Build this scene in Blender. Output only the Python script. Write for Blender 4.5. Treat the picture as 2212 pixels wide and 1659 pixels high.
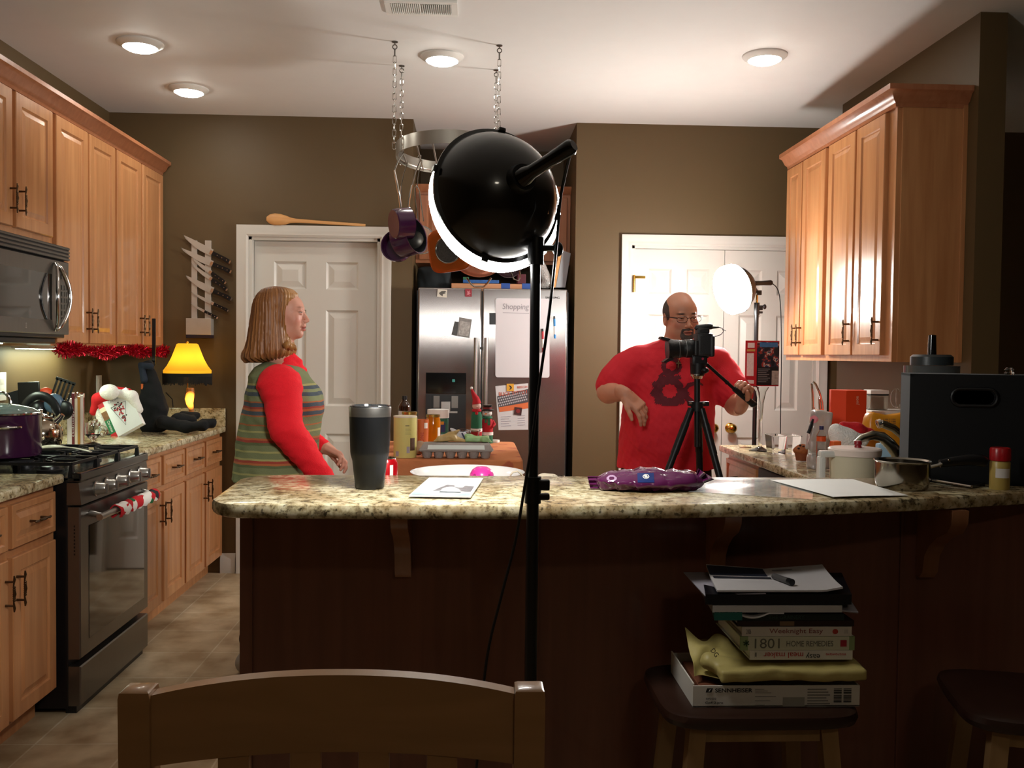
import bpy, bmesh, math, random
import numpy as np
from mathutils import Vector, Matrix
from mathutils.bvhtree import BVHTree
random.seed(7)
for o in list(bpy.data.objects): bpy.data.objects.remove(o)
SC = bpy.context.scene
COL = SC.collection
# ---------------------------------------------------------------- camera
PW, PH, FPX = 2212, 1659, 2000.0
CZ = 1.35
_d = Vector((1020-PW/2, PH/2-765, -FPX)).normalized()
_u = Vector((0.010, 1, 0)); _u = (_u-_u.dot(_d)*_d).normalized()
_x = _d.cross(_u)
# world = R @ cam
R3 = Matrix((_x, _d, _u))
cam = bpy.data.objects.new('camera', bpy.data.cameras.new('camera')); COL.objects.link(cam)
cam.data.sensor_width = 36; cam.data.lens = FPX*36/PW; cam.data.clip_start = .05; cam.data.clip_end = 60
cam.matrix_world = Matrix.Translation((0, 0, CZ)) @ R3.to_4x4()
SC.camera = cam
def W(px, py, X=None, Y=None, Z=None):
    "world point seen at a photo pixel, on the plane X=, Y= or Z="
    r = R3 @ Vector((px-PW/2, PH/2-py, -FPX))
    if Y is not None: t = Y/r.y
    elif X is not None: t = X/r.x
    else: t = (Z-CZ)/r.z
    return Vector((0, 0, CZ))+r*t
# ---------------------------------------------------------------- world, exposure
w = bpy.data.worlds.new('night'); SC.world = w; w.use_nodes = True
w.node_tree.nodes['Background'].inputs[0].default_value = (.02, .018, .016, 1)
w.node_tree.nodes['Background'].inputs[1].default_value = .1
SC.view_settings.view_transform = 'Standard'; SC.view_settings.look = 'None'
SC.view_settings.exposure = 0.22; SC.view_settings.gamma = 1; SC.view_settings.use_curve_mapping = False
# strengths of the light sources of the place
L_CEIL, L_DISH, L_DISH2, L_UNDER, L_LAMP = 56.0, 90.0, 160.0, 34.0, 26.0
# ---------------------------------------------------------------- materials
def lin(c):
    if isinstance(c, str): c = tuple(int(c[i:i+2], 16) for i in (0, 2, 4))
    return tuple(((x/255)/12.92 if x/255 <= .04045 else ((x/255+.055)/1.055)**2.4) for x in c)+(1,)
_M = {}
def mat(name, col='808080', rough=.5, metal=0, var=.08, scale=12, stretch=None, emis=0, trans=0, alpha=1, coat=0, bump=0, bscale=60, ior=1.45, spec=None, attr=False, sss=0):
    if name in _M: return _M[name]
    m = bpy.data.materials.new(name); m.use_nodes = True; nt = m.node_tree; N = nt.nodes; L = nt.links
    p = N['Principled BSDF']; c = lin(col)
    p.inputs['Roughness'].default_value = rough; p.inputs['Metallic'].default_value = metal
    p.inputs['IOR'].default_value = ior
    if trans: p.inputs['Transmission Weight'].default_value = trans
    if alpha < 1: p.inputs['Alpha'].default_value = alpha
    if coat: p.inputs['Coat Weight'].default_value = coat; p.inputs['Coat Roughness'].default_value = .08
    if spec is not None: p.inputs['Specular IOR Level'].default_value = spec
    if sss: p.inputs['Subsurface Weight'].default_value = sss; p.inputs['Subsurface Radius'].default_value = (.02, .008, .005)
    tc = N.new('ShaderNodeTexCoord'); mp = N.new('ShaderNodeMapping'); L.new(tc.outputs['Object'], mp.inputs[0])
    if stretch: mp.inputs['Scale'].default_value = stretch
    nz = N.new('ShaderNodeTexNoise'); nz.inputs['Scale'].default_value = scale; nz.inputs['Detail'].default_value = 3
    L.new(mp.outputs[0], nz.inputs[0])
    mx = N.new('ShaderNodeMix'); mx.data_type = 'RGBA'
    L.new(nz.outputs[0], mx.inputs[0])
    mx.inputs[6].default_value = tuple(min(1, x*(1-var)) for x in c[:3])+(1,)
    mx.inputs[7].default_value = tuple(min(1, x*(1+var)) for x in c[:3])+(1,)
    if attr:
        at = N.new('ShaderNodeAttribute'); at.attribute_name = 'Col'
        L.new(at.outputs['Color'], mx.inputs[6]); 
        m2 = N.new('ShaderNodeMix'); m2.data_type = 'RGBA'; m2.blend_type = 'MULTIPLY'; m2.inputs[0].default_value = 1
        L.new(at.outputs['Color'], m2.inputs[6]); m2.inputs[7].default_value = (1-var, 1-var, 1-var, 1)
        L.new(m2.outputs[2], mx.inputs[7])
    L.new(mx.outputs[2], p.inputs['Base Color'])
    if emis:
        L.new(mx.outputs[2], p.inputs['Emission Color']); p.inputs['Emission Strength'].default_value = emis
    if bump:
        n2 = N.new('ShaderNodeTexNoise'); n2.inputs['Scale'].default_value = bscale; n2.inputs['Detail'].default_value = 4
        L.new(mp.outputs[0], n2.inputs[0])
        bp = N.new('ShaderNodeBump'); bp.inputs['Strength'].default_value = bump; bp.inputs['Distance'].default_value = .01
        L.new(n2.outputs[0], bp.inputs['Height']); L.new(bp.outputs[0], p.inputs['Normal'])
    _M[name] = m; m['p'] = 1
    return m
def nodes(m): return m.node_tree.nodes, m.node_tree.links, m.node_tree.nodes['Principled BSDF']
def ramp(N, stops, const=False):
    r = N.new('ShaderNodeValToRGB'); e = r.color_ramp.elements
    if const: r.color_ramp.interpolation = 'CONSTANT'
    e[0].position = stops[0][0]; e[0].color = lin(stops[0][1]); e[1].position = stops[1][0]; e[1].color = lin(stops[1][1])
    for s in stops[2:]:
        k = e.new(s[0]); k.color = lin(s[1])
    return r
def granite():
    m = mat('granite', 'b5a888', .17, spec=.35); N, L, p = nodes(m)
    tc = N.new('ShaderNodeTexCoord')
    n1 = N.new('ShaderNodeTexNoise'); n1.inputs['Scale'].default_value = 40; n1.inputs['Detail'].default_value = 6; n1.inputs['Roughness'].default_value = .65
    r1 = ramp(N, [(.26, '33291f'), (.37, '7a6b50'), (.44, 'ab9d78'), (.54, 'cdc2a0'), (.72, 'ded7bd')])
    n2 = N.new('ShaderNodeTexNoise'); n2.inputs['Scale'].default_value = 95; n2.inputs['Detail'].default_value = 3
    r2 = ramp(N, [(.33, '2a221c'), (.43, 'ffffff')])
    n3 = N.new('ShaderNodeTexNoise'); n3.inputs['Scale'].default_value = 9; n3.inputs['Detail'].default_value = 4
    r3 = ramp(N, [(.38, 'b08a5c'), (.55, 'ffffff')])
    for n in (n1, n2, n3): L.new(tc.outputs['Object'], n.inputs[0])
    L.new(n1.outputs[0], r1.inputs[0]); L.new(n2.outputs[0], r2.inputs[0]); L.new(n3.outputs[0], r3.inputs[0])
    a = N.new('ShaderNodeMix'); a.data_type = 'RGBA'; a.blend_type = 'MULTIPLY'; a.inputs[0].default_value = .75
    L.new(r1.outputs[0], a.inputs[6]); L.new(r2.outputs[0], a.inputs[7])
    b = N.new('ShaderNodeMix'); b.data_type = 'RGBA'; b.blend_type = 'MULTIPLY'; b.inputs[0].default_value = .6
    L.new(a.outputs[2], b.inputs[6]); L.new(r3.outputs[0], b.inputs[7]); L.new(b.outputs[2], p.inputs['Base Color'])
    return m
def wood(name, c1, c2, rough=.3, st=(18, 18, 1.2), coat=.25):
    m = mat(name, c1, rough, coat=coat); N, L, p = nodes(m)
    tc = N.new('ShaderNodeTexCoord'); mp = N.new('ShaderNodeMapping'); mp.inputs['Scale'].default_value = st
    n1 = N.new('ShaderNodeTexNoise'); n1.inputs['Scale'].default_value = 1.6; n1.inputs['Detail'].default_value = 5; n1.inputs['Distortion'].default_value = .6
    L.new(tc.outputs['Object'], mp.inputs[0]); L.new(mp.outputs[0], n1.inputs[0])
    r = ramp(N, [(.3, c1), (.7, c2)]); L.new(n1.outputs[0], r.inputs[0]); L.new(r.outputs[0], p.inputs['Base Color'])
    return m
def tiles():
    m = mat('floor_tile', 'a8967a', .45); N, L, p = nodes(m)
    tc = N.new('ShaderNodeTexCoord'); mp = N.new('ShaderNodeMapping'); L.new(tc.outputs['Object'], mp.inputs[0])
    S = .325; mp.inputs['Location'].default_value = (1.48+S*20, -3.19+S*40, 0)
    bt = N.new('ShaderNodeTexBrick'); bt.offset = 0; bt.squash = 1
    bt.inputs['Scale'].default_value = 1; bt.inputs['Brick Width'].default_value = S; bt.inputs['Row Height'].default_value = S
    bt.inputs['Mortar Size'].default_value = .004; bt.inputs['Mortar Smooth'].default_value = .3
    bt.inputs['Color1'].default_value = lin('c8b596'); bt.inputs['Color2'].default_value = lin('bba888'); bt.inputs['Mortar'].default_value = lin('d6ccb4')
    L.new(mp.outputs[0], bt.inputs[0])
    n = N.new('ShaderNodeTexNoise'); n.inputs['Scale'].default_value = 6; n.inputs['Detail'].default_value = 6; L.new(tc.outputs['Object'], n.inputs[0])
    r = ramp(N, [(.35, 'b8a690'), (.65, 'ffffff')]); L.new(n.outputs[0], r.inputs[0])
    a = N.new('ShaderNodeMix'); a.data_type = 'RGBA'; a.blend_type = 'MULTIPLY'; a.inputs[0].default_value = .8
    L.new(bt.outputs[0], a.inputs[6]); L.new(r.outputs[0], a.inputs[7]); L.new(a.outputs[2], p.inputs['Base Color'])
    return m
def bands(name, stops, axis=2, period=None, rough=.8, noise=.0, nscale=40, extra=None):
    "stripes along an object axis: stops = [(pos, colour)...] positions in metres from first to last"
    m = mat(name, '808080', rough); N, L, p = nodes(m)
    tc = N.new('ShaderNodeTexCoord'); sp = N.new('ShaderNodeSeparateXYZ'); L.new(tc.outputs['Object'], sp.inputs[0])
    z0, z1 = stops[0][0], stops[-1][0]
    src = sp.outputs[axis]
    if noise:
        nz = N.new('ShaderNodeTexNoise'); nz.inputs['Scale'].default_value = nscale; L.new(tc.outputs['Object'], nz.inputs[0])
        ma = N.new('ShaderNodeMath'); ma.operation = 'MULTIPLY_ADD'; ma.inputs[1].default_value = noise; L.new(nz.outputs[0], ma.inputs[0]); L.new(src, ma.inputs[2]); src = ma.outputs[0]
    mr = N.new('ShaderNodeMapRange'); mr.inputs[1].default_value = z0; mr.inputs[2].default_value = z1
    L.new(src, mr.inputs[0])
    st = [((s[0]-z0)/(z1-z0), s[1]) for s in stops]
    r = ramp(N, st[:2], True)
    for s in st[2:]:
        if len(r.color_ramp.elements) < 32: k = r.color_ramp.elements.new(s[0]); k.color = lin(s[1])
    L.new(mr.outputs[0], r.inputs[0]); L.new(r.outputs[0], p.inputs['Base Color'])
    return m
GRAN = granite()
MAPLE = wood('maple_wood', 'ac7348', 'c28a5c')
MAPLE2 = wood('maple_crown', '9b6040', 'ae7250')
CHERRY = wood('dark_cherry_panel', '6c4234', '7a4c3c', .35)
CHAIRW = wood('brown_chair_wood', '90683f', 'a1754a', .35, (2, 18, 18))
PALEW = wood('pale_wood', 'c98f55', 'd9a368', .5, (2, 18, 18), 0)
WALL = mat('olive_wall_paint', '5c492d', .55, var=.03, bump=.04, bscale=300)
CEIL = mat('ceiling_paint', 'e3e1de', .7, var=.02, bump=.03, bscale=200)
TRIM = mat('white_trim_paint', 'd0ccc4', .32, var=.02)
TILE = tiles()
STEEL = mat('brushed_steel', 'a8a5a0', .3, .95, var=.1, scale=3, stretch=(1, 1, 60))
STEELD = mat('dark_steel', '77736e', .3, .95, var=.1, scale=3, stretch=(1, 60, 1))
FRST = mat('fridge_steel', '9b9694', .34, .9, var=.04, scale=3, stretch=(60, 1, 1))
N, L, p_ = nodes(FRST); p_.inputs['Anisotropic'].default_value = 1; p_.inputs['Roughness'].default_value = .24; tg = N.new('ShaderNodeCombineXYZ'); tg.inputs[0].default_value = 1; L.new(tg.outputs[0], p_.inputs['Tangent'])
KNIFE = mat('knife_steel', 'c9c5bd', .38, .55, var=.08, scale=20)
CHROME = mat('chrome', 'd5d3cf', .12, 1, var=.03)
BLACK = mat('black_plastic', '0e0e10', .35, var=.1)
BLACKG = mat('black_gloss', '08090b', .09, var=.1, coat=.5)
IRON = mat('cast_iron', '17171a', .45, .3, var=.2)
BRASSD = mat('antique_brass', '5a4632', .3, .9, var=.25, scale=150)
BRASS = mat('polished_brass', 'c79a45', .18, 1, var=.1)
GLASS = mat('clear_glass', 'f4f7f6', .03, trans=1, var=.01)
PLAST = mat('clear_plastic', 'f4f5f5', .03, trans=1, var=.01, ior=1.12)
DGLASS = mat('dark_glass', '0a0d0e', .04, var=.1, coat=1)
WHITE = mat('white_plastic', 'e8e6e0', .35, var=.03)
PAPER = mat('white_paper', 'eeeeea', .7, var=.03)
RED = mat('red_plush', 'c01820', .9, var=.2, scale=60, bump=.3)
FUR = mat('white_plush', 'f0eeea', .95, var=.06, scale=90, bump=.8, bscale=150)
# ---------------------------------------------------------------- mesh builder
class B:
    def __init__(s): s.bm = bmesh.new(); s.bm.faces.layers.int.new('fl')
    def _m(s, fs, m):
        for f in fs: f.material_index = m
    def box(s, c, d, m=0, bev=0, R=None):
        M = Matrix.Translation(c) @ (R.to_4x4() if R else Matrix()) @ Matrix.Diagonal((d[0], d[1], d[2], 1))
        r = bmesh.ops.create_cube(s.bm, size=1, matrix=M); vs = r['verts']
        fs = set(f for v in vs for f in v.link_faces)
        s._m(fs, m)
        if bev:
            es = set(e for v in vs for e in v.link_edges)
            q = bmesh.ops.bevel(s.bm, geom=list(es), offset=min(bev, min(abs(x) for x in d)*.45), segments=2, affect='EDGES', profile=.6)
            s._m(q['faces'], m); fl = s.bm.faces.layers.int['fl']; bf = set(q['faces'])
            for v in q['verts']:
                for f in v.link_faces:
                    if f not in bf: f[fl] = 1; f.material_index = m
        return s
    def bx(s, x0, x1, y0, y1, z0, z1, m=0, bev=0):
        return s.box(((x0+x1)/2, (y0+y1)/2, (z0+z1)/2), (abs(x1-x0), abs(y1-y0), abs(z1-z0)), m, bev)
    def poly(s, V, F, m=0, M=None):
        vs = [s.bm.verts.new((M @ Vector(v)) if M else v) for v in V]; out = []
        for f in F:
            try: k = s.bm.faces.new([vs[i] for i in f]); k.material_index = m; out.append(k)
            except ValueError: pass
        return out
    def rings(s, R_, m=0, M=None, closed=True, cap0=True, cap1=True, ms=None):
        n = len(R_[0]); V = [p for r in R_ for p in r]; F = []
        vs = [s.bm.verts.new((M @ Vector(v)) if M else Vector(v)) for v in V]
        for i in range(len(R_)-1):
            mm = ms[i] if ms else m
            for j in range(n if closed else n-1):
                a, b = i*n+j, i*n+(j+1) % n
                try: f = s.bm.faces.new((vs[a], vs[b], vs[b+n], vs[a+n])); f.material_index = mm
                except ValueError: pass
        if closed and cap0:
            try: s.bm.faces.new(vs[:n][::-1]).material_index = ms[0] if ms else m
            except ValueError: pass
        if closed and cap1:
            try: s.bm.faces.new(vs[-n:]).material_index = ms[-1] if ms else m
            except ValueError: pass
        return s
    def lathe(s, prof, c=(0, 0, 0), seg=24, m=0, M=None, sx=1, sy=1, ms=None, cap0=True, cap1=True):
        T = (M or Matrix.Translation(c)); R_ = []
        for r, z in prof:
            r = max(r, 1e-4)
            R_.append([(r*sx*math.cos(2*math.pi*k/seg), r*sy*math.sin(2*math.pi*k/seg), z) for k in range(seg)])
        return s.rings(R_, m, T, ms=ms, cap0=cap0, cap1=cap1)
    def cyl(s, p0, p1, r0, r1=None, seg=16, m=0):
        return s.tube([p0, p1], [r0, r0 if r1 is None else r1], seg, m)
    def tube(s, P, r, seg=10, m=0, closed=False, flat=None):
        P = [Vector(p) for p in P]; n = len(P)
        rr = r if isinstance(r, (list, tuple)) else [r]*n
        T = []
        for i in range(n):
            a = P[(i-1) % n] if (closed or i > 0) else P[i]; b = P[(i+1) % n] if (closed or i < n-1) else P[i]
            t = (b-a); T.append(t.normalized() if t.length > 1e-9 else Vector((0, 0, 1)))
        up = Vector((0, 0, 1)) if abs(T[0].z) < .9 else Vector((0, 1, 0))
        x = T[0].cross(up).normalized(); R_ = []
        for i in range(n):
            x = (x-x.dot(T[i])*T[i]).normalized(); y = T[i].cross(x)
            fx, fy = flat if flat else (1, 1)
            R_.append([P[i]+(x*math.cos(2*math.pi*k/seg)*fx+y*math.sin(2*math.pi*k/seg)*fy)*rr[i] for k in range(seg)])
        if closed: R_.append(R_[0]); return s.rings(R_, m, cap0=False, cap1=False)
        return s.rings(R_, m)
    def prism(s, pts, w0, w1, M=None, m=0, m1=None):
        n = len(pts); a = [(p[0], p[1], w0) for p in pts]; b = [(p[0], p[1], w1) for p in pts]
        vs = [s.bm.verts.new((M @ Vector(v)) if M else v) for v in a+b]
        for i in range(n):
            j = (i+1) % n
            f = s.bm.faces.new((vs[i], vs[j], vs[j+n], vs[i+n])); f.material_index = m
        f = s.bm.faces.new(vs[:n][::-1]); f.material_index = m
        f = s.bm.faces.new(vs[n:]); f.material_index = m if m1 is None else m1
        return s
    def sph(s, c, r, seg=16, rg=10, m=0, R=None):
        if not isinstance(r, (tuple, list)): r = (r, r, r)
        M = Matrix.Translation(c) @ (R.to_4x4() if R else Matrix()) @ Matrix.Diagonal((*r, 1))
        q = bmesh.ops.create_uvsphere(s.bm, u_segments=seg, v_segments=rg, radius=1, matrix=M)
        s._m(set(f for v in q['verts'] for f in v.link_faces), m)
        return s
    def grid(s, fn, nu, nv, m=0, thick=0):
        V = [[Vector(fn(i/nu, j/nv)) for j in range(nv+1)] for i in range(nu+1)]
        vs = [[s.bm.verts.new(p) for p in r] for r in V]
        fs = []
        for i in range(nu):
            for j in range(nv):
                f = s.bm.faces.new((vs[i][j], vs[i+1][j], vs[i+1][j+1], vs[i][j+1])); f.material_index = m; fs.append(f)
        if thick:
            s.bm.normal_update()
            bmesh.ops.solidify(s.bm, geom=fs, thickness=thick)
        return s
    def xf(s, M): s.bm.transform(M); return s
    def build(s, name, mats, parent=None, world=False, ang=38, recalc=True):
        if recalc: bmesh.ops.recalc_face_normals(s.bm, faces=s.bm.faces)
        if world and parent is not None:
            s.bm.transform(parent_world(parent).inverted())
        fl = s.bm.faces.layers.int.get('fl'); flat = [bool(fl and f[fl]) for f in s.bm.faces]
        if name in ('door', 'drawer', 'oven_door', 'control_panel', 'door_1', 'door_2', 'door_3'): ang = 11
        me = bpy.data.meshes.new(name); s.bm.to_mesh(me); s.bm.free()
        for mm in (mats if isinstance(mats, (list, tuple)) else [mats]): me.materials.append(mm)
        for p in me.polygons: p.use_smooth = not flat[p.index]
        me.set_sharp_from_angle(angle=math.radians(ang))
        if any(flat): me.polygons.foreach_set('use_smooth', [not q for q in flat])
        at = me.attributes.get('fl')
        if at: me.attributes.remove(at)
        o = bpy.data.objects.new(name, me); COL.objects.link(o)
        if parent is not None: o.parent = parent
        return o
def parent_world(o):
    M = Matrix.Translation(o.location) @ o.rotation_euler.to_matrix().to_4x4()
    return parent_world(o.parent) @ M if o.parent else M
def tag(o, label=None, cat=None, group=None, kind=None):
    if label: o['label'] = label
    if cat: o['category'] = cat
    if group: o['group'] = group
    if kind: o['kind'] = kind
    return o
def thing(name, label, cat, loc=(0, 0, 0), rz=0, group=None):
    o = bpy.data.objects.new(name, None); COL.objects.link(o); o.empty_display_size = .05
    o.location = loc; o.rotation_euler = (0, 0, rz); return tag(o, label, cat, group)
def one(name, b, m, label, cat, loc=None, rz=0, group=None, world=False, ang=38):
    "single-mesh thing; world=True: geometry given in world coordinates, origin moved to loc"
    if world and loc is not None: b.bm.transform(Matrix.Translation(loc).inverted())
    o = b.build(name, m, ang=ang)
    if loc is not None: o.location = loc
    o.rotation_euler = (0, 0, rz)
    return tag(o, label, cat, group)
def struct(name, b, m, ang=38):
    o = b.build(name, m, ang=ang); o['kind'] = 'structure'; return o
def dup(root, loc, rz=None, label=None, group=None):
    def cp(o, par):
        c = o.copy(); COL.objects.link(c)
        if par is not None: c.parent = par
        for ch in list(o.children): cp(ch, c)
        return c
    r = cp(root, None); r.location = loc
    if rz is not None: r.rotation_euler = (0, 0, rz)
    if label: r['label'] = label
    if group: r['group'] = group
    return r
def FY(X, s):  # u->Y v->Z w-> outward along s*X
    return Matrix(((0, 0, s, X), (1, 0, 0, 0), (0, 1, 0, 0), (0, 0, 0, 1)))
def FX(Y, s=-1):   # u->X v->Z w-> towards the camera
    return Matrix(((1, 0, 0, 0), (0, 0, s, Y), (0, 1, 0, 0), (0, 0, 0, 1)))
def rect(u0, u1, v0, v1, w): return [(u0, v0, w), (u1, v0, w), (u1, v1, w), (u0, v1, w)]
def prof_panel(b, M, u0, u1, v0, v1, prof, m=0):
    b.rings([rect(u0+i, u1-i, v0+i, v1-i, w) for i, w in prof], m, M)
def raised(b, M, u0, u1, v0, v1, t=.02, fr=.05, m=0):
    fr = min(fr, (u1-u0)*.24, (v1-v0)*.24)
    prof_panel(b, M, u0, u1, v0, v1, [(0, 0), (0, t-.003), (.003, t), (fr, t), (fr+.004, t-.007), (fr+.010, t-.007), (fr+.03, t-.001), (fr+.033, t-.001)], m)
def pull(b, M, u, v, vert=True, L=.095, out=.028):
    def P(a, w): return M @ Vector((u, v+a, w) if vert else (u+a, v, w))
    h = L/2
    b.tube([P(-h-.012, out), P(-h, out+.001), P(-h*.55, out-.002), P(0, out+.002), P(h*.55, out-.002), P(h, out+.001), P(h+.012, out)], [.0022, .0045, .0026, .0055, .0026, .0045, .0022], 8)
    for a in (-h*.82, h*.82): b.tube([P(a, 0), P(a, out)], [.0045, .0035], 8)
    for k in range(7):
        a = -h*.45+h*.9*k/6; q = P(a, out); b.sph(q, .0052, 8, 6)
_txt = {}
def text(s_, M, width=None, height=None, m=None, parent=None, name='lettering', ext=.0003, world=True, shear=0, spacing=1, bold=0):
    cu = bpy.data.curves.new('t', 'FONT'); cu.body = s_; cu.align_x = 'LEFT'; cu.extrude = 0; cu.shear = shear; cu.space_character = spacing; cu.offset = bold
    cu.resolution_u = 3
    o = bpy.data.objects.new('t', cu); COL.objects.link(o); bpy.context.view_layer.update()
    me = bpy.data.meshes.new_from_object(o.evaluated_get(bpy.context.evaluated_depsgraph_get()))
    bpy.data.objects.remove(o); bpy.data.curves.remove(cu)
    bm = bmesh.new(); bm.from_mesh(me); bpy.data.meshes.remove(me)
    xs = [v.co.x for v in bm.verts]; ys = [v.co.y for v in bm.verts]
    if not xs: bm.free(); return None
    x0, x1, y0, y1 = min(xs), max(xs), min(ys), max(ys)
    kx = (width/(x1-x0)) if width else None; ky = (height/(y1-y0)) if height else None
    kx = kx or ky; ky = ky or kx
    bm.transform(Matrix.Diagonal((kx, ky, 1, 1)) @ Matrix.Translation((-(x0+x1)/2, -(y0+y1)/2, 0)))
    r = bmesh.ops.extrude_face_region(bm, geom=bm.faces[:]); bmesh.ops.translate(bm, verts=[g for g in r['geom'] if isinstance(g, bmesh.types.BMVert)], vec=(0, 0, ext))
    bm.transform(M)
    b = B(); b.bm.free(); b.bm = bm
    return b.build(name, m, parent, world=world and parent is not None)
RX90 = Matrix.Rotation(math.pi/2, 4, 'X')
def TX(p): return Matrix.Translation(p) @ RX90       # text facing the camera (towards -Y)
# ---------------------------------------------------------------- implicit surfaces for soft shapes
def surfnet(F, o, h):
    nx, ny, nz = F.shape; S = F < 0
    C = [(i, j, k) for i in (0, 1) for j in (0, 1) for k in (0, 1)]
    def sl(c): return (slice(c[0], nx-1+c[0]), slice(c[1], ny-1+c[1]), slice(c[2], nz-1+c[2]))
    an = np.zeros((nx-1, ny-1, nz-1), bool); al = np.ones_like(an)
    for c in C: an |= S[sl(c)]; al &= S[sl(c)]
    act = an & ~al; idx = -np.ones(act.shape, np.int32); ii = np.argwhere(act); idx[act] = np.arange(len(ii))
    G = {c: F[ii[:, 0]+c[0], ii[:, 1]+c[1], ii[:, 2]+c[2]] for c in C}
    acc = np.zeros((len(ii), 3)); cnt = np.zeros(len(ii))
    for a in C:
        for d in range(3):
            if a[d]: continue
            b = list(a); b[d] = 1; fa, fb = G[a], G[tuple(b)]
            mk = (fa < 0) != (fb < 0); t = np.where(mk, fa/np.where(mk, fa-fb, 1), 0)
            for e in range(3): acc[:, e] += np.where(mk, a[e]+(t if e == d else 0), 0)
            cnt += mk
    V = (ii+acc/cnt[:, None])*h+np.array(o)
    Fs = []
    for d in range(3):
        a = [slice(None)]*3; b = [slice(None)]*3; a[d] = slice(0, -1); b[d] = slice(1, None)
        ch = S[tuple(a)] != S[tuple(b)]; q = np.argwhere(ch); sg = S[tuple(a)][ch]
        e, f = (d+1) % 3, (d+2) % 3
        ok = (q[:, e] > 0) & (q[:, f] > 0) & (q[:, e] < F.shape[e]-1) & (q[:, f] < F.shape[f]-1)
        q = q[ok]; sg = sg[ok]
        def g(de, df):
            r = q.copy(); r[:, e] += de; r[:, f] += df; return idx[r[:, 0], r[:, 1], r[:, 2]]
        Q = np.stack([g(-1, -1), g(0, -1), g(0, 0), g(-1, 0)], 1)
        Q[~sg] = Q[~sg][:, ::-1]; Fs.append(Q)
    return V, np.concatenate(Fs)
def rotm(ax, ang): return Matrix.Rotation(math.radians(ang), 3, ax)
def sdf(prims, vox=.006, k=.015):
    """prims: ('e',c,r[,R]) ellipsoid ('c',p,q,r0,r1) round cone ('b',c,half,rnd[,R]) box ('t',sections[(z,cx,cy,rx,ry)]) stack
       a leading '-' in the kind subtracts; a trailing dict {'k':..} sets its blend"""
    lo = np.array([1e9]*3); hi = -lo
    def ext(c, r):
        nonlocal lo, hi
        lo = np.minimum(lo, np.array(c)-r); hi = np.maximum(hi, np.array(c)+r)
    for p in prims:
        t = p[0]
        if t[0] == '-': continue
        if t == 'e': ext(p[1], max(p[2]))
        elif t == 'c': ext(p[1], p[3]); ext(p[2], p[4])
        elif t == 'b': ext(p[1], math.sqrt(sum(x*x for x in p[2]))+p[3])
        elif t == 't':
            for z, cx, cy, rx, ry in p[1]: ext((cx, cy, z), np.array((rx, ry, .005)))
    lo -= vox*3+k*.4; hi += vox*3+k*.4
    n = np.ceil((hi-lo)/vox).astype(int)+1
    AX = [(lo[i]+np.arange(n[i])*vox).astype(np.float32) for i in range(3)]
    FF = np.full(tuple(n), 1e3, np.float32)
    for p in prims:
        t = p[0]; sub = t[0] == '-'; t = t.lstrip('-'); kk = k
        if isinstance(p[-1], dict): kk = p[-1].get('k', k); p = p[:-1]
        if t == 'e': bl = np.array(p[1])-max(p[2]); bh = np.array(p[1])+max(p[2])
        elif t == 'c': bl = np.minimum(np.array(p[1])-p[3], np.array(p[2])-p[4]); bh = np.maximum(np.array(p[1])+p[3], np.array(p[2])+p[4])
        elif t == 'b': rr_ = math.sqrt(sum(x*x for x in p[2]))+p[3]; bl = np.array(p[1])-rr_; bh = np.array(p[1])+rr_
        else: bl = np.min([(q[1]-q[3], q[2]-q[4], q[0]) for q in p[1]], 0); bh = np.max([(q[1]+q[3], q[2]+q[4], q[0]) for q in p[1]], 0)
        pad = kk+vox*4; i0 = np.clip(((bl-pad-lo)/vox).astype(int), 0, n-1); i1 = np.clip(((bh+pad-lo)/vox).astype(int)+2, 1, n)
        SL = tuple(slice(int(i0[i]), int(i1[i])) for i in range(3)); X, Y, Z = AX[0][SL[0]][:, None, None], AX[1][SL[1]][None, :, None], AX[2][SL[2]][None, None, :]
        F = FF[SL]
        if t in 'eb':
            c = p[1]; Rm = p[-1] if isinstance(p[-1], Matrix) else None
            x, y, z = X-c[0], Y-c[1], Z-c[2]
            if Rm is not None:
                Q = Rm.transposed(); x, y, z = [Q[i][0]*x+Q[i][1]*y+Q[i][2]*z for i in range(3)]
            if t == 'e':
                r = p[2]; a = (x/r[0])**2+(y/r[1])**2+(z/r[2])**2; b = (x/r[0]**2)**2+(y/r[1]**2)**2+(z/r[2]**2)**2
                k0 = np.sqrt(a); d = k0*(k0-1)/np.sqrt(b+1e-9)
            else:
                h = p[2]; qx, qy, qz = np.abs(x)-h[0], np.abs(y)-h[1], np.abs(z)-h[2]
                d = np.sqrt(np.maximum(qx, 0)**2+np.maximum(qy, 0)**2+np.maximum(qz, 0)**2)+np.minimum(np.maximum(qx, np.maximum(qy, qz)), 0)-p[3]
        elif t == 'c':
            a = Vector(p[1]); ab = Vector(p[2])-a; L2 = max(ab.length_squared, 1e-9)
            x, y, z = X-a.x, Y-a.y, Z-a.z
            tt = np.clip((x*ab.x+y*ab.y+z*ab.z)/L2, 0, 1)
            d = np.sqrt((x-tt*ab.x)**2+(y-tt*ab.y)**2+(z-tt*ab.z)**2)-(p[3]+(p[4]-p[3])*tt)
        elif t == 't':
            s_ = sorted(p[1]); zs = [q[0] for q in s_]; zz = np.clip(Z, zs[0], zs[-1])
            cx, cy, rx, ry = [np.interp(zz.ravel(), zs, [q[i] for q in s_]).reshape(Z.shape).astype(np.float32) for i in (1, 2, 3, 4)]
            q = np.sqrt(((X-cx)/rx)**2+((Y-cy)/ry)**2); d = (q-1)*np.minimum(rx, ry)
            dz = np.abs(Z-(zs[0]+zs[-1])/2)-(zs[-1]-zs[0])/2
            d = np.maximum(d, dz)
        d = d.astype(np.float32)
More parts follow.
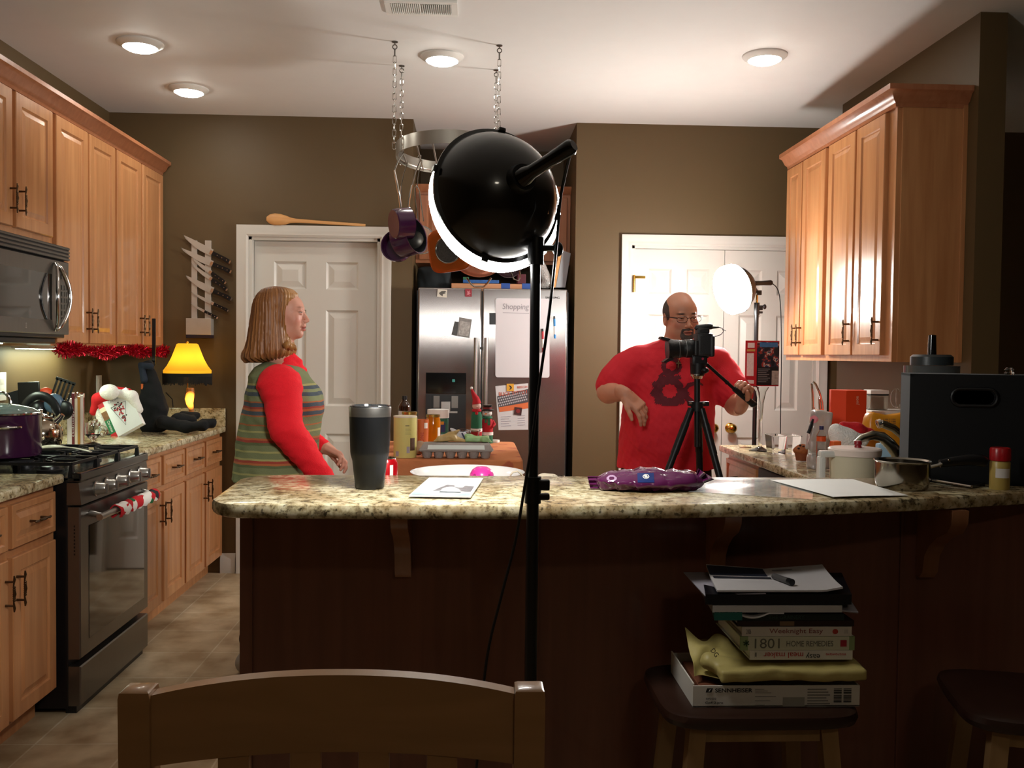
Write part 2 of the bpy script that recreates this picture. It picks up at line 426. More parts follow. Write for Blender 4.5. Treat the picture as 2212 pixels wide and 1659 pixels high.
        if sub:
            g = np.clip(.5-.5*(F+d)/kk, 0, 1); FF[SL] = F*(1-g)-d*g+kk*g*(1-g)
        else:
            g = np.clip(.5+.5*(d-F)/kk, 0, 1); FF[SL] = d*(1-g)+F*g-kk*g*(1-g)
    return surfnet(FF, lo, vox)
def soft(name, prims, m, parent=None, vox=.006, k=.015, world=True, col=None, warp=None, loc=None, **kw):
    V, Fc = sdf(prims, vox, k)
    if warp: V = warp(V)
    C = col(V) if col else None
    M = parent_world(parent) if (parent is not None and world) else (Matrix.Translation(loc) if loc is not None else Matrix())
    Mi = np.array(M.inverted()); V2 = V @ Mi[:3, :3].T+Mi[:3, 3]
    me = bpy.data.meshes.new(name); me.from_pydata(V2.tolist(), [], Fc.tolist()); me.update()
    for mm in (m if isinstance(m, (list, tuple)) else [m]): me.materials.append(mm)
    me.polygons.foreach_set('use_smooth', [True]*len(me.polygons))
    if C is not None:
        at = me.color_attributes.new('Col', 'FLOAT_COLOR', 'POINT')
        at.data.foreach_set('color', np.concatenate([C, np.ones((len(C), 1))], 1).astype(np.float32).ravel())
    o = bpy.data.objects.new(name, me); COL.objects.link(o)
    if parent is not None: o.parent = parent
    elif loc is not None: o.location = loc
    if kw: tag(o, **kw)
    return o
def jit(V, amp, sc, seed=0):
    "cheap smooth noise displacement for cloth folds"
    r = np.random.RandomState(seed); out = np.zeros(len(V))
    for i in range(6):
        d = r.normal(size=3); d /= np.linalg.norm(d); f = sc*(1+.6*i)
        out += np.sin(V @ d*f+r.rand()*6.28)/(1+.5*i)
    return out[:, None]*amp
# ================================================================ THE ROOM
YB = 5.68; ZC = 2.77; XL = -2.18; XR = 2.06
b = B(); b.bx(-2.4, 4.6, -2.6, 7.2, -.1, 0); struct('floor', b, TILE)
b = B(); b.bx(-2.4, 4.6, -2.6, 7.2, ZC, ZC+.1); struct('ceiling', b, CEIL)
b = B(); b.bx(XL-.12, XL, -2.6, YB+.12, 0, ZC); struct('wall_left', b, WALL)
# back wall, left part with the door opening
DL0, DL1, DT = -1.355, -.564, 2.045
b = B(); b.bx(XL, DL0, YB, YB+.12, 0, ZC); b.bx(DL1, -.37, YB, YB+.12, 0, ZC); b.bx(DL0, DL1, YB, YB+.12, DT, ZC)
b.bx(-.39, -.37, YB+.12, 6.5, 0, ZC)
struct('wall_back', b, WALL)
# back wall, right part with the double doors opening
DR0, DR1, DT2 = .974, 2.14, 2.03
b = B(); b.bx(.625, DR0, YB, YB+.12, 0, ZC); b.bx(DR1, 3.2, YB, YB+.12, 0, ZC); b.bx(DR0, DR1, YB, YB+.12, DT2, ZC); b.bx(.625, .645, YB+.12, 6.5, 0, ZC)
struct('wall_back_right', b, WALL)
b = B(); b.bx(-.39, .645, 6.5, 6.6, 0, ZC); struct('wall_alcove', b, WALL)
b = B(); b.bx(XR, XR+.115, 3.74, 5.15, 0, ZC); struct('wall_right', b, WALL)
b = B(); b.bx(4.4, 4.5, -2.6, 7.2, 0, ZC); struct('wall_far_right', b, WALL)
b = B(); b.bx(-2.4, 4.5, -2.6, -2.5, 0, ZC); struct('wall_front', b, WALL)
b = B(); b.bx(3.2, 4.5, YB, YB+.12, 0, ZC); struct('wall_back_far', b, WALL)
# baseboards
def bb(name, x0, x1):
    b = B(); pr = [(0, 0), (.016, 0), (.016, .085), (.008, .1), (.005, .115), (0, .12)]
    M = Matrix(((0, 0, 1, 0), (-1, 0, 0, YB), (0, 1, 0, 0), (0, 0, 0, 1))); b.prism(pr, x0, x1, M); struct(name, b, TRIM)
bb('baseboard_back', -1.52, -1.43); bb('baseboard_middle', -.5, -.37); bb('baseboard_right', .625, .905)
# door casings
def casing(name, x0, x1, zt, wd=.068):
    b = B()
    pr = [(0, 0), (0, .012), (.012, .02), (.03, .016), (.05, .024), (wd, .024), (wd, 0)]
    def ring(t): return None
    def path(u, w, zz): pass
    pts = lambda off: [(x0-off, 0), (x0-off, zt+off), (x1+off, zt+off), (x1+off, 0)]
    R_ = []
    for k in range(4):
        R_.append([(pts(o)[k][0], YB-w, pts(o)[k][1]) for o, w in pr])
    b.rings(R_)
    # jambs
    b.bx(x0-.001, x0+.018, YB, YB+.12, 0, zt); b.bx(x1-.018, x1+.001, YB, YB+.12, 0, zt); b.bx(x0, x1, YB, YB+.12, zt-.018, zt+.001)
    struct(name, b, TRIM)
casing('trim_1', DL0, DL1, DT); casing('trim_2', DR0, DR1, DT2, .064)
def sixpanel(name, x0, x1, z0, z1, y, cols=2):
    "panel door: stiles and rails with recessed raised fields; y = front plane"
    b = B(); W_ = x1-x0; st = .11*W_/.76+.01 if cols == 2 else .1
    us = []
    if cols == 2:
        mid = (x0+x1)/2; mw = .05*W_/.76+.01; us = [(x0+st, mid-mw), (mid+mw, x1-st)]
    else: us = [(x0+st, x1-st)]
    rows = [(z0+.20, z0+.84), (z0+1.01, z0+1.60), (z0+1.725, z1-.12)]
    t = .035; M = FX(y+t)
    def slab(u0, u1, v0, v1): b.box(((u0+u1)/2, y+t/2, (v0+v1)/2), (u1-u0, t, v1-v0))
    # stiles
    xs = [x0]+[q for u in us for q in u]+[x1]
    for i in range(0, len(xs), 2): slab(xs[i], xs[i+1], z0, z1)
    for (u0, u1) in us:
        zz = [z0]+[q for r in rows for q in r]+[z1]
        for i in range(0, len(zz), 2): slab(u0, u1, zz[i], zz[i+1])
        for (v0, v1) in rows:
            prof_panel(b, M, u0, u1, v0, v1, [(0, 0), (0, t), (.012, t-.012), (.018, t-.012), (.05, t-.003), (.052, t-.003)])
    return b
b = sixpanel('d', DL0+.02, DL1-.02, .01, DT-.02, YB+.06); struct('door_1', b, TRIM, 11)
mid = 1.556
d2 = struct('door_2', sixpanel('d', DR0+.019, mid-.002, .01, DT2-.02, YB+.012), TRIM, 11)
d3 = struct('door_3', sixpanel('d', mid+.002, DR1-.019, .01, DT2-.02, YB+.012), TRIM, 11)
def knob(x, par):
    b = B(); M = Matrix.Translation((x, YB+.012, .91)) @ Matrix.Rotation(math.pi/2, 4, 'X')
    b.lathe([(.031, 0), (.031, .004), (.026, .009), (.012, .014), (.01, .03), (.02, .036), (.028, .048), (.029, .058), (.022, .07), (.008, .076), (0, .076)], M=M)
    b.build('door_knob', BRASS, par)
knob(mid-.062, d2); knob(mid+.052, d3)
b = B(); p = W(1362, 612, Y=YB); b.bx(DR0+.008, DR0+.022, YB-.02, YB, p.z-.055, p.z+.045); b.bx(DR0+.02, DR0+.085, YB-.012, YB+.008, p.z+.03, p.z+.045); b.cyl((DR0+.014, YB-.02, p.z-.055), (DR0+.014, YB-.02, p.z+.05), .006); b.build('hinge', BRASS, d2)
# ceiling lights
def clight(px, py, label, st):
    p = W(px, py, Z=ZC-.012); t = thing('ceiling_light', label, 'ceiling light', (p.x, p.y, ZC))
    b = B(); b.lathe([(.104, 0), (.104, -.006), (.098, -.012), (.083, -.02), (.077, -.024), (.077, -.010), (.0, -.010)][::-1]); b.build('trim_ring', WHITE, t)
    b = B(); b.lathe([(0, -.042), (.03, -.040), (.058, -.034), (.072, -.026), (.076, -.020)], seg=32); b.build('lens', mat('ceiling_lamp_glow', 'fff7ea', .5, emis=st), t)
clight(303, 98, 'round recessed ceiling light nearest the left edge of the photo', L_CEIL)
clight(408, 196, 'round recessed ceiling light above the left cabinets, further back', L_CEIL)
clight(955, 127, 'round recessed ceiling light between the pot rack chains', L_CEIL)
clight(1652, 125, 'round recessed ceiling light on the right, towards the double doors', L_CEIL)
# unseen fill lamp, added behind the camera to brighten the foreground
t = thing('ceiling_light', 'dim round fill lamp added on the ceiling behind the camera', 'ceiling light', (.6, -1.2, ZC)); b = B(); b.lathe([(0, -.03), (.12, -.03), (.15, -.012), (.15, 0), (0, 0)][::-1], seg=28); b.build('lens', mat('fill_lamp_glow', 'fff0da', .5, emis=26.0), t)
# vent
p0 = W(836, 27, Z=ZC); p1 = W(989, 27, Z=ZC); yv = p0.y
t = thing('ceiling_vent', 'white rectangular ceiling air vent with thin louvres', 'vent', ((p0.x+p1.x)/2, yv-.08, ZC))
b = B(); wv = (p1.x-p0.x)/2
b.bx(-wv, wv, .055, .08, -.012, 0, 0, .003); b.bx(-wv, wv, -.08, -.055, -.012, 0, 0, .003); b.bx(-wv, -wv+.025, -.055, .055, -.012, 0); b.bx(wv-.025, wv, -.055, .055, -.012, 0)
b.bx(-wv, wv, -.07, .07, -.004, -.001); b.build('frame', WHITE, t)
b = B(); n = 30
for i in range(n):
    x = -wv+.03+(2*wv-.06)*i/(n-1); b.box((x, 0, -.009), (.0022, .108, .012), R=Matrix.Rotation(.5 if i < n/2 else -.5, 3, 'Y'))
b.build('louvres', WHITE, t)
b = B(); b.bx(-wv+.026, wv-.026, -.054, .054, -.0055, -.0041); b.build('louvre_shade_sheet', mat('vent_shadow_gap', '4a453e', .8), t)  # dark sheet paints the shade between the louvres
# ================================================================ LEFT RUN
XF = -1.525
def cabinet(label, s, xf, y0, y1, z0, z1, depth, doors=(), drawers=(), hz=None, group=None, kick=0, name='base_cabinet', hside=None, m=MAPLE, dz=None, wz=None, panel_handles=True, xb=None):
    xb = xf-s*depth
    t = thing(name, label, 'cabinet', ((xf+xb)/2, (y0+y1)/2, z0 if not kick else 0), 0, group)
    b = B(); b.bx(xb, xf, y0, y1, z0, z1, 0, .002)
    if kick: b.bx(xb, xf-s*.07, y0, y1, 0, z0)
    b.build('body', m, t, True)
    M = FY(xf, s)
    for i, (a, c, side) in enumerate(doors):
        b = B(); raised(b, M, a, c, dz[0], dz[1]); d = b.build('door', m, t, True)
        b = B(); u = a+.022 if side < 0 else c-.022
        pull(b, M @ Matrix.Translation((0, 0, .02)), u, hz); b.build('handle', BRASSD, d, True)
    for (a, c) in drawers:
        b = B(); raised(b, M, a, c, wz[0], wz[1], .02, .022); d = b.build('drawer', m, t, True)
        b = B(); pull(b, M @ Matrix.Translation((0, 0, .02)), (a+c)/2, (wz[0]+wz[1])/2, False); b.build('handle', BRASSD, d, True)
    return t
DZ, WZ = (.115, .66), (.69, .835)
cabinet('maple base cabinet nearest the camera, left of the oven', 1, XF, 2.72, 3.44, .10, .86, .62, [(2.75, 3.07, 1), (3.10, 3.415, -1)], [(2.75, 3.07), (3.10, 3.415)], .555, kick=1, dz=DZ, wz=WZ)
cabinet('maple base cabinet just beyond the oven, under the far left counter', 1, XF, 4.18, 4.94, .10, .86, .62, [(4.21, 4.56, 1), (4.60, 4.925, -1)], [(4.21, 4.56), (4.60, 4.925)], .56, kick=1, dz=DZ, wz=WZ)
cabinet('maple base cabinet at the back wall beside the white door', 1, XF, 4.94, 5.675, .10, .86, .62, [(4.96, 5.29, 1), (5.325, 5.655, -1)], [(4.96, 5.29), (5.325, 5.655)], .56, kick=1, dz=DZ, wz=WZ)
def slab(pts, z0, z1, b, r=.008):
    "counter slab with a softened top and bottom edge"
    def ins(d):
        n = len(pts); out = []
        for i in range(n):
            p = Vector(pts[i]); a = (p-Vector(pts[i-1])).normalized(); c = (Vector(pts[(i+1) % n])-p).normalized()
            na = Vector((-a.y, a.x)); nc = Vector((-c.y, c.x)); k = (na+nc); k = k/max(k.length_squared/2, .3)
            out.append(p+k*d)
        return out
    R_ = []
    for d, z in ((r, z0), (r*.3, z0+r*.3), (0, z0+r), (0, z1-r), (r*.3, z1-r*.3), (r, z1)):
        R_.append([(q.x, q.y, z) for q in ins(d)])
    b.rings(R_)
ZT = .895; XE = -1.49
b = B(); slab([(XL, 2.6), (XE, 2.6), (XE, 3.445), (XL, 3.445)], ZT-.035, ZT, b)
one('countertop', b, GRAN, 'granite countertop left of the oven, nearest the camera', 'countertop', (XL+.35, 3.0, ZT-.035), world=True)
b = B(); slab([(XL, 4.17), (XE, 4.17), (XE, YB-.002), (XL, YB-.002)], ZT-.035, ZT, b)
one('countertop', b, GRAN, 'granite countertop beyond the oven holding the leg lamp and the Santa hat', 'countertop', (XL+.35, 4.9, ZT-.035), world=True)
b = B(); b.bx(XL, XL+.02, 4.17, YB-.003, ZT, ZT+.1, 0, .003); one('backsplash', b, GRAN, 'low granite backsplash along the left wall', 'backsplash', (XL+.01, 4.9, ZT), world=True)
b = B(); b.bx(XL+.02, XE, YB-.022, YB-.002, ZT, ZT+.11, 0, .003); one('backsplash', b, GRAN, 'low granite backsplash on the back wall under the knife rack', 'backsplash', (XL+.35, YB-.012, ZT), world=True)
# --- upper cabinets
XU = -1.877; UZ = (1.38, 2.395)
cabinet('tall maple wall cabinet in the corner above the knife side of the counter', 1, XU, 4.93, 5.675, 1.365, 2.43, .30, [(4.945, 5.29, 1), (5.32, 5.66, -1)], hz=1.49, name='upper_cabinet', dz=UZ)
cabinet('tall maple wall cabinet right of the microwave', 1, XU, 4.215, 4.93, 1.365, 2.43, .30, [(4.235, 4.574, 1), (4.597, 4.915, -1)], hz=1.49, name='upper_cabinet', dz=UZ)
cabinet('short maple wall cabinet above the microwave', 1, XU, 3.46, 4.215, 1.82, 2.43, .30, [(3.50, 3.84, 1), (3.87, 4.20, -1)], hz=1.955, name='upper_cabinet', dz=(1.845, 2.395))
def crown(b, path, prof, m=0):
    "mitred moulding: path = list of (x,y,dirx,diry) offset directions"
    b.rings([[(x+dx*o, y+dy*o, z) for o, z in prof] for x, y, dx, dy in path], m)
PR = [(-.01, 2.40), (.012, 2.40), (.016, 2.415), (.03, 2.425), (.045, 2.452), (.062, 2.46), (.062, 2.478), (-.01, 2.478)]
b = B(); crown(b, [(XU, 3.2, 1, 0), (XU, 5.675, 1, 0)], PR); one('crown_moulding', b, MAPLE2, 'brown crown moulding running along the top of the left wall cabinets', 'moulding', (XU, 4.4, 2.40), world=True)
# --- microwave
t = thing('microwave', 'stainless over-the-range microwave with curved vertical handle', 'microwave', (-1.97, 3.83, 1.385))
XM = -1.79
b = B(); b.bx(XL+.01, XM-.02, 3.462, 4.20, 1.40, 1.80, 0, .004); b.build('body', BLACK, t, True)
M = FY(XM-.02, 1)
b = B(); prof_panel(b, M, 3.462, 4.20, 1.415, 1.735, [(0, 0), (0, .016), (.004, .02)]); 
b.build('door', STEELD, t, True)
b = B(); prof_panel(b, M, 3.50, 4.03, 1.475, 1.67, [(0, .0202), (0, .0215), (.012, .0215)]); b.build('window', DGLASS, t, True)
b = B(); 
pts = []
for k in range(17):
    a = -1+2*k/16; pts.append((XM+.008+.035*math.cos(a*math.pi/2)**.6, 4.055+.052*math.cos(a*math.pi/2), 1.575+.145*a))
b.tube(pts, [.006]+[.0105]*15+[.006], 10); pts2 = [(p[0]-.006, 4.055-(p[1]-4.055), p[2]) for p in pts]; b.tube(pts2, [.004]+[.007]*15+[.004], 10); b.build('handle', CHROME, t, True)
b = B()
for i in range(6):
    for j in range(3): b.bx(XM+.0005, XM+.003, 4.125+.022*j, 4.141+.022*j, 1.47+.028*i, 1.49+.028*i)
b.bx(XM+.0005, XM+.003, 4.12, 4.187, 1.655, 1.69); b.build('keypad', mat('keypad_grey', '56554f', .4), t, True)
b = B(); b.bx(XM-.02, XM+.0, 3.462, 4.20, 1.74, 1.80, 0, .002)
for i in range(4): b.bx(XM-.01, XM+.006, 3.465, 4.197, 1.742+.0155*i, 1.750+.0155*i, 1)
b.build('vent_grille', [BLACK, STEELD], t, True)
b = B(); b.bx(XL+.03, XM-.05, 3.48, 4.18, 1.375, 1.40, 0, .006); b.build('base_tray', BLACK, t, True)
b = B(); b.bx(-2.08, -1.98, 3.6, 4.0, 1.371, 1.3745); b.build('cooktop_lamp', mat('under_cabinet_glow', 'e9ffdf', .5, emis=L_UNDER), t, True)
text('[]', Matrix.Translation((XM+.001, 3.80, 1.445)) @ Matrix.Rotation(math.pi/2, 4, 'Z') @ RX90, height=.02, m=CHROME, parent=t, name='badge')
# under-cabinet light
t = thing('under_cabinet_light', 'slim light strip fixed under the left wall cabinets', 'light', (-2.1, 4.7, 1.365))
b = B(); b.bx(-2.14, -2.06, 4.4, 5.0, 1.352, 1.365, 0, .002); b.build('housing', WHITE, t, True)
b = B(); b.bx(-2.13, -2.07, 4.42, 4.98, 1.349, 1.352); b.build('lens', _M['under_cabinet_glow'], t, True)
# garland
random.seed(3); b = B(); n = 5200
def tpos(s_):
    L1 = 1.45
    if s_ < L1: return (XU+.012, 4.235+s_)
    return (XU+.012+(s_-L1), 5.65)
for i in range(n):
    s_ = random.uniform(0, 1.46); x, y = tpos(s_); a = random.uniform(0, 2*math.pi); r = random.uniform(.012, .036)*(1+.25*math.sin(s_*14))
    z = 1.345+.006*math.sin(s_*9)
    q = Vector((x+.012, y, z)); e = q+Vector((math.cos(a)*r, random.uniform(-.012, .012), math.sin(a)*r)); n1 = Vector((random.gauss(0, 1), random.gauss(0, 1), random.gauss(0, 1))).normalized()*.0022
    b.poly([q-n1, q+n1, e+n1, e-n1], [(0, 1, 2, 3)])
pts = [(XU+.024, 4.235+1.43*i/30, 1.345+.006*math.sin(1.43*i/30*9)) for i in range(31)]
b.tube(pts, .004, 6)
one('tinsel_garland', b, mat('red_tinsel', 'b8102a', .25, .75, var=.5, scale=80), 'shiny red tinsel garland along the bottom of the left wall cabinets', 'garland', (XU, 4.95, 1.345), world=True)
# ================================================================ RANGE
RX = -1.435; R0, R1 = 3.455, 4.165
t = thing('gas_range', 'stainless gas range with black side, five knobs and glass oven door', 'oven', (-1.8, 3.81, 0))
b = B(); b.bx(XL+.02, RX-.045, R0, R1, .02, .87, 0, .004); b.bx(XL+.02, -1.48, R0, R1, .87, .878); b.build('body', BLACK, t, True)
b = B(); b.bx(XL+.02, RX, R0, R1, .862, .880, 0, .004); b.bx(RX-.03, RX+.002, R0, R1, .862, .897, 0, .006); b.bx(XL+.02, XL+.09, R0, R1, .87, .91, 0, .004); b.build('cooktop', mat('black_enamel', '141416', .18, coat=.6), t, True)
b = B(); b.rings([[(RX-.05, y, .778), (RX+.004, y, .778), (RX-.006, y, .86), (RX-.05, y, .86)] for y in (R0, R1)]); b.build('control_panel', STEELD, t, True)
for k in range(5):
    y = [3.60, 3.70, 3.82, 3.96, 4.07][k]
    b = B(); M = Matrix.Translation((RX-.001, y, .818)) @ Matrix.Rotation(math.radians(87), 4, 'Y')
    b.lathe([(.030, 0), (.030, .004), (.026, .006), (.024, .012), (.021, .036), (.018, .041), (0, .042)], M=M, seg=20); b.box((RX+.034, y, .818), (.022, .008, .04), 0, .002); b.build('knob', STEEL, t, True)
b = B(); M = FY(RX-.045, 1)
prof_panel(b, M, R0, R1, .205, .770, [(0, 0), (0, .040), (.004, .045)])
b.build('oven_door', STEELD, t, True)
b = B(); prof_panel(b, M, 3.53, 4.115, .262, .69, [(0, .0451), (0, .0462), (.004, .0465)]); b.build('oven_window', DGLASS, t, True)
b = B()
for i in range(9): b.box((RX-.021, R0-.0005, .70-.013*i), (.004, .003, .007)) 
b.build('side_vents', BLACK, t, True)
b = B(); b.tube([(RX+.05, R0+.05, .725), (RX+.05, R1-.04, .725)], .0125, 14)
for y in (R0+.085, R1-.07): b.tube([(RX, y, .735), (RX+.05, y, .725)], [.012, .010], 10)
b.build('handle', STEEL, t, True)
b = B(); prof_panel(b, M, R0, R1, .03, .178, [(0, 0), (0, .040), (.004, .045)]); b.build('drawer', STEELD, t, True)
b = B(); b.bx(RX-.06, RX-.02, R0+.01, R1-.01, 0, .03); b.build('toe_kick', BLACK, t, True)
# burners and grates
for i, (x, y) in enumerate([(-1.62, 3.63), (-1.62, 3.99), (-1.98, 3.63), (-1.98, 3.99), (-1.8, 3.81)]):
    b = B(); b.lathe([(.0, .880), (.05, .880), (.05, .888), (.036, .890), (.034, .900), (.0, .902)], (x, y, 0)); b.build('burner', mat('burner_cap', '3a3a3c', .35, .4), t, True)
def grate(y0, y1):
    b = B(); x0, x1, z = -2.09, -1.475, .927; h = .012; w_ = .009
    for y in (y0, y1): b.box(((x0+x1)/2, y, z), (x1-x0, w_, h), 0, .002)
    for x in (x0, x1, (x0+x1)/2): b.box((x, (y0+y1)/2, z), (w_, y1-y0, h), 0, .002)
    for cx in (x0+(x1-x0)*.25, x0+(x1-x0)*.75):
        cy = (y0+y1)/2
        for a in range(8):
            an = a*math.pi/4; ex = .13 if a % 2 == 0 else .10
            dx, dy = math.cos(an), math.sin(an); ly = (y1-y0)/2
            L_ = min(ex*1.2, (x1-x0)*.25/max(abs(dx), .01), ly/max(abs(dy), .01))
            p, q = Vector((cx+dx*.035, cy+dy*.035, z)), Vector((cx+dx*L_, cy+dy*L_, z))
            b.box((p+q)/2, ((q-p).length, .007, .011), R=Matrix.Rotation(an, 3, 'Z'))
    for x in (x0, (x0+x1)/2, x1):
        for y in (y0, y1): b.rings([rect(x-.010, x+.010, y-.010, y+.010, 0), rect(x-.005, x+.005, y-.005, y+.005, .044)], M=Matrix.Translation((0, 0, .8805)))
    b.build('grate', IRON, t, True)
grate(3.475, 3.70); grate(3.71, 3.915); grate(3.925, 4.145)
# santa towel on the handle
TW = mat('santa_towel', 'eeeae4', .9); N, L, p_ = nodes(TW)
tc = N.new('ShaderNodeTexCoord'); vo = N.new('ShaderNodeTexVoronoi'); vo.inputs['Scale'].default_value = 24; L.new(tc.outputs['Object'], vo.inputs[0])
r = ramp(N, [(0, 'c31a25'), (.3, 'f1ece6'), (.55, 'c31a25'), (.68, '1d6a3a'), (.76, 'f1ece6'), (.9, '2a2a2e')], True); sp = N.new('ShaderNodeSeparateColor'); L.new(vo.outputs['Color'], sp.inputs[0]); L.new(sp.outputs[0], r.inputs[0]); L.new(r.outputs[0], p_.inputs['Base Color'])
b = B(); cy0, cy1 = 3.66, 4.10
def tf(u, v):
    a = -2.6+v*5.0; y = cy0+(cy1-cy0)*u; rr = .019+.003*math.sin(u*40)+.002*math.sin(v*9)
    return (RX+.05+math.sin(a)*rr, y, .725+math.cos(a)*rr-.012*(abs(v-.5)*2)**2)
b.grid(tf, 50, 14, thick=.003); one('kitchen_towel', b, TW, 'white holiday towel with red and green figures rolled over the oven handle', 'towel', (RX+.05, 3.88, .70), world=True)
# stock pot
PUR = mat('purple_enamel', '3f1a3c', .22, var=.1, coat=.6)
t = thing('stock_pot', 'large purple stock pot with glass lid on the front burner', 'pot', (-1.815, 3.66, .933))
b = B(); r0 = .137
b.lathe([(0, 0), (r0-.012, 0), (r0-.002, .006), (r0, .02), (r0, .160), (r0+.003, .164), (r0-.004, .165), (r0-.006, .02), (0, .015)], seg=40); b.build('pot_body', PUR, t)
b = B(); b.lathe([(r0+.004, .166), (r0+.004, .172), (r0-.004, .173), (r0-.004, .166)], seg=40, cap0=False, cap1=False); b.build('lid_rim', CHROME, t)
b = B(); b.lathe([(r0-.004, .171), (.11, .187), (.06, .200), (.02, .206), (0, .207)], seg=32, cap0=False); b.build('lid_glass', mat('pot_lid_glass', '9fb3ad', .05, trans=.6), t)
b = B(); b.tube([(.03*math.cos(a), -.012*0, .205+.042*math.sin(a)) for a in np.linspace(0, math.pi, 12)], .006, 8); b.build('lid_handle', CHROME, t)
for s_ in (1, -1):
    b = B(); a0 = math.radians(-58 if s_ > 0 else 122)
    b.tube([((r0+.004+.022*math.sin(q))*math.cos(a0+(q/math.pi-.5)*.7), (r0+.004+.022*math.sin(q))*math.sin(a0+(q/math.pi-.5)*.7), .122) for q in np.linspace(0, math.pi, 12)], .006, 8); b.build('side_handle', CHROME, t)
# kettle
t = thing('tea_kettle', 'round stainless tea kettle with black arched handle behind the purple pot', 'kettle', (-1.84, 4.03, .933))
b = B(); b.lathe([(0, 0), (.072, 0), (.083, .012), (.090, .045), (.086, .08), (.068, .112), (.045, .128), (.032, .132), (0, .132)], seg=36); b.build('kettle_body', mat('polished_steel', 'b5a894', .1, 1, var=.04), t)
b = B(); b.lathe([(.032, .132), (.03, .138), (.01, .143), (.008, .152), (.012, .158), (0, .162)]); b.build('lid', CHROME, t)
b = B(); b.tube([(-.075*math.cos(a)*1.0, 0, .12+.098*math.sin(a)) for a in np.linspace(.25, math.pi-.15, 18)], [.008]+[.013]*16+[.008], 10, flat=(1.5, .6)); b.build('handle', BLACK, t)
b = B(); b.tube([(.06, 0, .105), (.082, 0, .125), (.092, 0, .14)], [.018, .014, .012], 14); b.build('spout', CHROME, t)
# large spoon on the grate
b = B(); s0 = W(97, 968, Z=.945); s1 = W(196, 978, Z=.955)
dv = (s1-s0)
b.tube([s0+dv*t_+Vector((0, 0, .012*math.sin(t_*2.8))) for t_ in np.linspace(0, 1, 10)], [.03, .034, .03, .02, .011, .008, .0075, .0085, .009, .006], 14, flat=(1, .35))
one('serving_spoon', b, mat('spoon_beige', 'cfc8b4', .35), 'large pale serving spoon lying on the stove grate beside the purple pot', 'spoon', s0, world=True)
# utensil crock
c0 = Vector((-1.99, 4.33, ZT))
b = B(); b.lathe([(0, 0), (.062, 0), (.066, .01), (.066, .15), (.060, .15), (.058, .012), (0, .012)], (0, 0, 0), 28)
one('utensil_crock', b, mat('crock_white', 'c9c8c2', .3), 'pale utensil crock behind the tea kettle', 'crock', c0)
def utensil(kind, px, py, lab, m, ofs, tilt):
    base = c0+Vector((ofs[0], ofs[1], .02)); tip = W(px, py, Y=4.33+ofs[1]*1.5)
    ax = (tip-base).normalized(); t = thing(kind, lab, 'utensil', base)
    b = B(); L_ = (tip-base).length; b.tube([base, base+ax*(L_-.06)], .005, 8); b.build('handle', BLACK, t, True)
    b = B(); side = ax.cross(Vector((0, 1, 0))).normalized(); nrm = side.cross(ax); Rm = Matrix((side, nrm, ax)).transposed()
    cen = base+ax*(L_-.035)
    if kind == 'slotted_turner':
        M = Matrix.Translation(cen) @ Rm.to_4x4() @ Matrix.Rotation(math.pi/2, 4, 'X')
        for i in range(5): b.box(cen+side*(-.038+.019*i), (.009, .004, .11), R=Rm)
        for q in (-.058, .055): b.box(cen+ax*q, (.092, .004, .014), R=Rm)
    elif kind == 'spatula': b.box(cen, (.098, .008, .10), 0, .014, R=Rm)
    else: b.sph(cen, (.042, .016 if kind == 'spoon' else .036, .046), 16, 10, R=Rm)
    b.build('head', m, t, True)
utensil('spatula', 62, 832, 'black flat spatula standing leftmost in the crock', BLACK, (-.025, 0), 0)
utensil('spatula', 38, 850, 'dark spatula leaning lowest to the left in the crock', mat('spatula_dark', '15181c', .4), (-.035, .02), 0)
utensil('spoon', 101, 842, 'orange spoon head in the utensil crock', mat('orange_silicone', 'd0431c', .5), (.0, .01), 0)
utensil('ladle', 122, 856, 'blue-grey ladle in the utensil crock', mat('ladle_bluegrey', '4d6378', .35), (.015, -.02), 0)
utensil('slotted_turner', 139, 832, 'black slotted turner leaning right in the crock', BLACK, (.03, 0), 0)
utensil('spoon', 146, 872, 'black slotted spoon hanging low on the right side of the crock', BLACK, (.045, -.02), 0)
utensil('ladle', 84, 868, 'black ladle in the middle of the utensil crock', BLACK, (-.005, -.02), 0)
# cookbooks upright
bx = [(150, 'white cookbook standing nearest the kettle', 'dcd8d0', 862), (157.5, 'dark red soup cookbook in the row by the kettle', '6c1c20', 850), (163.5, 'cream paperback in the row of cookbooks by the kettle', 'e0d6be', 862), (169, 'amber cookbook in the row by the kettle', 'b9822e', 858), (175, 'white and red cookbook at the right end of the row', 'd9cfc4', 855)]
for i, (px, lab, col, ty) in enumerate(bx):
    p = W(px, 900, Y=4.44+.004*i); h = W(px, ty, Y=4.44).z-ZT
    t = thing('cookbook', lab, 'book', (p.x, 4.44+.006*i, ZT), math.radians(22), 'cookbooks standing by the kettle')
    w_ = .0125 if i != 0 else .02; m = mat('book_'+col, col, .5)
    b = B(); b.bx(-w_/2, w_/2, 0, .002, 0, h, 0, .0006); b.bx(-w_/2, -w_/2+.0015, 0, .15, 0, h); b.bx(w_/2-.0015, w_/2, 0, .15, 0, h); b.build('cover', m, t)
    b = B(); b.bx(-w_/2+.0015, w_/2-.0015, .002, .145, .003, h-.003); b.build('pages', PAPER, t)
    if i == 1: text('(Soups)', Matrix.Translation((0, -.0006, h*.42)) @ RX90 @ Matrix.Rotation(-math.pi/2, 4, 'Z'), .12, .010, WHITE, t, world=False)
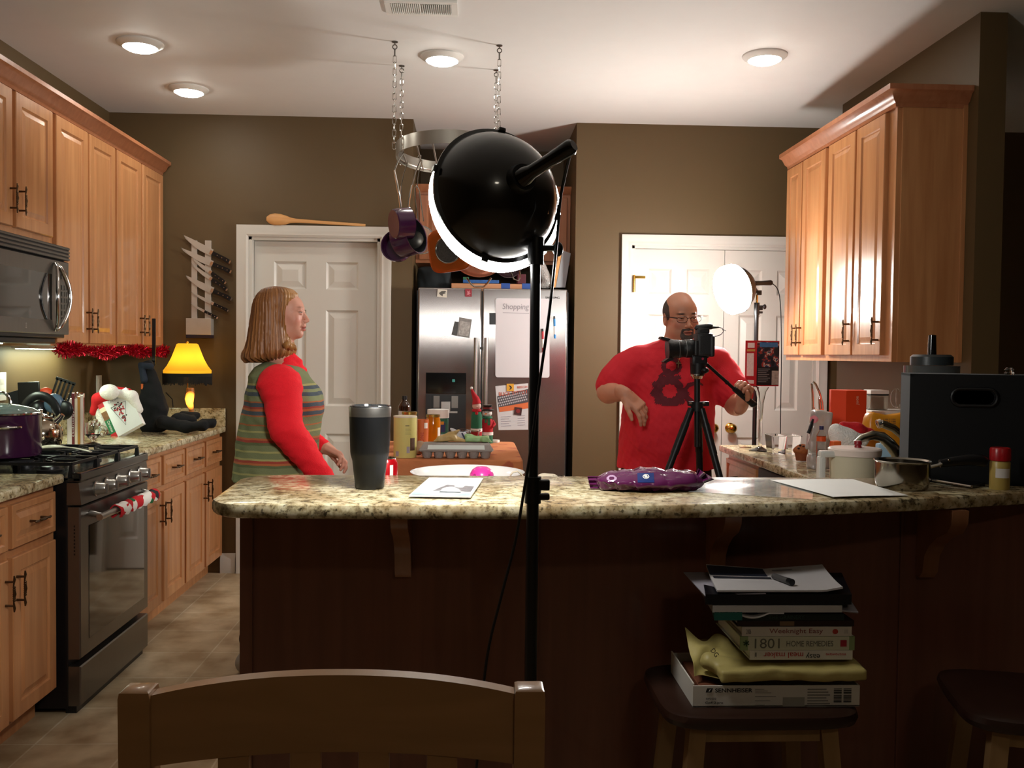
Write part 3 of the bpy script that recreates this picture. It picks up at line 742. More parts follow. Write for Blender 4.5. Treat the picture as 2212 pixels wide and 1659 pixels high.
# pepper mill / spice jars behind books
for i, (px, lab) in enumerate([(158, 'left of the two silver-topped spice jars behind the cookbooks'), (168, 'right of the two silver-topped spice jars behind the cookbooks')]):
    p = W(px, 850, Y=4.70); t = thing('spice_jar', lab, 'jar', (p.x, 4.70+.02*i, ZT), 0, 'spice jars behind the cookbooks')
    b = B(); b.lathe([(0, 0), (.022, 0), (.022, p.z-ZT-.02), (0, p.z-ZT-.02)], seg=16); b.build('jar_body', mat('spice_red', '8a2a22', .3), t)
    b = B(); b.lathe([(0, p.z-ZT-.02), (.023, p.z-ZT-.02), (.023, p.z-ZT), (.016, p.z-ZT+.006), (0, p.z-ZT+.006)], seg=16); b.build('lid', CHROME, t)
# glass footed mug
t = thing('glass_mug', 'clear footed glass mug with round bulbs beside the stove', 'glass', (W(201, 960, Z=ZT).x, W(201, 960, Z=ZT).y, ZT))
b = B(); b.lathe([(0, 0), (.034, 0), (.034, .003), (.008, .012), (.007, .022), (.02, .03), (.036, .05), (.038, .075), (.033, .105), (.031, .105), (.035, .075), (.033, .052), (.015, .034), (0, .032)], seg=28); b.build('bowl', GLASS, t)
b = B(); b.tube([(.036+.03*math.sin(a), 0, .065-.022*math.cos(a)) for a in np.linspace(0, math.pi, 12)], .007, 8); b.build('handle', GLASS, t)
for dx, dz in ((-.01, .102), (.012, .112), (.024, .098), (.045, .055)):
    b = B(); b.sph((dx, 0, dz), .013, 12, 8); b.build('bulb', GLASS, t)
# white switch plates / outlets
def outlet(px, py, wall, lab, w_=.07, h=.115):
    if wall == 'L': p = W(px, py, X=XL); M = FY(XL, 1); u = p.y
    else: p = W(px, py, Y=YB); M = FX(YB); u = p.x
    t = thing('wall_outlet', lab, 'outlet', p)
    b = B(); prof_panel(b, M, u-w_/2, u+w_/2, p.z-h/2, p.z+h/2, [(0, .0005), (0, .004), (.003, .006)]); b.build('plate', WHITE, t, True)
    b = B()
    for q in (-.022, .022): prof_panel(b, M, u-.015, u+.015, p.z+q-.013, p.z+q+.013, [(0, .006), (0, .0075), (.002, .008)])
    b.build('socket', mat('socket_cream', 'd8d4c8', .4), t, True)
outlet(213, 832, 'L', 'white outlet on the left wall just above the Santa hat')
outlet(352, 836, 'L', 'white outlet on the left wall between the apron and the leg lamp')
outlet(2, 835, 'L', 'white outlet at the very left edge of the photo', .08, .13)
# ---- cookbook with santa hat on a stand
bc = Vector((-1.985, 5.02, ZT))
t = thing('cookbook_stand', 'dark wire book stand on the left counter behind the glass mug', 'stand', bc)
b = B(); b.tube([bc+Vector((-.06, -.02, .006)), bc+Vector((.13, -.02, .006))], .004, 8)
for q in (-.05, .12): b.tube([bc+Vector((q, -.05, .03)), bc+Vector((q, -.045, .006)), bc+Vector((q, .05, .006)), bc+Vector((q*.7, .06, .14))], .004, 8)
b.build('frame', IRON, t, True)
c = W(262, 894, Y=5.0); Rb = Matrix.Rotation(math.radians(-14), 3, 'X') @ Matrix.Rotation(math.radians(-28), 3, 'Z') @ Matrix.Rotation(math.radians(20), 3, 'Y').inverted()
Rb = Matrix.Rotation(math.radians(-8), 3, 'Z') @ Matrix.Rotation(math.radians(-14), 3, 'X') @ Matrix.Rotation(math.radians(-31), 3, 'Y')
t = thing('cookbook', 'white holiday cookbook with green and red spine leaning under the Santa hat', 'book', c+Vector((0, 0, -.115)))
MB = Matrix.Translation(c) @ Rb.to_4x4()
def bb_(b, x0, x1, y0, y1, z0, z1): b.bx(x0, x1, y0, y1, z0, z1)
b = B(); bb_(b, -.088, .088, -.018, -.016, -.112, .112); bb_(b, -.088, .088, .016, .018, -.112, .112); b.xf(MB); b.build('cover', mat('book_white_gloss', 'dcdfe2', .25), t, True)
b = B(); bb_(b, -.086, .086, -.016, .016, -.110, .110); b.xf(MB); b.build('pages', PAPER, t, True)
b = B(); 
for z0, z1, m in ((-.112, -.082, 0), (-.082, .0, 1), (.0, .05, 2), (.05, .075, 3), (.075, .112, 0)):
    b.bx(-.0895, -.088, -.018, .018, z0, z1, m); b.bx(-.088, -.058, -.0188, -.018, z0, z1, m)
b.xf(MB); b.build('spine', [mat('bk_red', 'b9202c', .4), mat('bk_green', '1e6e44', .4), mat('bk_brown', '7a5433', .4, var=.5, scale=60), mat('bk_cream', 'd8ceb2', .4)], t, True)
b = B(); rr = random.Random(5)
for i in range(60):
    v = rr.random(); u = rr.gauss(0, .5)*(1-v)*.045; b.sph((u+.012, -.0185, .05-.11*v+.01*rr.random()), (.0045, .001, .0045), 8, 5, m=0 if rr.random() < .6 else 1)
b.tube([(-.03, -.0187, .05), (.005, -.0187, -.075), (.055, -.0187, .045), (-.03, -.0187, .05)], .0016, 6, 1)
b.xf(MB); b.build('cover_picture', [mat('bk_berry', 'b01e30', .4), mat('bk_dark', '2a2624', .5)], t, True)
text('Christmas', MB @ Matrix.Translation((.012, -.0189, .085)) @ RX90, .09, .018, mat('ink_grey', '7d8790', .5), t)
text('Christmas', MB @ Matrix.Translation((-.072, -.0192, -.04)) @ RX90 @ Matrix.Rotation(-math.pi/2, 4, 'Z'), .065, .014, WHITE, t)
hc = c+Vector((-.02, .0, .10)); HX = Vector((.09, -.04, .0))
t = thing('santa_hat', 'red and white plush Santa hat draped over the leaning cookbook', 'hat', c+Vector((-.02, .03, .06)))
P_ = lambda px, py, y: W(px, py, Y=y)
soft('cone', [('c', P_(243, 852, 5.03), P_(212, 862, 5.03), .035, .03), ('c', P_(212, 862, 5.03), P_(202, 890, 5.03), .028, .020), ('c', P_(232, 845, 5.03), P_(275, 850, 5.05), .03, .03), ('c', P_(275, 855, 5.04), P_(292, 882, 5.04), .022, .012)], RED, t, .005, .02)
soft('pompom', [('e', P_(236, 847, 4.96), (.05, .035, .042))], FUR, t, .005)
soft('brim', [('c', P_(258, 850, 5.0), P_(285, 856, 5.0), .022, .03), ('c', P_(285, 856, 5.0), P_(300, 885, 5.0), .028, .022)], FUR, t, .005)
soft('brim', [('c', P_(212, 880, 5.04), P_(222, 915, 5.04), .022, .028), ('c', P_(222, 915, 5.04), P_(240, 925, 5.04), .028, .015)], FUR, t, .005)
# ---- apron hanging and slumped on the counter
NAVY = mat('navy_canvas', '1f2836', .9, var=.25, scale=20, bump=.3, bscale=30); APB = mat('black_cloth', '101114', .95, var=.3, scale=30, bump=.4, bscale=25)
t = thing('apron', 'dark navy apron hanging from the cabinet handle and slumped on the counter', 'apron', W(390, 925, Z=ZT))
Y0 = 5.27
q = lambda px, py, y=Y0: W(px, py, Y=y)
soft('apron_body', [('c', q(322, 800), q(328, 920), .012, .05), ('c', q(312, 792), q(318, 860), .020, .032), ('c', q(325, 790), q(345, 885), .022, .045), ('c', q(335, 880), q(352, 918), .045, .035), ('c', q(312, 860), q(315, 924), .022, .022), ('c', q(330, 915), q(370, 915, 5.15), .035, .035), ('c', q(320, 788), q(303, 790), .018, .008)],
     APB, t, .006, .03, warp=lambda V: V+jit(V, .0025, 45, 1)*np.array([1, 1, .3]))
soft('apron_skirt', [('c', q(352, 912, 5.12), q(400, 922, 5.1), .038, .03), ('c', q(385, 905, 5.2), q(415, 908, 5.25), .035, .03), ('c', q(400, 922, 5.1), q(440, 920, 5.1), .026, .028), ('c', q(440, 915, 5.15), q(459, 914, 5.15), .028, .026), ('c', q(395, 895, 5.3), q(425, 898, 5.3), .02, .02)],
     APB, t, .006, .03, warp=lambda V: V+jit(V, .0025, 45, 2)*np.array([1, 1, .5]))
soft('apron_bib', [('c', q(303, 787, 5.24), q(325, 792, 5.24), .012, .02), ('c', q(306, 795, 5.24), q(312, 820, 5.24), .016, .022)], NAVY, t, .005, .02)
b = B(); a0 = q(333, 688, 5.3); a1 = q(332, 790, 5.3); b.box((a0+a1)/2, (.020, .010, (a0-a1).length), 0, .003); b.build('strap', BLACK, t, True)
b = B(); b.bx(a1.x-.008, a1.x+.006, 5.285, 5.295, a1.z+.0, a1.z+.02); b.build('buckle', CHROME, t, True)
b = B(); p = q(307, 835, 5.235); b.box(p, (.012, .003, .03)); b.build('label_patch', mat('orange_patch', 'c05a20', .7), t, True)
# ---- leg lamp
lc = W(411, 900, Y=5.44); t = thing('leg_lamp', 'lamp shaped like a leg with glowing yellow fringed shade', 'lamp', (lc.x, 5.44, ZT+.0))
z = lambda py: W(405, py, Y=5.44).z
dx = lambda px, py: W(px, py, Y=5.44).x
R_ = []; top, bot = z(746), z(808)
cx = dx(405, 770)
prof = [(.115, z(819)), (.136, z(812)), (.137, z(800)), (.116, z(790)), (.094, z(775)), (.078, z(760)), (.062, z(744)), (.052, z(742))]
seg = 48; b = B(); rings_ = []
for i, (r_, zz) in enumerate(prof[1:]):
    rings_.append([(cx+r_*math.cos(2*math.pi*k/seg)*(1-.035*abs(math.cos(4*math.pi*k/seg))), 5.44+r_*math.sin(2*math.pi*k/seg)*(1-.035*abs(math.cos(4*math.pi*k/seg))), zz) for k in range(seg)])
b.rings(rings_, cap0=False, cap1=False)
SH = mat('yellow_lamp_shade', 'f0c038', .8, var=.06); N, L, p_ = nodes(SH); p_.inputs['Transmission Weight'].default_value = 0
tr = N.new('ShaderNodeBsdfTranslucent'); tr.inputs[0].default_value = lin('ffd640'); ms = N.new('ShaderNodeMixShader'); ms.inputs[0].default_value = .6
L.new(p_.outputs[0], ms.inputs[1]); L.new(tr.outputs[0], ms.inputs[2]); L.new(ms.outputs[0], N['Material Output'].inputs[0])
b.build('lamp_shade', SH, t, True)
b = B(); rr = random.Random(2)
for k in range(170):
    a = 2*math.pi*k/170; r_ = .135; x, y = cx+r_*math.cos(a), 5.44+r_*math.sin(a); zz = z(812); l = .045*(.8+.4*rr.random())
    b.box((x, y, zz-l/2), (.0035, .0035, l), R=Matrix.Rotation(a, 3, 'Z'))
b.lathe([(.137, z(813)), (.1385, z(806)), (.136, z(806)), (.134, z(813))], (cx, 5.44, 0), 40, cap0=False, cap1=False)
b.build('fringe', mat('black_fringe', '0c0b0b', .8), t, True)
b = B(); pp = [(dx(411, 838), z(838), .021), (dx(411, 850), z(850), .024), (dx(409, 862), z(862), .025), (dx(410, 872), z(872), .020), (dx(413, 882), z(882), .0145), (dx(414, 898), z(898), .013), (dx(411, 912), z(912), .02)]
b.tube([(x, 5.44, zz) for x, zz, r_ in pp], [r_ for _, _, r_ in pp], 18); 
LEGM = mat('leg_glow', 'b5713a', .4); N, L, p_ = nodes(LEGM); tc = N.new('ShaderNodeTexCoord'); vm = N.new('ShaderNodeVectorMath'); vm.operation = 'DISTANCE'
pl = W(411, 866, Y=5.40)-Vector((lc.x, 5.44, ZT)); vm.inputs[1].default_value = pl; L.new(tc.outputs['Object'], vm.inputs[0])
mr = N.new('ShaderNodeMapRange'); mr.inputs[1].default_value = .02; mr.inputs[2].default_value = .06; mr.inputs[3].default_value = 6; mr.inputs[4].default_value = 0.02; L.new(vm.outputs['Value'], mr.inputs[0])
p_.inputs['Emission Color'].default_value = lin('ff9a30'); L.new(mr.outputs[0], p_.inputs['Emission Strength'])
b.build('leg', LEGM, t, True)
b = B(); b.lathe([(0, 0), (.05, 0), (.05, .012), (0, .014)], (lc.x, 5.44, ZT), 24); b.tube([(lc.x, 5.44, ZT+.014), (lc.x+.03, 5.42, ZT+.02), (lc.x+.06, 5.40, ZT+.012)], [.018, .016, .008], 12); b.build('base', BLACKG, t, True)
b = B(); b.tube([(cx, 5.44, z(838)), (cx, 5.44, z(741))], .004, 8); b.sph((cx, 5.44, z(739)), .008, 12, 8); b.build('finial', BRASS, t, True)
b = B(); b.sph((cx, 5.44, z(785)), .028, 16, 12); b.build('bulb', mat('warm_bulb', 'ffd9a0', .5, emis=L_LAMP), t, True)
b = B(); b.tube([W(352, 838, X=XL+.01), W(360, 850, Y=5.55), W(372, 862, Y=5.5), W(374, 880, Y=5.5)], .003, 6); one('lamp_cord', b, BLACK, 'thin dark cord hanging from the outlet by the leg lamp', 'cord', W(360, 850, Y=5.55), world=True)
# ================================================================ KNIVES ON THE WALL
yk = YB-.02
t = thing('knife_rack', 'wall-mounted steel knife rack with two vertical strips and base block', 'knife rack', (W(436, 690, Y=YB).x, YB, W(436, 700, Y=YB).z))
for x0, x1 in ((415, 427), (444, 457)):
    b = B(); a = W(x0, 520, Y=YB); c = W(x1, 692, Y=YB); b.bx(a.x, c.x, YB-.014, YB-.001, c.z, a.z, 0, .001); b.build('magnetic_strip', KNIFE, t, True)
a = W(408, 688, Y=YB); c = W(462, 724, Y=YB); b = B(); b.bx(a.x, c.x, YB-.06, YB-.001, c.z, a.z, 0, .002); b.build('block', KNIFE, t, True)
d = W(462, 731, Y=YB); b = B(); b.bx(a.x, c.x, YB-.06, YB-.001, d.z, c.z-.0005, 0, .002); b.build('block_base', mat('dark_purple_base', '221c2c', .4), t, True)
KN = [((392, 513), (458, 546), (498, 566), 15, 'chef knife on the wall rack, topmost'), ((387, 540), (459, 570), (497, 592), 13, 'chef knife on the wall rack, second from the top'), ((411, 558), (456, 589), (488, 611), 8, 'narrow knife on the wall rack, third from the top'), ((411, 572), (457, 603), (489, 629), 8, 'narrow knife on the wall rack, fourth from the top'), ((397, 600), (460, 628), (499, 650), 14, 'broad chef knife on the wall rack, fifth from the top'), ((411, 633), (461, 656), (493, 673), 7, 'utility knife on the wall rack, second from the bottom'), ((411, 657), (441, 672), (470, 688), 5, 'small paring knife lowest on the wall rack')]
for tip, bol, end, wd, lab in KN:
    T_, Bo, E = [W(*q_, Y=yk) for q_ in (tip, bol, end)]
    t = thing('kitchen_knife', lab, 'knife', Bo, 0, 'knives on the wall rack')
    ax = (Bo-T_).normalized(); up = Vector((-ax.z, 0, ax.x)); wv = wd*.00284
    L_ = (Bo-T_).length; b = B(); pts = []
    for f_ in np.linspace(0, 1, 10): pts.append((f_*L_, -wv*min(1, (f_*1.6)**.6)))
    pts = [(p[0], p[1]+wv*.5) for p in pts]+[(L_, wv*.5), (L_*.3, wv*.5), (0, wv*.45)]
    M = Matrix(((ax.x, up.x, 0, T_.x), (0, 0, 1, yk), (ax.z, up.z, 0, T_.z), (0, 0, 0, 1)))
    b.prism(pts, -.001, .002, M); b.build('blade', KNIFE, t, True)
    L2 = (E-Bo).length; hw = min(.012, .0035+wv*.28)
    b = B(); b.prism([(0, -hw*.8), (.01, -hw), (L2*.6, -hw*.8), (L2*.9, -hw*1.2), (L2, -hw*.9), (L2, hw*.6), (L2*.8, hw), (0, hw)], -.008, .008, M @ Matrix.Translation((L_, 0, 0))); b.build('handle', BLACK, t, True)
    b = B(); b.prism([(-.012, -hw*.9), (.004, -hw*1.0), (.004, hw*1.0), (-.012, hw*.9)], -.0086, .0086, M @ Matrix.Translation((L_, 0, 0)))
    b.build('bolster', CHROME, t, True)
    for f_ in (.3, .55, .8):
        b = B(); b.lathe([(0, 0), (.0026, 0), (.0026, .0012), (0, .0015)], M=M @ Matrix.Translation((L_+L2*f_, 0, -.0092)), seg=10); b.build('rivet', CHROME, t, True)
    b = B(); b.prism([(L2-.006, -hw*.95), (L2+.003, -hw*.9), (L2+.003, hw*.6), (L2-.006, hw*.7)], -.0086, .0086, M @ Matrix.Translation((L_, 0, 0)))
    b.build('end_cap', CHROME, t, True)
# wooden spoon above the door
zt = DT+.068
b = B(); p0 = Vector((W(577, 482, Y=YB-.012).x, YB-.028, zt+.036)); p1 = Vector((W(790, 494, Y=YB).x, YB-.02, zt+.009))
dv = p1-p0; fr = [0, .03, .08, .14, .2, .24, .3, .5, .7, .9, 1]; rr = [.012, .028, .036, .034, .026, .017, .012, .010, .009, .0085, .007]
b.tube([p0+dv*f_ for f_ in fr], rr, 16, flat=(.4, 1)); 
one('wooden_spoon', b, PALEW, 'very long wooden spoon resting on top of the left door frame', 'spoon', p0, world=True)
# ================================================================ RIGHT RUN
XC = 1.765
t = cabinet('tall maple wall cabinet on the right with four narrow doors', -1, XC, 3.83, 5.145, 1.337, 2.43, .294, [(3.90, 4.19, -1), (4.21, 4.525, -1), (4.57, 4.88, 1), (4.90, 5.13, -1)], hz=1.47, name='upper_cabinet', dz=(1.365, 2.395))
PR2 = [(-.01, 2.40), (.012, 2.40), (.016, 2.415), (.03, 2.425), (.045, 2.452), (.062, 2.46), (.062, 2.482), (-.01, 2.482)]
b = B(); crown(b, [(XC, 5.145, -1, 0), (XC, 3.83, -1, -1), (XR-.002, 3.83, 0, -1)], PR2); one('crown_moulding', b, MAPLE2, 'crown moulding wrapping the top of the right wall cabinet', 'moulding', (XC+.1, 4.4, 2.40), world=True)
b = B(); b.bx(XC+.02, XR, 3.822, 3.8295, 1.337, 2.42, 0, .002); b.bx(XR-.02, XR, 3.815, 3.822, 1.337, 2.42, 0, .002); b.build('end_panel', MAPLE, t, True)
XK = 1.285
cabinet('maple base cabinet at the far end of the right counter', -1, XK+.04, 4.16, 4.70, .10, .86, .70, [(4.18, 4.68, 1)], [(4.18, 4.68)], .56, kick=1, dz=DZ, wz=WZ)
t = thing('dishwasher', 'black dishwasher under the right counter', 'dishwasher', (1.66, 3.85, 0))
b = B(); b.bx(XK+.04, 2.04, 3.55, 4.155, .02, .858, 0, .004); b.build('body', BLACK, t, True)
b = B(); prof_panel(b, FY(XK+.04, -1), 3.56, 4.145, .12, .72, [(0, 0), (0, .016), (.004, .02)]); b.build('door', BLACKG, t, True)
b = B(); prof_panel(b, FY(XK+.04, -1), 3.56, 4.145, .73, .85, [(0, 0), (0, .016), (.004, .02)]); b.build('control_panel', BLACK, t, True)
YK = 2.33   # kitchen side of the bar wall
YK2 = 2.98
cabinet('maple base cabinet under the right counter by the sink', -1, XK+.04, 2.985, 3.545, .10, .86, .70, [(3.0, 3.26, 1), (3.28, 3.53, -1)], [], .56, kick=1, dz=DZ, wz=WZ)
# cabinets under the lower peninsula counter
t = thing('base_cabinet', 'maple base cabinet on the kitchen side of the bar', 'cabinet', (.3, 2.65, 0))
b = B(); b.bx(-.52, 1.32, YK, YK2-.06, .10, .86, 0, .002); b.bx(-.52, 1.32, YK, YK2-.13, 0, .10); b.build('body', MAPLE, t, True)
for i in range(4):
    u0 = -.50+.455*i; Mx = Matrix(((1, 0, 0, 0), (0, 0, 1, YK2-.06), (0, 1, 0, 0), (0, 0, 0, 1)))
    b = B(); raised(b, Mx, u0, u0+.44, *DZ); d = b.build('door', MAPLE, t, True)
    b = B(); raised(b, Mx, u0, u0+.44, *WZ, .02, .022); b.build('drawer', MAPLE, t, True)
b = B(); slab([(-.54, YK), (XR, YK), (XR, 4.74), (XK, 4.74), (XK, YK2), (-.54, YK2)], ZT-.035, ZT, b)
one('countertop', b, GRAN, 'granite countertop on the right reaching behind the raised bar', 'countertop', (1.6, 3.5, ZT-.035), world=True)
# ================================================================ BAR
ZB = 1.04
b = B(); 
outl = [(458, 1076), (466, 1082), (482, 1086), (507, 1088), (600, 1089.5), (760, 1090.5), (900, 1091), (1122, 1091.5), (1300, 1091), (1484, 1089.5), (1660, 1086), (1840, 1081.5), (2023, 1074), (2212, 1063), (2420, 1046)]
pts = [W(x, y, Z=ZB).xy for x, y in outl]; yb_ = W(530, 1031, Z=ZB).y
pts = [(p.x, p.y) for p in pts]; pts += [(pts[-1][0], yb_+.06), (-.46, yb_+.06), (-.535, yb_+.035), (-.565, yb_-.02)]
P_L = pts
slab(pts, ZB-.031, ZB, b, .009)
one('countertop', b, GRAN, 'long polished granite bar top with a curved front edge', 'bar top', (.5, 2.1, ZB-.031), world=True)
t = thing('bar_counter', 'dark cherry-stained panelled bar front under the granite top', 'bar', (.6, 2.26, 0))
b = B(); b.bx(-.545, 1.75, 2.21, 2.325, 0, ZB-.0315, 0, .002); b.build('panel', CHERRY, t, True)
for x in (-.545, .16, 1.05):
    b = B(); b.bx(x, x+(.03 if x < 0 else .006), 2.203, 2.21, .1, ZB-.035, 0, .001); b.build('panel_strip', CHERRY, t, True)
b = B(); b.bx(-.545, 1.75, 2.195, 2.21, 0, .1, 0, .004); b.build('baseboard', CHERRY, t, True)
CORB = wood('corbel_wood', '8a5a3c', '9a6848')
def corbel(px, lab):
    x = W(px, 1160, Y=2.15).x; b = B()
    pr = [(0, 0), (0, -.185), (.018, -.188), (.035, -.17), (.042, -.13), (.065, -.10), (.10, -.075), (.145, -.055), (.165, -.03), (.168, 0)]
    M = Matrix(((0, 0, 1, x), (-1, 0, 0, 2.209), (0, 1, 0, ZB-.0325), (0, 0, 0, 1))); b.prism(pr, -.019, .019, M)
    one('corbel', b, CORB, lab, 'bracket', (x, 2.209, ZB-.22), world=True, group='corbels under the bar top')
corbel(869, 'wooden corbel under the bar top, left one below the tumbler'); corbel(1556, 'wooden corbel under the bar top above the stack of books'); corbel(2022, 'wooden corbel under the bar top at the right, deep in shadow')
# tumbler
tp = W(797, 1056, Z=ZB); t = thing('travel_tumbler', 'tall black insulated tumbler with steel rim on the bar', 'tumbler', (tp.x, 2.13, ZB))
zz = lambda py: (W(797, py, Y=2.13).z-ZB)
b = B(); b.lathe([(0, 0), (.031, 0), (.0335, .003), (.034, zz(1040)), (.0385, zz(1005)), (.0395, zz(995)), (.0435, zz(982)), (.0445, zz(975)), (.0475, zz(899))], seg=40, cap1=False); b.build('body', mat('matte_black_powder', '0d0e10', .38, var=.1), t)
b = B(); b.lathe([(.0476, zz(899)), (.0484, zz(880)), (.0478, zz(878)), (.045, zz(880)), (.0448, zz(897))], seg=40, cap0=False, cap1=False); b.build('steel_rim', STEEL, t)
b = B(); b.lathe([(.045, zz(884)), (.0465, zz(876)), (.043, zz(875)), (.040, zz(881)), (0, zz(881))], seg=40, cap0=False); b.box((.01, .015, zz(878)), (.02, .012, .006), 0, .002); b.build('lid', mat('smoke_plastic', '2a2c2e', .1, coat=.5), t)
def sheet(name, px, Z, m, label, cat, thick=.0012, bend=None, nu=16, nv=10, world=True, sub=None):
    "quad of photo corners (tl,tr,br,bl) lying at height Z"
    c = [W(x, y, Z=Z) for x, y in px]
    b = B()
    def f(u, v):
        p = c[0].lerp(c[1], u).lerp(c[3].lerp(c[2], u), v)
        if bend: p = p+Vector((0, 0, bend(u, v)))
        return p
    b.grid(f, nu, nv, thick=thick)
    mid_ = (c[0]+c[2])/2
    return one(name, b, m, label, cat, mid_, world=True), c, f
MAG = mat('magazine_print', 'e6e8e8', .22); N, L, p_ = nodes(MAG)
o, c, f = sheet('magazine', [(927, 1034), (1044, 1035), (1017, 1075), (883, 1073)], ZB+.004, MAG, 'white glossy magazine lying on the bar right of the tumbler', 'magazine', .003, lambda u, v: .0035*math.sin(u*3.1)*math.sin(v*3.1))
o2 = o
b = B(); 
for (u0, u1, v0, v1, cc) in ((.32, .95, .52, .80, 0), (0.02, .98, .86, .97, 1), (.45, .8, .83, .87, 2)):
    V_ = [f(u0+(u1-u0)*(.25 if (cc == 0 and vv == v0) else 0), vv)+Vector((0, 0, .0036)) for vv in (v0, v1)]+[f(u1, vv)+Vector((0, 0, .0036)) for vv in (v1, v0)]
    b.poly(V_, [(0, 1, 2, 3)], cc)
b.build('cover_picture', [mat('mag_grey', '7f7d80', .3, var=.6, scale=90), mat('mag_teal', 'a9c4c4', .3), mat('mag_dark', '4a5a60', .3)], o, True)
sheet('plastic_sheet', [(1544, 1036), (1760, 1036), (1755, 1079), (1487, 1062)], ZB+.0012, mat('clear_sheet', 'cfd4d4', .06, alpha=.35, coat=.3), 'clear plastic sheet catching glare on the bar, between bag and paper', 'plastic sheet', .0008)
sheet('paper_sheet', [(1664, 1037), (1842, 1036), (1962, 1070), (1800, 1075)], ZB+.0035, PAPER, 'blank white sheet of paper on the bar before the saucepan', 'paper', .0006, lambda u, v: .0015*math.sin(u*2.6+v))
sheet('paper_scrap', [(2020, 1062), (2075, 1066), (2090, 1069), (2030, 1067)], ZB+.001, mat('cream_paper', 'c9bd95', .8), 'small cream scrap of paper on the bar near the chrome-edged device', 'paper', .0006)
# purple bag
PB = mat('purple_film', '521a44', .14, var=.25, scale=14, coat=.7); 
YBG = 2.12; q = lambda px, py, y=YBG: W(px, py, Y=y)
t = thing('food_bag', 'glossy purple plastic bag of food lying on the bar', 'bag', W(1400, 1050, Z=ZB))
def wr(V):
    V = V+jit(V, .0012, 90, 4)+jit(V, .0011, 170, 14); V[:, 2] = np.maximum(V[:, 2], ZB+.0015); return V
soft('bag_body', [('c', q(1318, 1042), q(1400, 1038), .020, .027), ('c', q(1400, 1040), q(1480, 1040), .027, .024), ('e', q(1395, 1040), (.12, .055, .023)), ('c', q(1480, 1043), q(1512, 1043), .018, .008)], PB, t, .004, .02, warp=wr)
b = B()
def fl(u, v): 
    a = q(1318, 1030).lerp(q(1322, 1056), v); e = q(1269, 1030).lerp(q(1275, 1054), v); p = a.lerp(e, u); return p+Vector((0, .004*math.sin(v*17)*u, .0))
b.grid(fl, 8, 14, thick=.0015); b.build('bag_end', PB, t, True); b = B()
def fr_(u, v):
    a = q(1500, 1040).lerp(q(1490, 1056), v); e = q(1508, 1012).lerp(q(1545, 1037), v); p = a.lerp(e, u); return p+Vector((0, .014*math.sin(v*15)*u, 0))
b.grid(fr_, 8, 14, thick=.0015); b.build('bag_end', PB, t, True)
b = B(); bvh_src = None
t_bag = t
def on_surface(obj, pts3, direction=(0, 1, 0), start=1.0, off=.0012):
    "project world points along a direction onto an object's surface"
    me = obj.data; M = parent_world(obj.parent) if obj.parent else Matrix.Translation(obj.location)
    vs = [M @ v.co for v in me.vertices]; bv = BVHTree.FromPolygons(vs, [p.vertices[:] for p in me.polygons])
    d = Vector(direction).normalized(); out = []
    for p in pts3:
        h = bv.ray_cast(Vector(p)-d*start, d)
        out.append(h[0]-d*off if h[0] is not None else None)
    return out
def decal(obj, fn, nu, nv, m, name, parent, direction=(0, 1, 0), start=1.0, off=.0012, mask=None, thick=.0006):
    P = [[fn(i/nu, j/nv) for j in range(nv+1)] for i in range(nu+1)]
    fl_ = [p for r in P for p in r]; pr = on_surface(obj, fl_, direction, start, off); b = B()
    vs = [b.bm.verts.new(p) if p is not None else None for p in pr]
    for i in range(nu):
        for j in range(nv):
            if mask and not mask((i+.5)/nu, (j+.5)/nv): continue
            a = [vs[i*(nv+1)+j], vs[(i+1)*(nv+1)+j], vs[(i+1)*(nv+1)+j+1], vs[i*(nv+1)+j+1]]
            if None in a: continue
            try: b.bm.faces.new(a)
            except ValueError: pass
    lone = [v for v in b.bm.verts if not v.link_faces]; bmesh.ops.delete(b.bm, geom=lone, context='VERTS')
    if not b.bm.faces: b.bm.free(); return None
    return b.build(name, m, parent, True)
bag = [c_ for c_ in t.children if c_.name.startswith('bag_body')][0]
def qd(x0, x1, y0, y1, Y=1.9): 
    return lambda u, v: W(x0+(x1-x0)*u, y0+(y1-y0)*v, Y=Y)
ray = (0, 1, -.12)
decal(bag, qd(1383, 1422, 1019, 1042), 12, 8, mat('bag_blue_label', '1c2f66', .2, coat=.5), 'blue_label', t, (.15, 1, -.14), .3)
decal(bag, qd(1395, 1411, 1022, 1033), 14, 14, WHITE, 'label_emblem', t, (.15, 1, -.14), .3, .0022, lambda u, v: .72 < math.hypot(u-.5, v-.5)*2 < .95 or (abs(u-.5) < .12 and abs(v-.5) < .3) or (abs(v-.5-(u-.5)*.5) < .1 and abs(u-.5) < .3))
decal(bag, qd(1310, 1334, 1024, 1040), 16, 12, mat('bag_pink_print', 'b08fb0', .3), 'round_print', t, (.15, 1, -.14), .3, .0015, lambda u, v: .55 < math.hypot(u-.5, v-.5)*2 < .98)
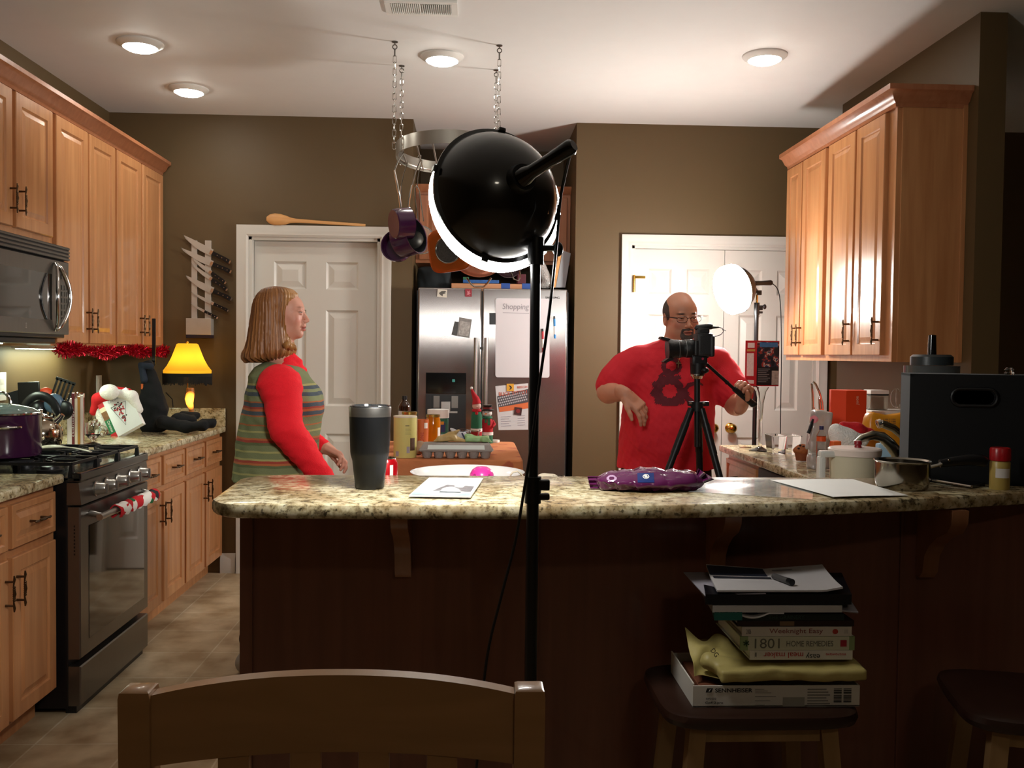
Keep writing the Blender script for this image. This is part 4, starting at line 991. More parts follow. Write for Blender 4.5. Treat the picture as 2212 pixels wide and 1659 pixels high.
# saucepan
t = thing('saucepan', 'small stainless saucepan with black handle on the bar', 'saucepan', (W(1917, 1045, Z=ZB).x, 2.17, ZB))
s_ = 2.17/2000; r1 = 58*s_
b = B(); H_ = 62*s_; b.lathe([(0, 0), (r1-.010, 0), (r1-.004, .006), (r1-.001, .02), (r1-.001, H_-.004), (r1+.003, H_), (r1+.001, H_+.001), (r1-.004, H_-.003), (r1-.005, .01), (0, .008)], seg=48); b.build('pan_body', mat('pan_steel', '9d978c', .16, 1, var=.05), t)
b = B(); hx = [(r1-.001, .052), (r1+.018, .056), (r1+.03, .060)]; b.tube([(x, 0, z_) for x, z_ in hx], [.010, .009, .009], 12, flat=(1, .5)); b.build('handle_bracket', CHROME, t)
b = B(); b.tube([(r1+.028, 0, .060), (r1+.06, 0, .066), (r1+.10, -.004, .071), (r1+.125, -.006, .069), (r1+.138, -.007, .064)], [.010, .012, .014, .0155, .011], 14, flat=(.7, 1)); b.build('handle', BLACK, t)
for x in (r1+.045, r1+.112):
    b = B(); b.lathe([(0, 0), (.0035, 0), (.003, .002), (0, .0022)], M=Matrix.Translation((x, -.0105, .069)) @ RX90, seg=12); b.build('rivet', CHROME, t)
# device with chrome edge
c4 = [W(*p_, Z=ZB+.012) for p_ in ((1962, 1027), (1990, 1024), (2130, 1052), (2105, 1057))]
c4 = [W(1965, 1033, Z=ZB), W(2000, 1029, Z=ZB), W(2128, 1050, Z=ZB), W(2098, 1056, Z=ZB)]
t = thing('kitchen_scale', 'flat black glass device with a chrome front edge on the bar', 'device', (c4[0]+c4[2])/2)
b = B(); b.prism([(p.x, p.y) for p in c4], ZB+.0005, ZB+.008); b.build('body', BLACKG, t, True)
b = B(); e0, e1 = c4[0], c4[3]; b.tube([e0+Vector((0, -.002, .006)), e1+Vector((0, -.002, .006))], .0035, 8); b.build('chrome_edge', CHROME, t, True)
# spice jar
t = thing('seasoning_bottle', 'yellow seasoning bottle with red cap standing by the black bin', 'bottle', (W(2094, 1040, Z=ZB).x, 2.165, ZB))
h_ = lambda py: W(2094, py, Y=2.165).z-ZB
b = B(); b.lathe([(0, 0), (.0215, 0), (.0225, .003), (.0225, h_(998)), (.020, h_(994)), (0, h_(994))], seg=28); b.build('bottle_body', mat('seasoning_yellow', 'b39a52', .35, var=.2, scale=30), t)
b = B(); b.lathe([(0, h_(994)), (.0235, h_(994)), (.0235, h_(970)), (.021, h_(966)), (0, h_(966))], seg=28); b.build('cap', mat('cap_red', 'a5151c', .3), t)
b = B(); R1 = [[(.0229*math.cos(a), .0229*math.sin(a), z_) for z_ in (h_(1030), h_(1010))] for a in np.linspace(-2.5, -1.0, 12)]; b.rings(R1, closed=False); b.build('label', mat('label_white_pink', 'dcd6cf', .5), t)
# big black bin
YBN = 2.30; x0 = W(1964, 930, Y=YBN).x; zt_ = W(1965, 808, Y=YBN).z
t = thing('storage_bin', 'big black storage box with an oval hand hole on the bar', 'box', (x0, YBN, ZB))
b = B(); x1 = x0+.38; y0, y1 = YBN, YBN+.20; cxh, czh = x0+.148, W(2095, 859, Y=2.24).z
# front wall with hole: ring strips
import itertools
def frontwall(b, y, m=0):
    n = 40; inner = []; hw, hh = 40*y/2000, 15*y/2000
    for k in range(n):
        a = 2*math.pi*k/n; c_, s_2 = math.cos(a), math.sin(a)
        inner.append((cxh+(hw-hh)*(1 if c_ > 0 else -1)+hh*c_, czh+hh*s_2))
    outer = []
    for k in range(n):
        a = 2*math.pi*k/n; c_, s_2 = math.cos(a), math.sin(a); tx = ((x1-cxh) if c_ > 0 else (cxh-x0))/max(abs(c_), 1e-6); tz = ((zt_-czh) if s_2 > 0 else (czh-ZB))/max(abs(s_2), 1e-6); q_ = min(tx, tz)
        outer.append((cxh+c_*q_, czh+s_2*q_))
    for yy in (y, y+.006): b.rings([[(p[0], yy, p[1]) for p in outer], [(p[0], yy, p[1]) for p in inner]], m, cap0=False, cap1=False)
    b.rings([[(p[0], y, p[1]) for p in inner], [(p[0], y+.006, p[1]) for p in inner]], m, cap0=False, cap1=False)
    return inner
inner = frontwall(b, y0)
b.bx(x0, x1, y0, y0+.006, ZB, ZB+.001); b.bx(x0, x0+.006, y0+.006, y1, ZB+.001, zt_); b.bx(x1-.006, x1, y0+.006, y1, ZB+.001, zt_); b.bx(x0, x1, y1-.006, y1, ZB+.001, zt_); b.bx(x0, x1, y0+.006, y1, zt_-.005, zt_+.001); b.bx(x0, x1, y0, y1, ZB+.0005, ZB+.006)
b.build('bin_body', mat('black_fabric', '060607', .9, var=.15), t, True)
b = B(); b.tube([(cxh+(p[0]-cxh)*1.12, y0-.001, czh+(p[1]-czh)*1.22) for p in inner], .0045, 8, closed=True); b.build('handle_rim', BLACK, t, True)
t.rotation_euler = (0, 0, math.radians(-19))
b = B(); b.lathe([(0, 0), (.010, 0), (.013, .003), (.009, .008), (.012, .012), (.007, .018), (0, .019)][0:7], (W(2180, 800, Y=2.30).x, 2.30, zt_+.0015), 16); one('glass_stopper', b, GLASS, 'small faceted glass stopper lying on top of the black storage box', 'stopper', (W(2180, 800, Y=2.30).x, 2.30, zt_+.0015), world=True)
# food processor behind the bin
pp = W(2012, 800, Y=2.72); t = thing('food_processor', 'food processor with a tall dark feed tube standing behind the black box', 'appliance', (pp.x, 2.72, ZT))
g_ = lambda py: W(2012, py, Y=2.72).z-ZT
b = B(); b.lathe([(0, 0), (.10, 0), (.10, .10), (.085, .16), (.06, .20), (0, .20)], seg=28); b.build('base', BLACK, t)
b = B(); b.lathe([(.06, .201), (.075, .21), (.078, g_(792)), (.078, g_(790)), (.074, g_(790)), (.07, .215), (0, .206)], seg=28); b.build('bowl', mat('smoky_clear', '8f9496', .1, trans=.8), t)
b = B(); b.lathe([(0, g_(789)), (.060, g_(789)), (.060, g_(771)), (.052, g_(766)), (0, g_(766))], seg=28); b.build('lid', mat('lid_greygreen', '2b3133', .35), t)
b = B(); b.lathe([(.013, g_(766)), (.011, g_(724)), (.0, g_(722))], (0, 0, 0), 16); b.build('feed_tube', BLACKG, t)
# things on the lower counter behind the bar
p = W(1010, 1030, Y=2.68); t = thing('mixing_bowl', 'wide white bowl just behind the bar, only its rim showing', 'bowl', (p.x, 2.68, ZT))
hz_ = W(1000, 1019, Y=2.68).z-ZT
b = B(); b.lathe([(0, 0), (.06, 0), (.11, .03), (.150, hz_-.02), (.163, hz_), (.166, hz_+.001), (.160, hz_-.002), (.145, hz_-.02), (.10, .035), (0, .012)], seg=48); b.build('bowl_body', mat('white_ceramic', 'f0efec', .15, coat=.4), t)
pk = W(1041, 1030, Y=2.62); b = B(); b.lathe([(.001, 0), (.034, .0), (.036, .004), (.034, .014), (.027, .026), (.016, .033), (0, .035)][::1], (0, 0, 0), 28)
hb = W(1041, 1010, Y=2.62).z
t = thing('silicone_strainer', 'bright pink dome-shaped silicone cup resting in the white bowl', 'strainer', (pk.x, 2.66, hb-.036))
b.build('dome', mat('pink_silicone', 'e83aa2', .3, coat=.3), t)
for s_ in (-1, 1):
    b = B(); b.sph((s_*.02, -.026, .012), .0045, 10, 8); b.build('dimple', mat('pink_dark', 'a01f6a', .5), t)
b = B(); b.tube([(0, 0, -.028), (0, 0, .002)], [.03, .034], 24); b.build('cup', _M['pink_silicone'], t)
p = W(1180, 1030, Y=2.62); t = thing('canvas_bag', 'cream canvas bag with a curled strap, just behind the bar by the pole', 'bag', (p.x, 2.62, ZT))
CV = mat('cream_canvas', 'd8cbb4', .9, bump=.2, bscale=120)
soft('bag_body', [('e', (p.x, 2.64, ZT+.055), (.055, .05, .062)), ('c', (p.x-.03, 2.64, ZT+.03), (p.x+.04, 2.64, ZT+.03), .03, .03)], CV, t, .006, .02, warp=lambda V: V+jit(V, .002, 50, 8))
b = B(); pts = [W(x, y, Y=2.60) for x, y in ((1105, 1036), (1103, 1026), (1108, 1020), (1118, 1018), (1126, 1024), (1134, 1036))]; pts = [pts[0]+Vector((0, 0, -.04))]+pts+[pts[-1]+Vector((.01, 0, -.04))]; b.tube(pts, .012, 8, flat=(.2, 1)); b.build('strap', CV, t, True)
p = W(1207, 1040, Y=2.60); b = B(); hh = W(1207, 1028, Y=2.60).z-ZT; b.lathe([(0, 0), (.014, 0), (.017, hh), (.0155, hh), (.013, .003), (0, .002)], seg=24); one('plastic_cup', b, PLAST, 'narrow clear plastic cup behind the bar, right of the light stand', 'cup', (p.x, 2.60, ZT))
# red can
p = W(843, 1030, Y=2.55); t = thing('drink_can', 'red drink can partly hidden behind the black tumbler', 'can', (p.x-.012, 2.55, ZT))
hz_ = W(843, 988, Y=2.55).z-ZT
b = B(); b.lathe([(0, .003), (.025, .0), (.0325, .012), (.0325, hz_-.014), (.027, hz_-.003)], seg=32, cap1=False); b.build('can_body', mat('can_red', 'c4101c', .25, .3, coat=.5), t)
b = B(); b.lathe([(.027, hz_-.003), (.028, hz_), (.0255, hz_), (.024, hz_-.004), (0, hz_-.004)], seg=32, cap0=False); b.build('can_top', CHROME, t)
b = B(); R1 = [[(.0329*math.cos(a), .0329*math.sin(a), z_) for z_ in (.015, hz_-.018)] for a in np.linspace(-1.15, -.85, 6)]; b.rings(R1, closed=False); b.build('white_print', WHITE, t)
# pitcher
YP = 2.72; xa, xb = W(1812, 1000, Y=YP).x, W(1892, 1000, Y=YP).x; zt_ = W(1840, 967, Y=YP).z-ZT
t = thing('plastic_pitcher', 'translucent cream pitcher with a red button and wide handle behind the bar', 'pitcher', (W(1846, 1000, Y=YP).x, YP, ZT))
CRM = mat('cream_plastic', 'cdc5ac', .35, trans=.15, var=.03); r_ = .073
b = B(); b.lathe([(0, 0), (r_-.012, 0), (r_-.008, .01), (r_, zt_-.02), (r_, zt_-.012), (r_-.004, zt_-.012), (r_-.01, .012), (0, .008)], seg=36); b.build('pitcher_body', CRM, t)
b = B(); b.lathe([(r_+.002, zt_-.022), (r_+.004, zt_-.004), (r_, zt_), (0, zt_+.002)], seg=36, cap0=False); b.build('lid', mat('pitcher_lid', 'd8c8bf', .4), t)
b = B(); b.lathe([(.011, zt_+.001), (.009, zt_+.008), (.0115, zt_+.012), (.010, zt_+.022), (0, zt_+.023)], (.005, -.01, 0), 16); b.build('button', mat('button_red', '7e121c', .35), t)
b = B(); b.box((-r_-.033, -.01, zt_*.5-.01), (.020, .03, zt_-.03), 0, .007); b.box((-r_-.015, -.01, zt_-.018), (.05, .03, .020), 0, .007); b.build('handle', mat('pitcher_handle', 'c9c8c2', .35), t)
# faucet
t = thing('kitchen_faucet', 'brushed curved kitchen faucet rising behind the saucepan', 'faucet', (W(1965, 1000, Y=2.85).x, 2.85, ZT))
NI = mat('brushed_nickel', '9b9788', .24, 1, var=.05); q = lambda px, py, y=2.8: W(px, py, Y=y)
b = B(); b.tube([q(1848, 957, 2.75), q(1863, 947, 2.75), q(1885, 940, 2.76), q(1905, 944, 2.77), q(1923, 960, 2.78), q(1937, 978, 2.8), q(1944, 1000, 2.82), Vector((q(1950, 1000, 2.85).x, 2.85, ZT))], [.008, .012, .0145, .0165, .018, .019, .02, .024], 16); b.build('spout', NI, t, True)
b = B(); b.tube([q(1903, 914, 3.0), q(1912, 918, 3.0), q(1930, 925, 3.0), q(1948, 940, 3.0), q(1960, 958, 3.0), q(1968, 985, 3.0), Vector((q(1970, 1000, 3.0).x, 3.0, ZT))], [.012, .013, .0125, .012, .012, .013, .02], 16); o = b.build('sprayer', NI, t, True); b = B(); b.lathe([(.015, 0), (.015, .012), (.010, .014), (0, .014)], M=Matrix.Translation(q(1903, 914, 3.0)) @ Matrix.Rotation(-1.9, 4, 'Y')); b.build('sprayer_tip', CHROME, t, True)
# thin gooseneck
YG = 4.05; q = lambda px, py, y=YG: W(px, py, Y=y)
t = thing('water_filter_tap', 'thin chrome gooseneck water tap further back on the right counter', 'faucet', (q(1777, 900).x, YG, ZT))
b = B(); pts = [Vector((q(1778, 900).x, YG, ZT)), q(1777, 890), q(1776, 870), q(1770, 848), q(1762, 830), q(1757, 825), q(1753, 829), q(1755, 850), q(1756, 880), q(1756, 892)]; b.tube(pts, [.014, .006]+[.005]*7+[.004], 10); b.build('neck', CHROME, t, True)
b = B(); b.tube([q(1757, 880)+Vector((0, 0, 0)), q(1756, 893)], [.007, .006], 10); b.build('nozzle', CHROME, t, True)
b = B(); b.tube([q(1778, 885), q(1771, 884), q(1770, 862), q(1771, 855)], [.006, .006, .0055, .004], 10); b.build('lever', CHROME, t, True)
# orange gift box
YO = 3.9; x0, xm, x1 = [W(x, 900, Y=YO).x for x in (1800, 1823, 1871)]; zt_ = W(1830, 843, Y=YO).z
t = thing('orange_box', 'tall bright orange cardboard box on the right counter', 'box', ((x0+x1)/2, YO+.05, ZT))
OR = mat('orange_card', 'e2431a', .6, var=.03)
b = B(); b.prism([(xm, YO-.02), (x1, YO), (x1+.01, YO+.08), (x0+.012, YO+.08), (x0, YO+.03)], ZT+.001, zt_); b.build('box_body', OR, t, True)
text('Jude', Matrix.Translation((W(1850, 865, Y=YO).x, YO-.0098, W(1850, 865, Y=YO).z)) @ RX90 @ Matrix.Rotation(math.pi/2, 4, 'Z'), .038, .018, mat('pale_ink', 'e6b8a2', .6), t)
# canister and storage box
YC = 4.25; xa = W(1892, 870, Y=YC).x; t = thing('glass_canister', 'clear canister with white flip lid behind the orange box', 'canister', (xa+.01, YC, ZT+.16))
zz = lambda py: W(1892, py, Y=YC).z
t.location = (xa, YC, zz(885)+.002)
b = B(); b.bx(xa-.042, xa+.042, YC-.04, YC+.04, zz(885)+.002, zz(852), 0, .008); b.build('jar_body', mat('canister_clear', 'b9b4a6', .12, trans=.6), t, True)
b = B(); b.bx(xa-.044, xa+.044, YC-.042, YC+.042, zz(851), zz(842), 0, .005); b.build('lid', WHITE, t, True)
b = B(); b.bx(xa-.0425, xa+.0425, YC-.0405, YC+.0405, zz(853.5), zz(851), 0, .001); b.build('seal', BLACK, t, True)
t = thing('storage_container', 'wide plastic container with white and blue lid under the canister', 'container', (xa+.1, YC, ZT))
x1 = W(1985, 900, Y=YC).x
b = B(); b.bx(xa-.06, x1, YC-.09, YC+.1, ZT, zz(900), 0, .01); b.build('container_body', mat('frosted_grey', '8f8c86', .3), t, True)
b = B(); b.bx(xa-.065, x1+.005, YC-.095, YC+.105, zz(900), zz(893), 0, .004); b.build('lid_rim', mat('navy_plastic', '252f55', .4), t, True)
b = B(); b.bx(xa-.06, x1, YC-.09, YC+.1, zz(893), zz(885), 0, .005); b.build('lid', WHITE, t, True)
p = W(1935, 872, Y=4.3); t = thing('wire_whisk', 'clear-looking wire loops standing on the container near the black box', 'whisk', (p.x, 4.3, zz(885)+.003))
for k in range(3):
    b = B(); b.tube([(.03*math.sin(a)*math.cos(k*1.05), .03*math.sin(a)*math.sin(k*1.05), .05-.045*math.cos(a)) for a in np.linspace(0, 2*math.pi, 20)[:-1]], .0015, 6, closed=True); b.build('loop', PLAST, t)
# yellow bag
YY = 3.55; q = lambda px, py, y=YY: W(px, py, Y=y)
t = thing('snack_bag', 'large yellow snack bag slumped beside the black box', 'bag', (q(1915, 950).x, YY, ZT))
def wy(V): V = V+jit(V, .003, 30, 9); V[:, 2] = np.maximum(V[:, 2], ZT+.001); return V
o = soft('bag_body', [('b', q(1900, 935), (.045, .012, .055), .02, rotm('Y', 8)), ('b', q(1950, 930), (.055, .012, .05), .02, rotm('Y', -18)), ('c', q(1880, 908), q(1905, 915), .012, .012), ('c', q(1930, 914), q(1965, 900), .014, .014), ('b', (q(1930, 950).x, YY+.01, ZT+.03), (.09, .02, .02), .015)], mat('yellow_bag', 'cf8a1c', .35, var=.12, coat=.3), t, .006, .02, warp=wy)
decal(o, qd(1925, 1955, 905, 925, 3.3), 16, 10, mat('bag_print', '8a5a2a', .5, var=.5, scale=50), 'printed_picture', t, (.3, 1, -.05), .5, .002, lambda u, v: (u*7 % 1 > .3) and (v*4 % 1 > .25))
# santa hat 2
YS = 3.35; q = lambda px, py, y=YS: W(px, py, Y=y)
t = thing('santa_hat', 'Santa hat lying on the right counter before the orange box', 'hat', (q(1840, 960).x, YS, ZT))
def wz_(V): V[:, 2] = np.maximum(V[:, 2], ZT+.001); return V
soft('brim', [('c', q(1806, 930), q(1830, 943), .026, .028), ('c', q(1830, 943), q(1862, 950), .028, .022), ('c', q(1862, 950), q(1873, 942), .018, .01), ('c', q(1810, 945), q(1845, 960), .03, .03), ('c', (q(1812, 950).x, YS, ZT+.03), (q(1855, 950).x, YS, ZT+.03), .03, .03)], FUR, t, .005, .02, warp=wz_)
soft('cone', [('c', q(1822, 922, YS+.02), q(1850, 930, YS+.02), .020, .028), ('c', q(1850, 930, YS+.02), q(1878, 936, YS+.03), .026, .016), ('c', q(1878, 936, YS+.03), q(1900, 943, YS+.04), .014, .008), ('c', q(1840, 950, YS+.04), (q(1850, 950).x, YS+.05, ZT+.04), .04, .04)], RED, t, .005, .02, warp=wz_)
# bags / bottle
YQ = 3.75; q = lambda px, py, y=YQ: W(px, py, Y=y)
t = thing('bread_bag', 'crumpled clear bag with pink circle print on the right counter', 'bag', (q(1767, 950).x, YQ, ZT))
def wq(V): V = V+jit(V, .0025, 60, 3); V[:, 2] = np.maximum(V[:, 2], ZT+.001); return V
o = soft('bag_body', [('b', q(1770, 930), (.028, .02, .07), .012, rotm('Y', 6)), ('b', (q(1770, 930).x, YQ, ZT+.03), (.03, .02, .02), .012)], mat('bag_film', 'c9c6c4', .2, trans=.4, coat=.5), t, .005, .02, warp=wq)
decal(o, qd(1757, 1779, 898, 918, 3.5), 16, 14, mat('bag_pinkdot', 'd9808c', .5), 'pink_print', t, (.3, 1, -.05), .5, .002, lambda u, v: math.hypot(u-.5, v-.5) < .42)
b = B(); b.tube([q(1756, 905, YQ-.03), q(1751, 922, YQ-.03), q(1746, 936, YQ-.03)], [.006, .011, .012], 8, flat=(.5, 1)); b.build('dark_strap', APB, t, True)
p = q(1774, 950, 3.60); t = thing('small_bottle', 'small bottle with blue cap and orange label on the right counter', 'bottle', (p.x, 3.6, ZT))
zz = lambda py: W(1774, py, Y=3.6).z-ZT
b = B(); b.lathe([(0, 0), (.017, 0), (.018, .004), (.018, zz(940)), (.008, zz(930)), (.0075, zz(926)), (0, zz(926))], seg=24); b.build('bottle_body', PLAST, t)
b = B(); b.lathe([(0, zz(928)), (.0085, zz(928)), (.0085, zz(920)), (0, zz(920))], seg=20); b.build('cap', mat('cap_blue', '1c2a55', .35), t)
b = B(); b.lathe([(.0184, zz(953)), (.0184, zz(943))], seg=24, cap0=False, cap1=False); b.build('label', mat('label_orange', 'd0521f', .5), t)
# muffin and its container
p = W(1731, 977, Z=ZT); p.y = 4.02; p.x = W(1731, 977, Y=4.02).x; t = thing('muffin', 'brown chocolate chip muffin on the right counter', 'muffin', (p.x, p.y, ZT+.002))
b = B(); b.lathe([(0, 0), (.022, 0), (.030, .036), (.031, .040)], seg=26, cap1=False); b.build('wrapper', mat('muffin_paper', '8a4b2c', .7), t)
soft('muffin_top', [('e', (0, 0, .044), (.036, .036, .02)), ('e', (.005, 0, .055), (.026, .028, .018))], mat('muffin_crumb', '9c5a30', .8, var=.35, scale=50, bump=.5), t, .003, .01, world=False)
for k, (x, y, z_) in enumerate(((.0, -.025, .065), (-.012, -.018, .069), (.014, -.02, .066), (.02, -.03, .054), (-.022, -.026, .056))):
    b = B(); b.sph((x, y, z_), (.006, .004, .004), 8, 6); b.build('chocolate_chip', mat('chocolate', '2e1710', .5), t)
t = thing('clamshell_container', 'open clear plastic muffin container on the right counter', 'container', (W(1690, 970, Z=ZT).x, 4.3, ZT))
q = lambda px, py, y: W(px, py, Y=y); yc = 4.32
xa, xb = q(1662, 950, yc).x, q(1722, 950, yc).x; ztp = q(1690, 940, yc).z
for i, (u0, u1) in enumerate(((xa, (xa+xb)/2), ((xa+xb)/2, xb))):
    b = B()
    b.rings([[(u0+.008, yc-.05, ZT+.001), (u1-.008, yc-.05, ZT+.001), (u1-.008, yc+.06, ZT+.001), (u0+.008, yc+.06, ZT+.001)], [(u0, yc-.06, ztp), (u1-.002, yc-.06, ztp), (u1-.002, yc+.07, ztp), (u0, yc+.07, ztp)]], cap1=False); b.build('tray', PLAST, t, True)
b = B(); b.tube([(xa, yc-.06, ztp), (xb, yc-.06, ztp), (xb, yc+.07, ztp), (xa, yc+.07, ztp)], .0025, 6, closed=True); b.build('rim', PLAST, t, True)
b = B(); x0, x1 = q(1742, 950, 3.9).x, q(1758, 950, 3.9).x; b.bx(x0+.006, x1+.006, 3.88, 3.90, ZT+.001, q(1750, 944, 3.9).z, 0, .003); one('milk_carton', b, mat('carton_white', 'c8c8c6', .4, var=.15, scale=60), 'narrow white carton standing right of the muffin', 'carton', ((x0+x1)/2, 3.92, ZT), world=True)
b = B(); b.bx(W(1898, 960, Y=3.1).x, W(1935, 960, Y=3.1).x, 3.1, 3.13, ZT+.001, W(1915, 958, Y=3.1).z, 0, .008); one('sponge_pack', b, mat('light_blue_pack', '9fc2dc', .4, var=.2), 'light blue pack by the sink behind the saucepan', 'pack', (W(1915, 960, Y=3.1).x, 3.11, ZT), world=True)
# small orange thing at santa hat base
b = B(); b.bx(W(1800, 965, Y=3.22).x, W(1818, 965, Y=3.22).x, 3.22, 3.25, ZT+.001, W(1810, 953, Y=3.22).z, 0, .004); one('orange_packet', b, mat('packet_orange', 'd9602a', .4), 'small orange packet below the white brim of the lying Santa hat', 'packet', (W(1809, 965, Y=3.22).x, 3.235, ZT), world=True)
# glass vase with the cereal box on top
YV = 4.45; q = lambda px, py, y=YV: W(px, py, Y=y); vx = q(1643, 900).x
t = thing('glass_vase', 'tall slender clear glass vase standing upside down under the cereal box', 'vase', (vx, YV, ZT))
zv = q(1643, 835).z-ZT
b = B(); b.lathe([(0, 0), (.052, 0), (.054, .004), (.03, .009), (.010, .02), (.0085, .05), (.010, zv*.55), (.014, zv*.75), (.024, zv*.92), (.038, zv-.002), (.036, zv-.002), (.022, zv*.92), (.011, zv*.75), (.006, zv*.5), (0, zv*.45)], seg=32); b.build('vase_body', GLASS, t)
x0, xm, x1 = q(1609, 780).x, q(1629, 780).x, q(1680, 780).x; z0, z1 = q(1640, 834).z+.001, q(1640, 736).z
t = thing('cereal_box', 'red and black cardboard box balanced on the tall glass vase', 'box', (vx, YV, z0))
b = B(); fp = [(xm, YV-.045), (x1, YV-.02), (x1-.01, YV+.04), (x0+.004, YV+.02), (x0, YV-.01)]
b.prism([(x0, YV-.005), (xm, YV-.04), (x1, YV-.02), (x1-.02, YV+.04), (x0+.025, YV+.05)], z0, z1); b.build('carton', mat('box_red', 'b3161f', .4), t, True)
ax = Vector((x1-xm, .02, 0)); La = ax.length; ax.normalize(); Mf = Matrix(((ax.x, 0, ax.y, xm), (ax.y, 0, -ax.x, YV-.0405), (0, 1, 0, z0), (0, 0, 0, 1)))
CB = mat('box_picture', '20222c', .35); N, L, p_ = nodes(CB); tc = N.new('ShaderNodeTexCoord'); nz = N.new('ShaderNodeTexNoise'); nz.inputs['Scale'].default_value = 34; nz.inputs['Detail'].default_value = 2; L.new(tc.outputs['Object'], nz.inputs[0])
r = ramp(N, [(0, '141620'), (.45, '272b3c'), (.52, '8d2a22'), (.58, 'b8b2ae'), (.62, '1c2c4c')], True); L.new(nz.outputs[0], r.inputs[0]); L.new(r.outputs[0], p_.inputs['Base Color'])
def pan(b, u0, u1, v0, v1, m, w_=.0006): prof_panel(b, Mf, u0*La, u1*La, z1*0+(z1-z0)*v0, (z1-z0)*v1, [(0, 0), (0, w_)], m)
b = B(); pan(b, .01, .99, .42, .97, 0); b.build('picture', CB, t, True)
b = B(); pan(b, .01, .99, .02, .42, 0); b.build('text_area', mat('box_black', '16181e', .4), t, True)
b = B(); pan(b, .12, .92, .86, .96, 0, .0012); b.build('title_banner', mat('title_blue', '3b6fa5', .4, var=.3, scale=80), t, True)
b = B(); pan(b, .68, .98, .03, .34, 0, .0012); b.build('inset_picture', mat('inset_grey', '9a8f8a', .5, var=.7, scale=70), t, True)
b = B()
for i, v in enumerate((.37, .33, .29, .25, .21, .17, .13, .09)): pan(b, .06, .60-(i*37 % 5)*.04, v, v+.013, 0, .001)
b.build('printed_lines', mat('print_grey', '75777b', .5), t, True)
sd = Vector((xm-x0, -.035, 0)); Ls = sd.length; sd.normalize(); Ms = Matrix(((sd.x, 0, sd.y, x0), (sd.y, 0, -sd.x, YV-.0055), (0, 1, 0, z0), (0, 0, 0, 1)))
b = B(); H = z1-z0
for v0, v1 in ((.84, .95), (.05, .13)): prof_panel(b, Ms, Ls*.2, Ls*.8, H*v0, H*v1, [(0, 0), (0, .0008)])
prof_panel(b, Ms, Ls*.15, Ls*.75, H*.22, H*.72, [(0, 0), (0, .0008)]); b.build('side_print', mat('side_pale', 'd9c9c4', .5, var=.2, scale=120), t, True)
b = B(); prof_panel(b, Ms, Ls*.15, Ls*.85, H*.76, H*.81, [(0, 0), (0, .0008)]); b.build('side_stripe', mat('side_gold', 'b08a40', .5), t, True)
b = B(); b.lathe([(0, 0), (.03, 0), (.034, .014), (0, .015)], (W(1612, 968, Y=4.6).x, 4.62, ZT), 24); one('small_tin', b, CHROME, 'low metal tin with dark side at the far counter corner by the vase', 'tin', (W(1612, 968, Y=4.6).x, 4.62, ZT), world=True)
# ================================================================ FRIDGE
YF = 5.60
fx = lambda px, py=700: W(px, py, Y=YF).x
fz = lambda py, px=1060: W(px, py, Y=YF).z
F0, F1, FM = fx(903), fx(1225), fx(1041)
ZF = fz(623)
t = thing('refrigerator', 'stainless side-by-side refrigerator with black sides and notes on its doors', 'refrigerator', ((F0+F1)/2, 6.0, 0))
b = B(); b.bx(F0-.014, F1+.014, YF+.075, 6.42, .02, ZF-.012, 0, .003); b.build('body', BLACK, t, True)
dl = None
for nm, x0, x1 in (('door', F0, FM-.003), ('door', FM+.003, F1)):
    b = B(); b.bx(x0, x1, YF, YF+.07, .08, ZF, 0, .008); d = b.build(nm, FRST, t, True); dl = dl or d
for px in (1028.5, 1050.5):
    x = fx(px); b = B(); b.tube([(x, YF-.045, fz(730)), (x, YF-.045, fz(1060))], .0125, 14)
    for py in (750, 1040): b.tube([(x, YF, fz(py)), (x, YF-.045, fz(py))], .008, 8)
    b.build('handle', STEEL, t, True)
b = B(); b.bx(fx(921), fx(1008), YF-.004, YF+.01, fz(852), fz(806), 0, .003); b.build('dispenser_panel', BLACKG, t, True)
b = B(); b.bx(fx(921), fx(932), YF-.004, YF+.01, fz(950), fz(852.3)); b.bx(fx(996), fx(1008), YF-.004, YF+.01, fz(950), fz(852.3)); b.bx(fx(932), fx(996), YF-.002, YF, fz(950), fz(852.3)); b.build('dispenser_recess', BLACK, t, True)
b = B(); b.bx(fx(938), fx(951), YF-.0042, YF-.002, fz(882), fz(856), 0); b.build('recess_side', STEELD, t, True)
b = B(); b.bx(fx(977), fx(991), YF-.0042, YF-.002, fz(882), fz(856), 0); b.build('recess_side', STEELD, t, True)
b = B(); b.bx(fx(954), fx(975), YF-.012, YF-.002, fz(889), fz(868), 0, .003); b.build('dispenser_paddle', STEEL, t, True)
b = B(); b.bx(fx(962), fx(990), YF-.008, YF-.0035, fz(893), fz(889), 0, .001); b.build('drip_tray', STEEL, t, True)
b = B(); b.bx(fx(978), fx(984), YF-.0048, YF-.0042, fz(826), fz(820)); b.build('display_mark', mat('display_teal', '2f7a70', .4, emis=.3), t, True)
text('SAMSUNG', TX((fx(1193), YF-.0012, fz(641))), .086, .012, mat('dark_print', '33302f', .4), t, bold=.01)
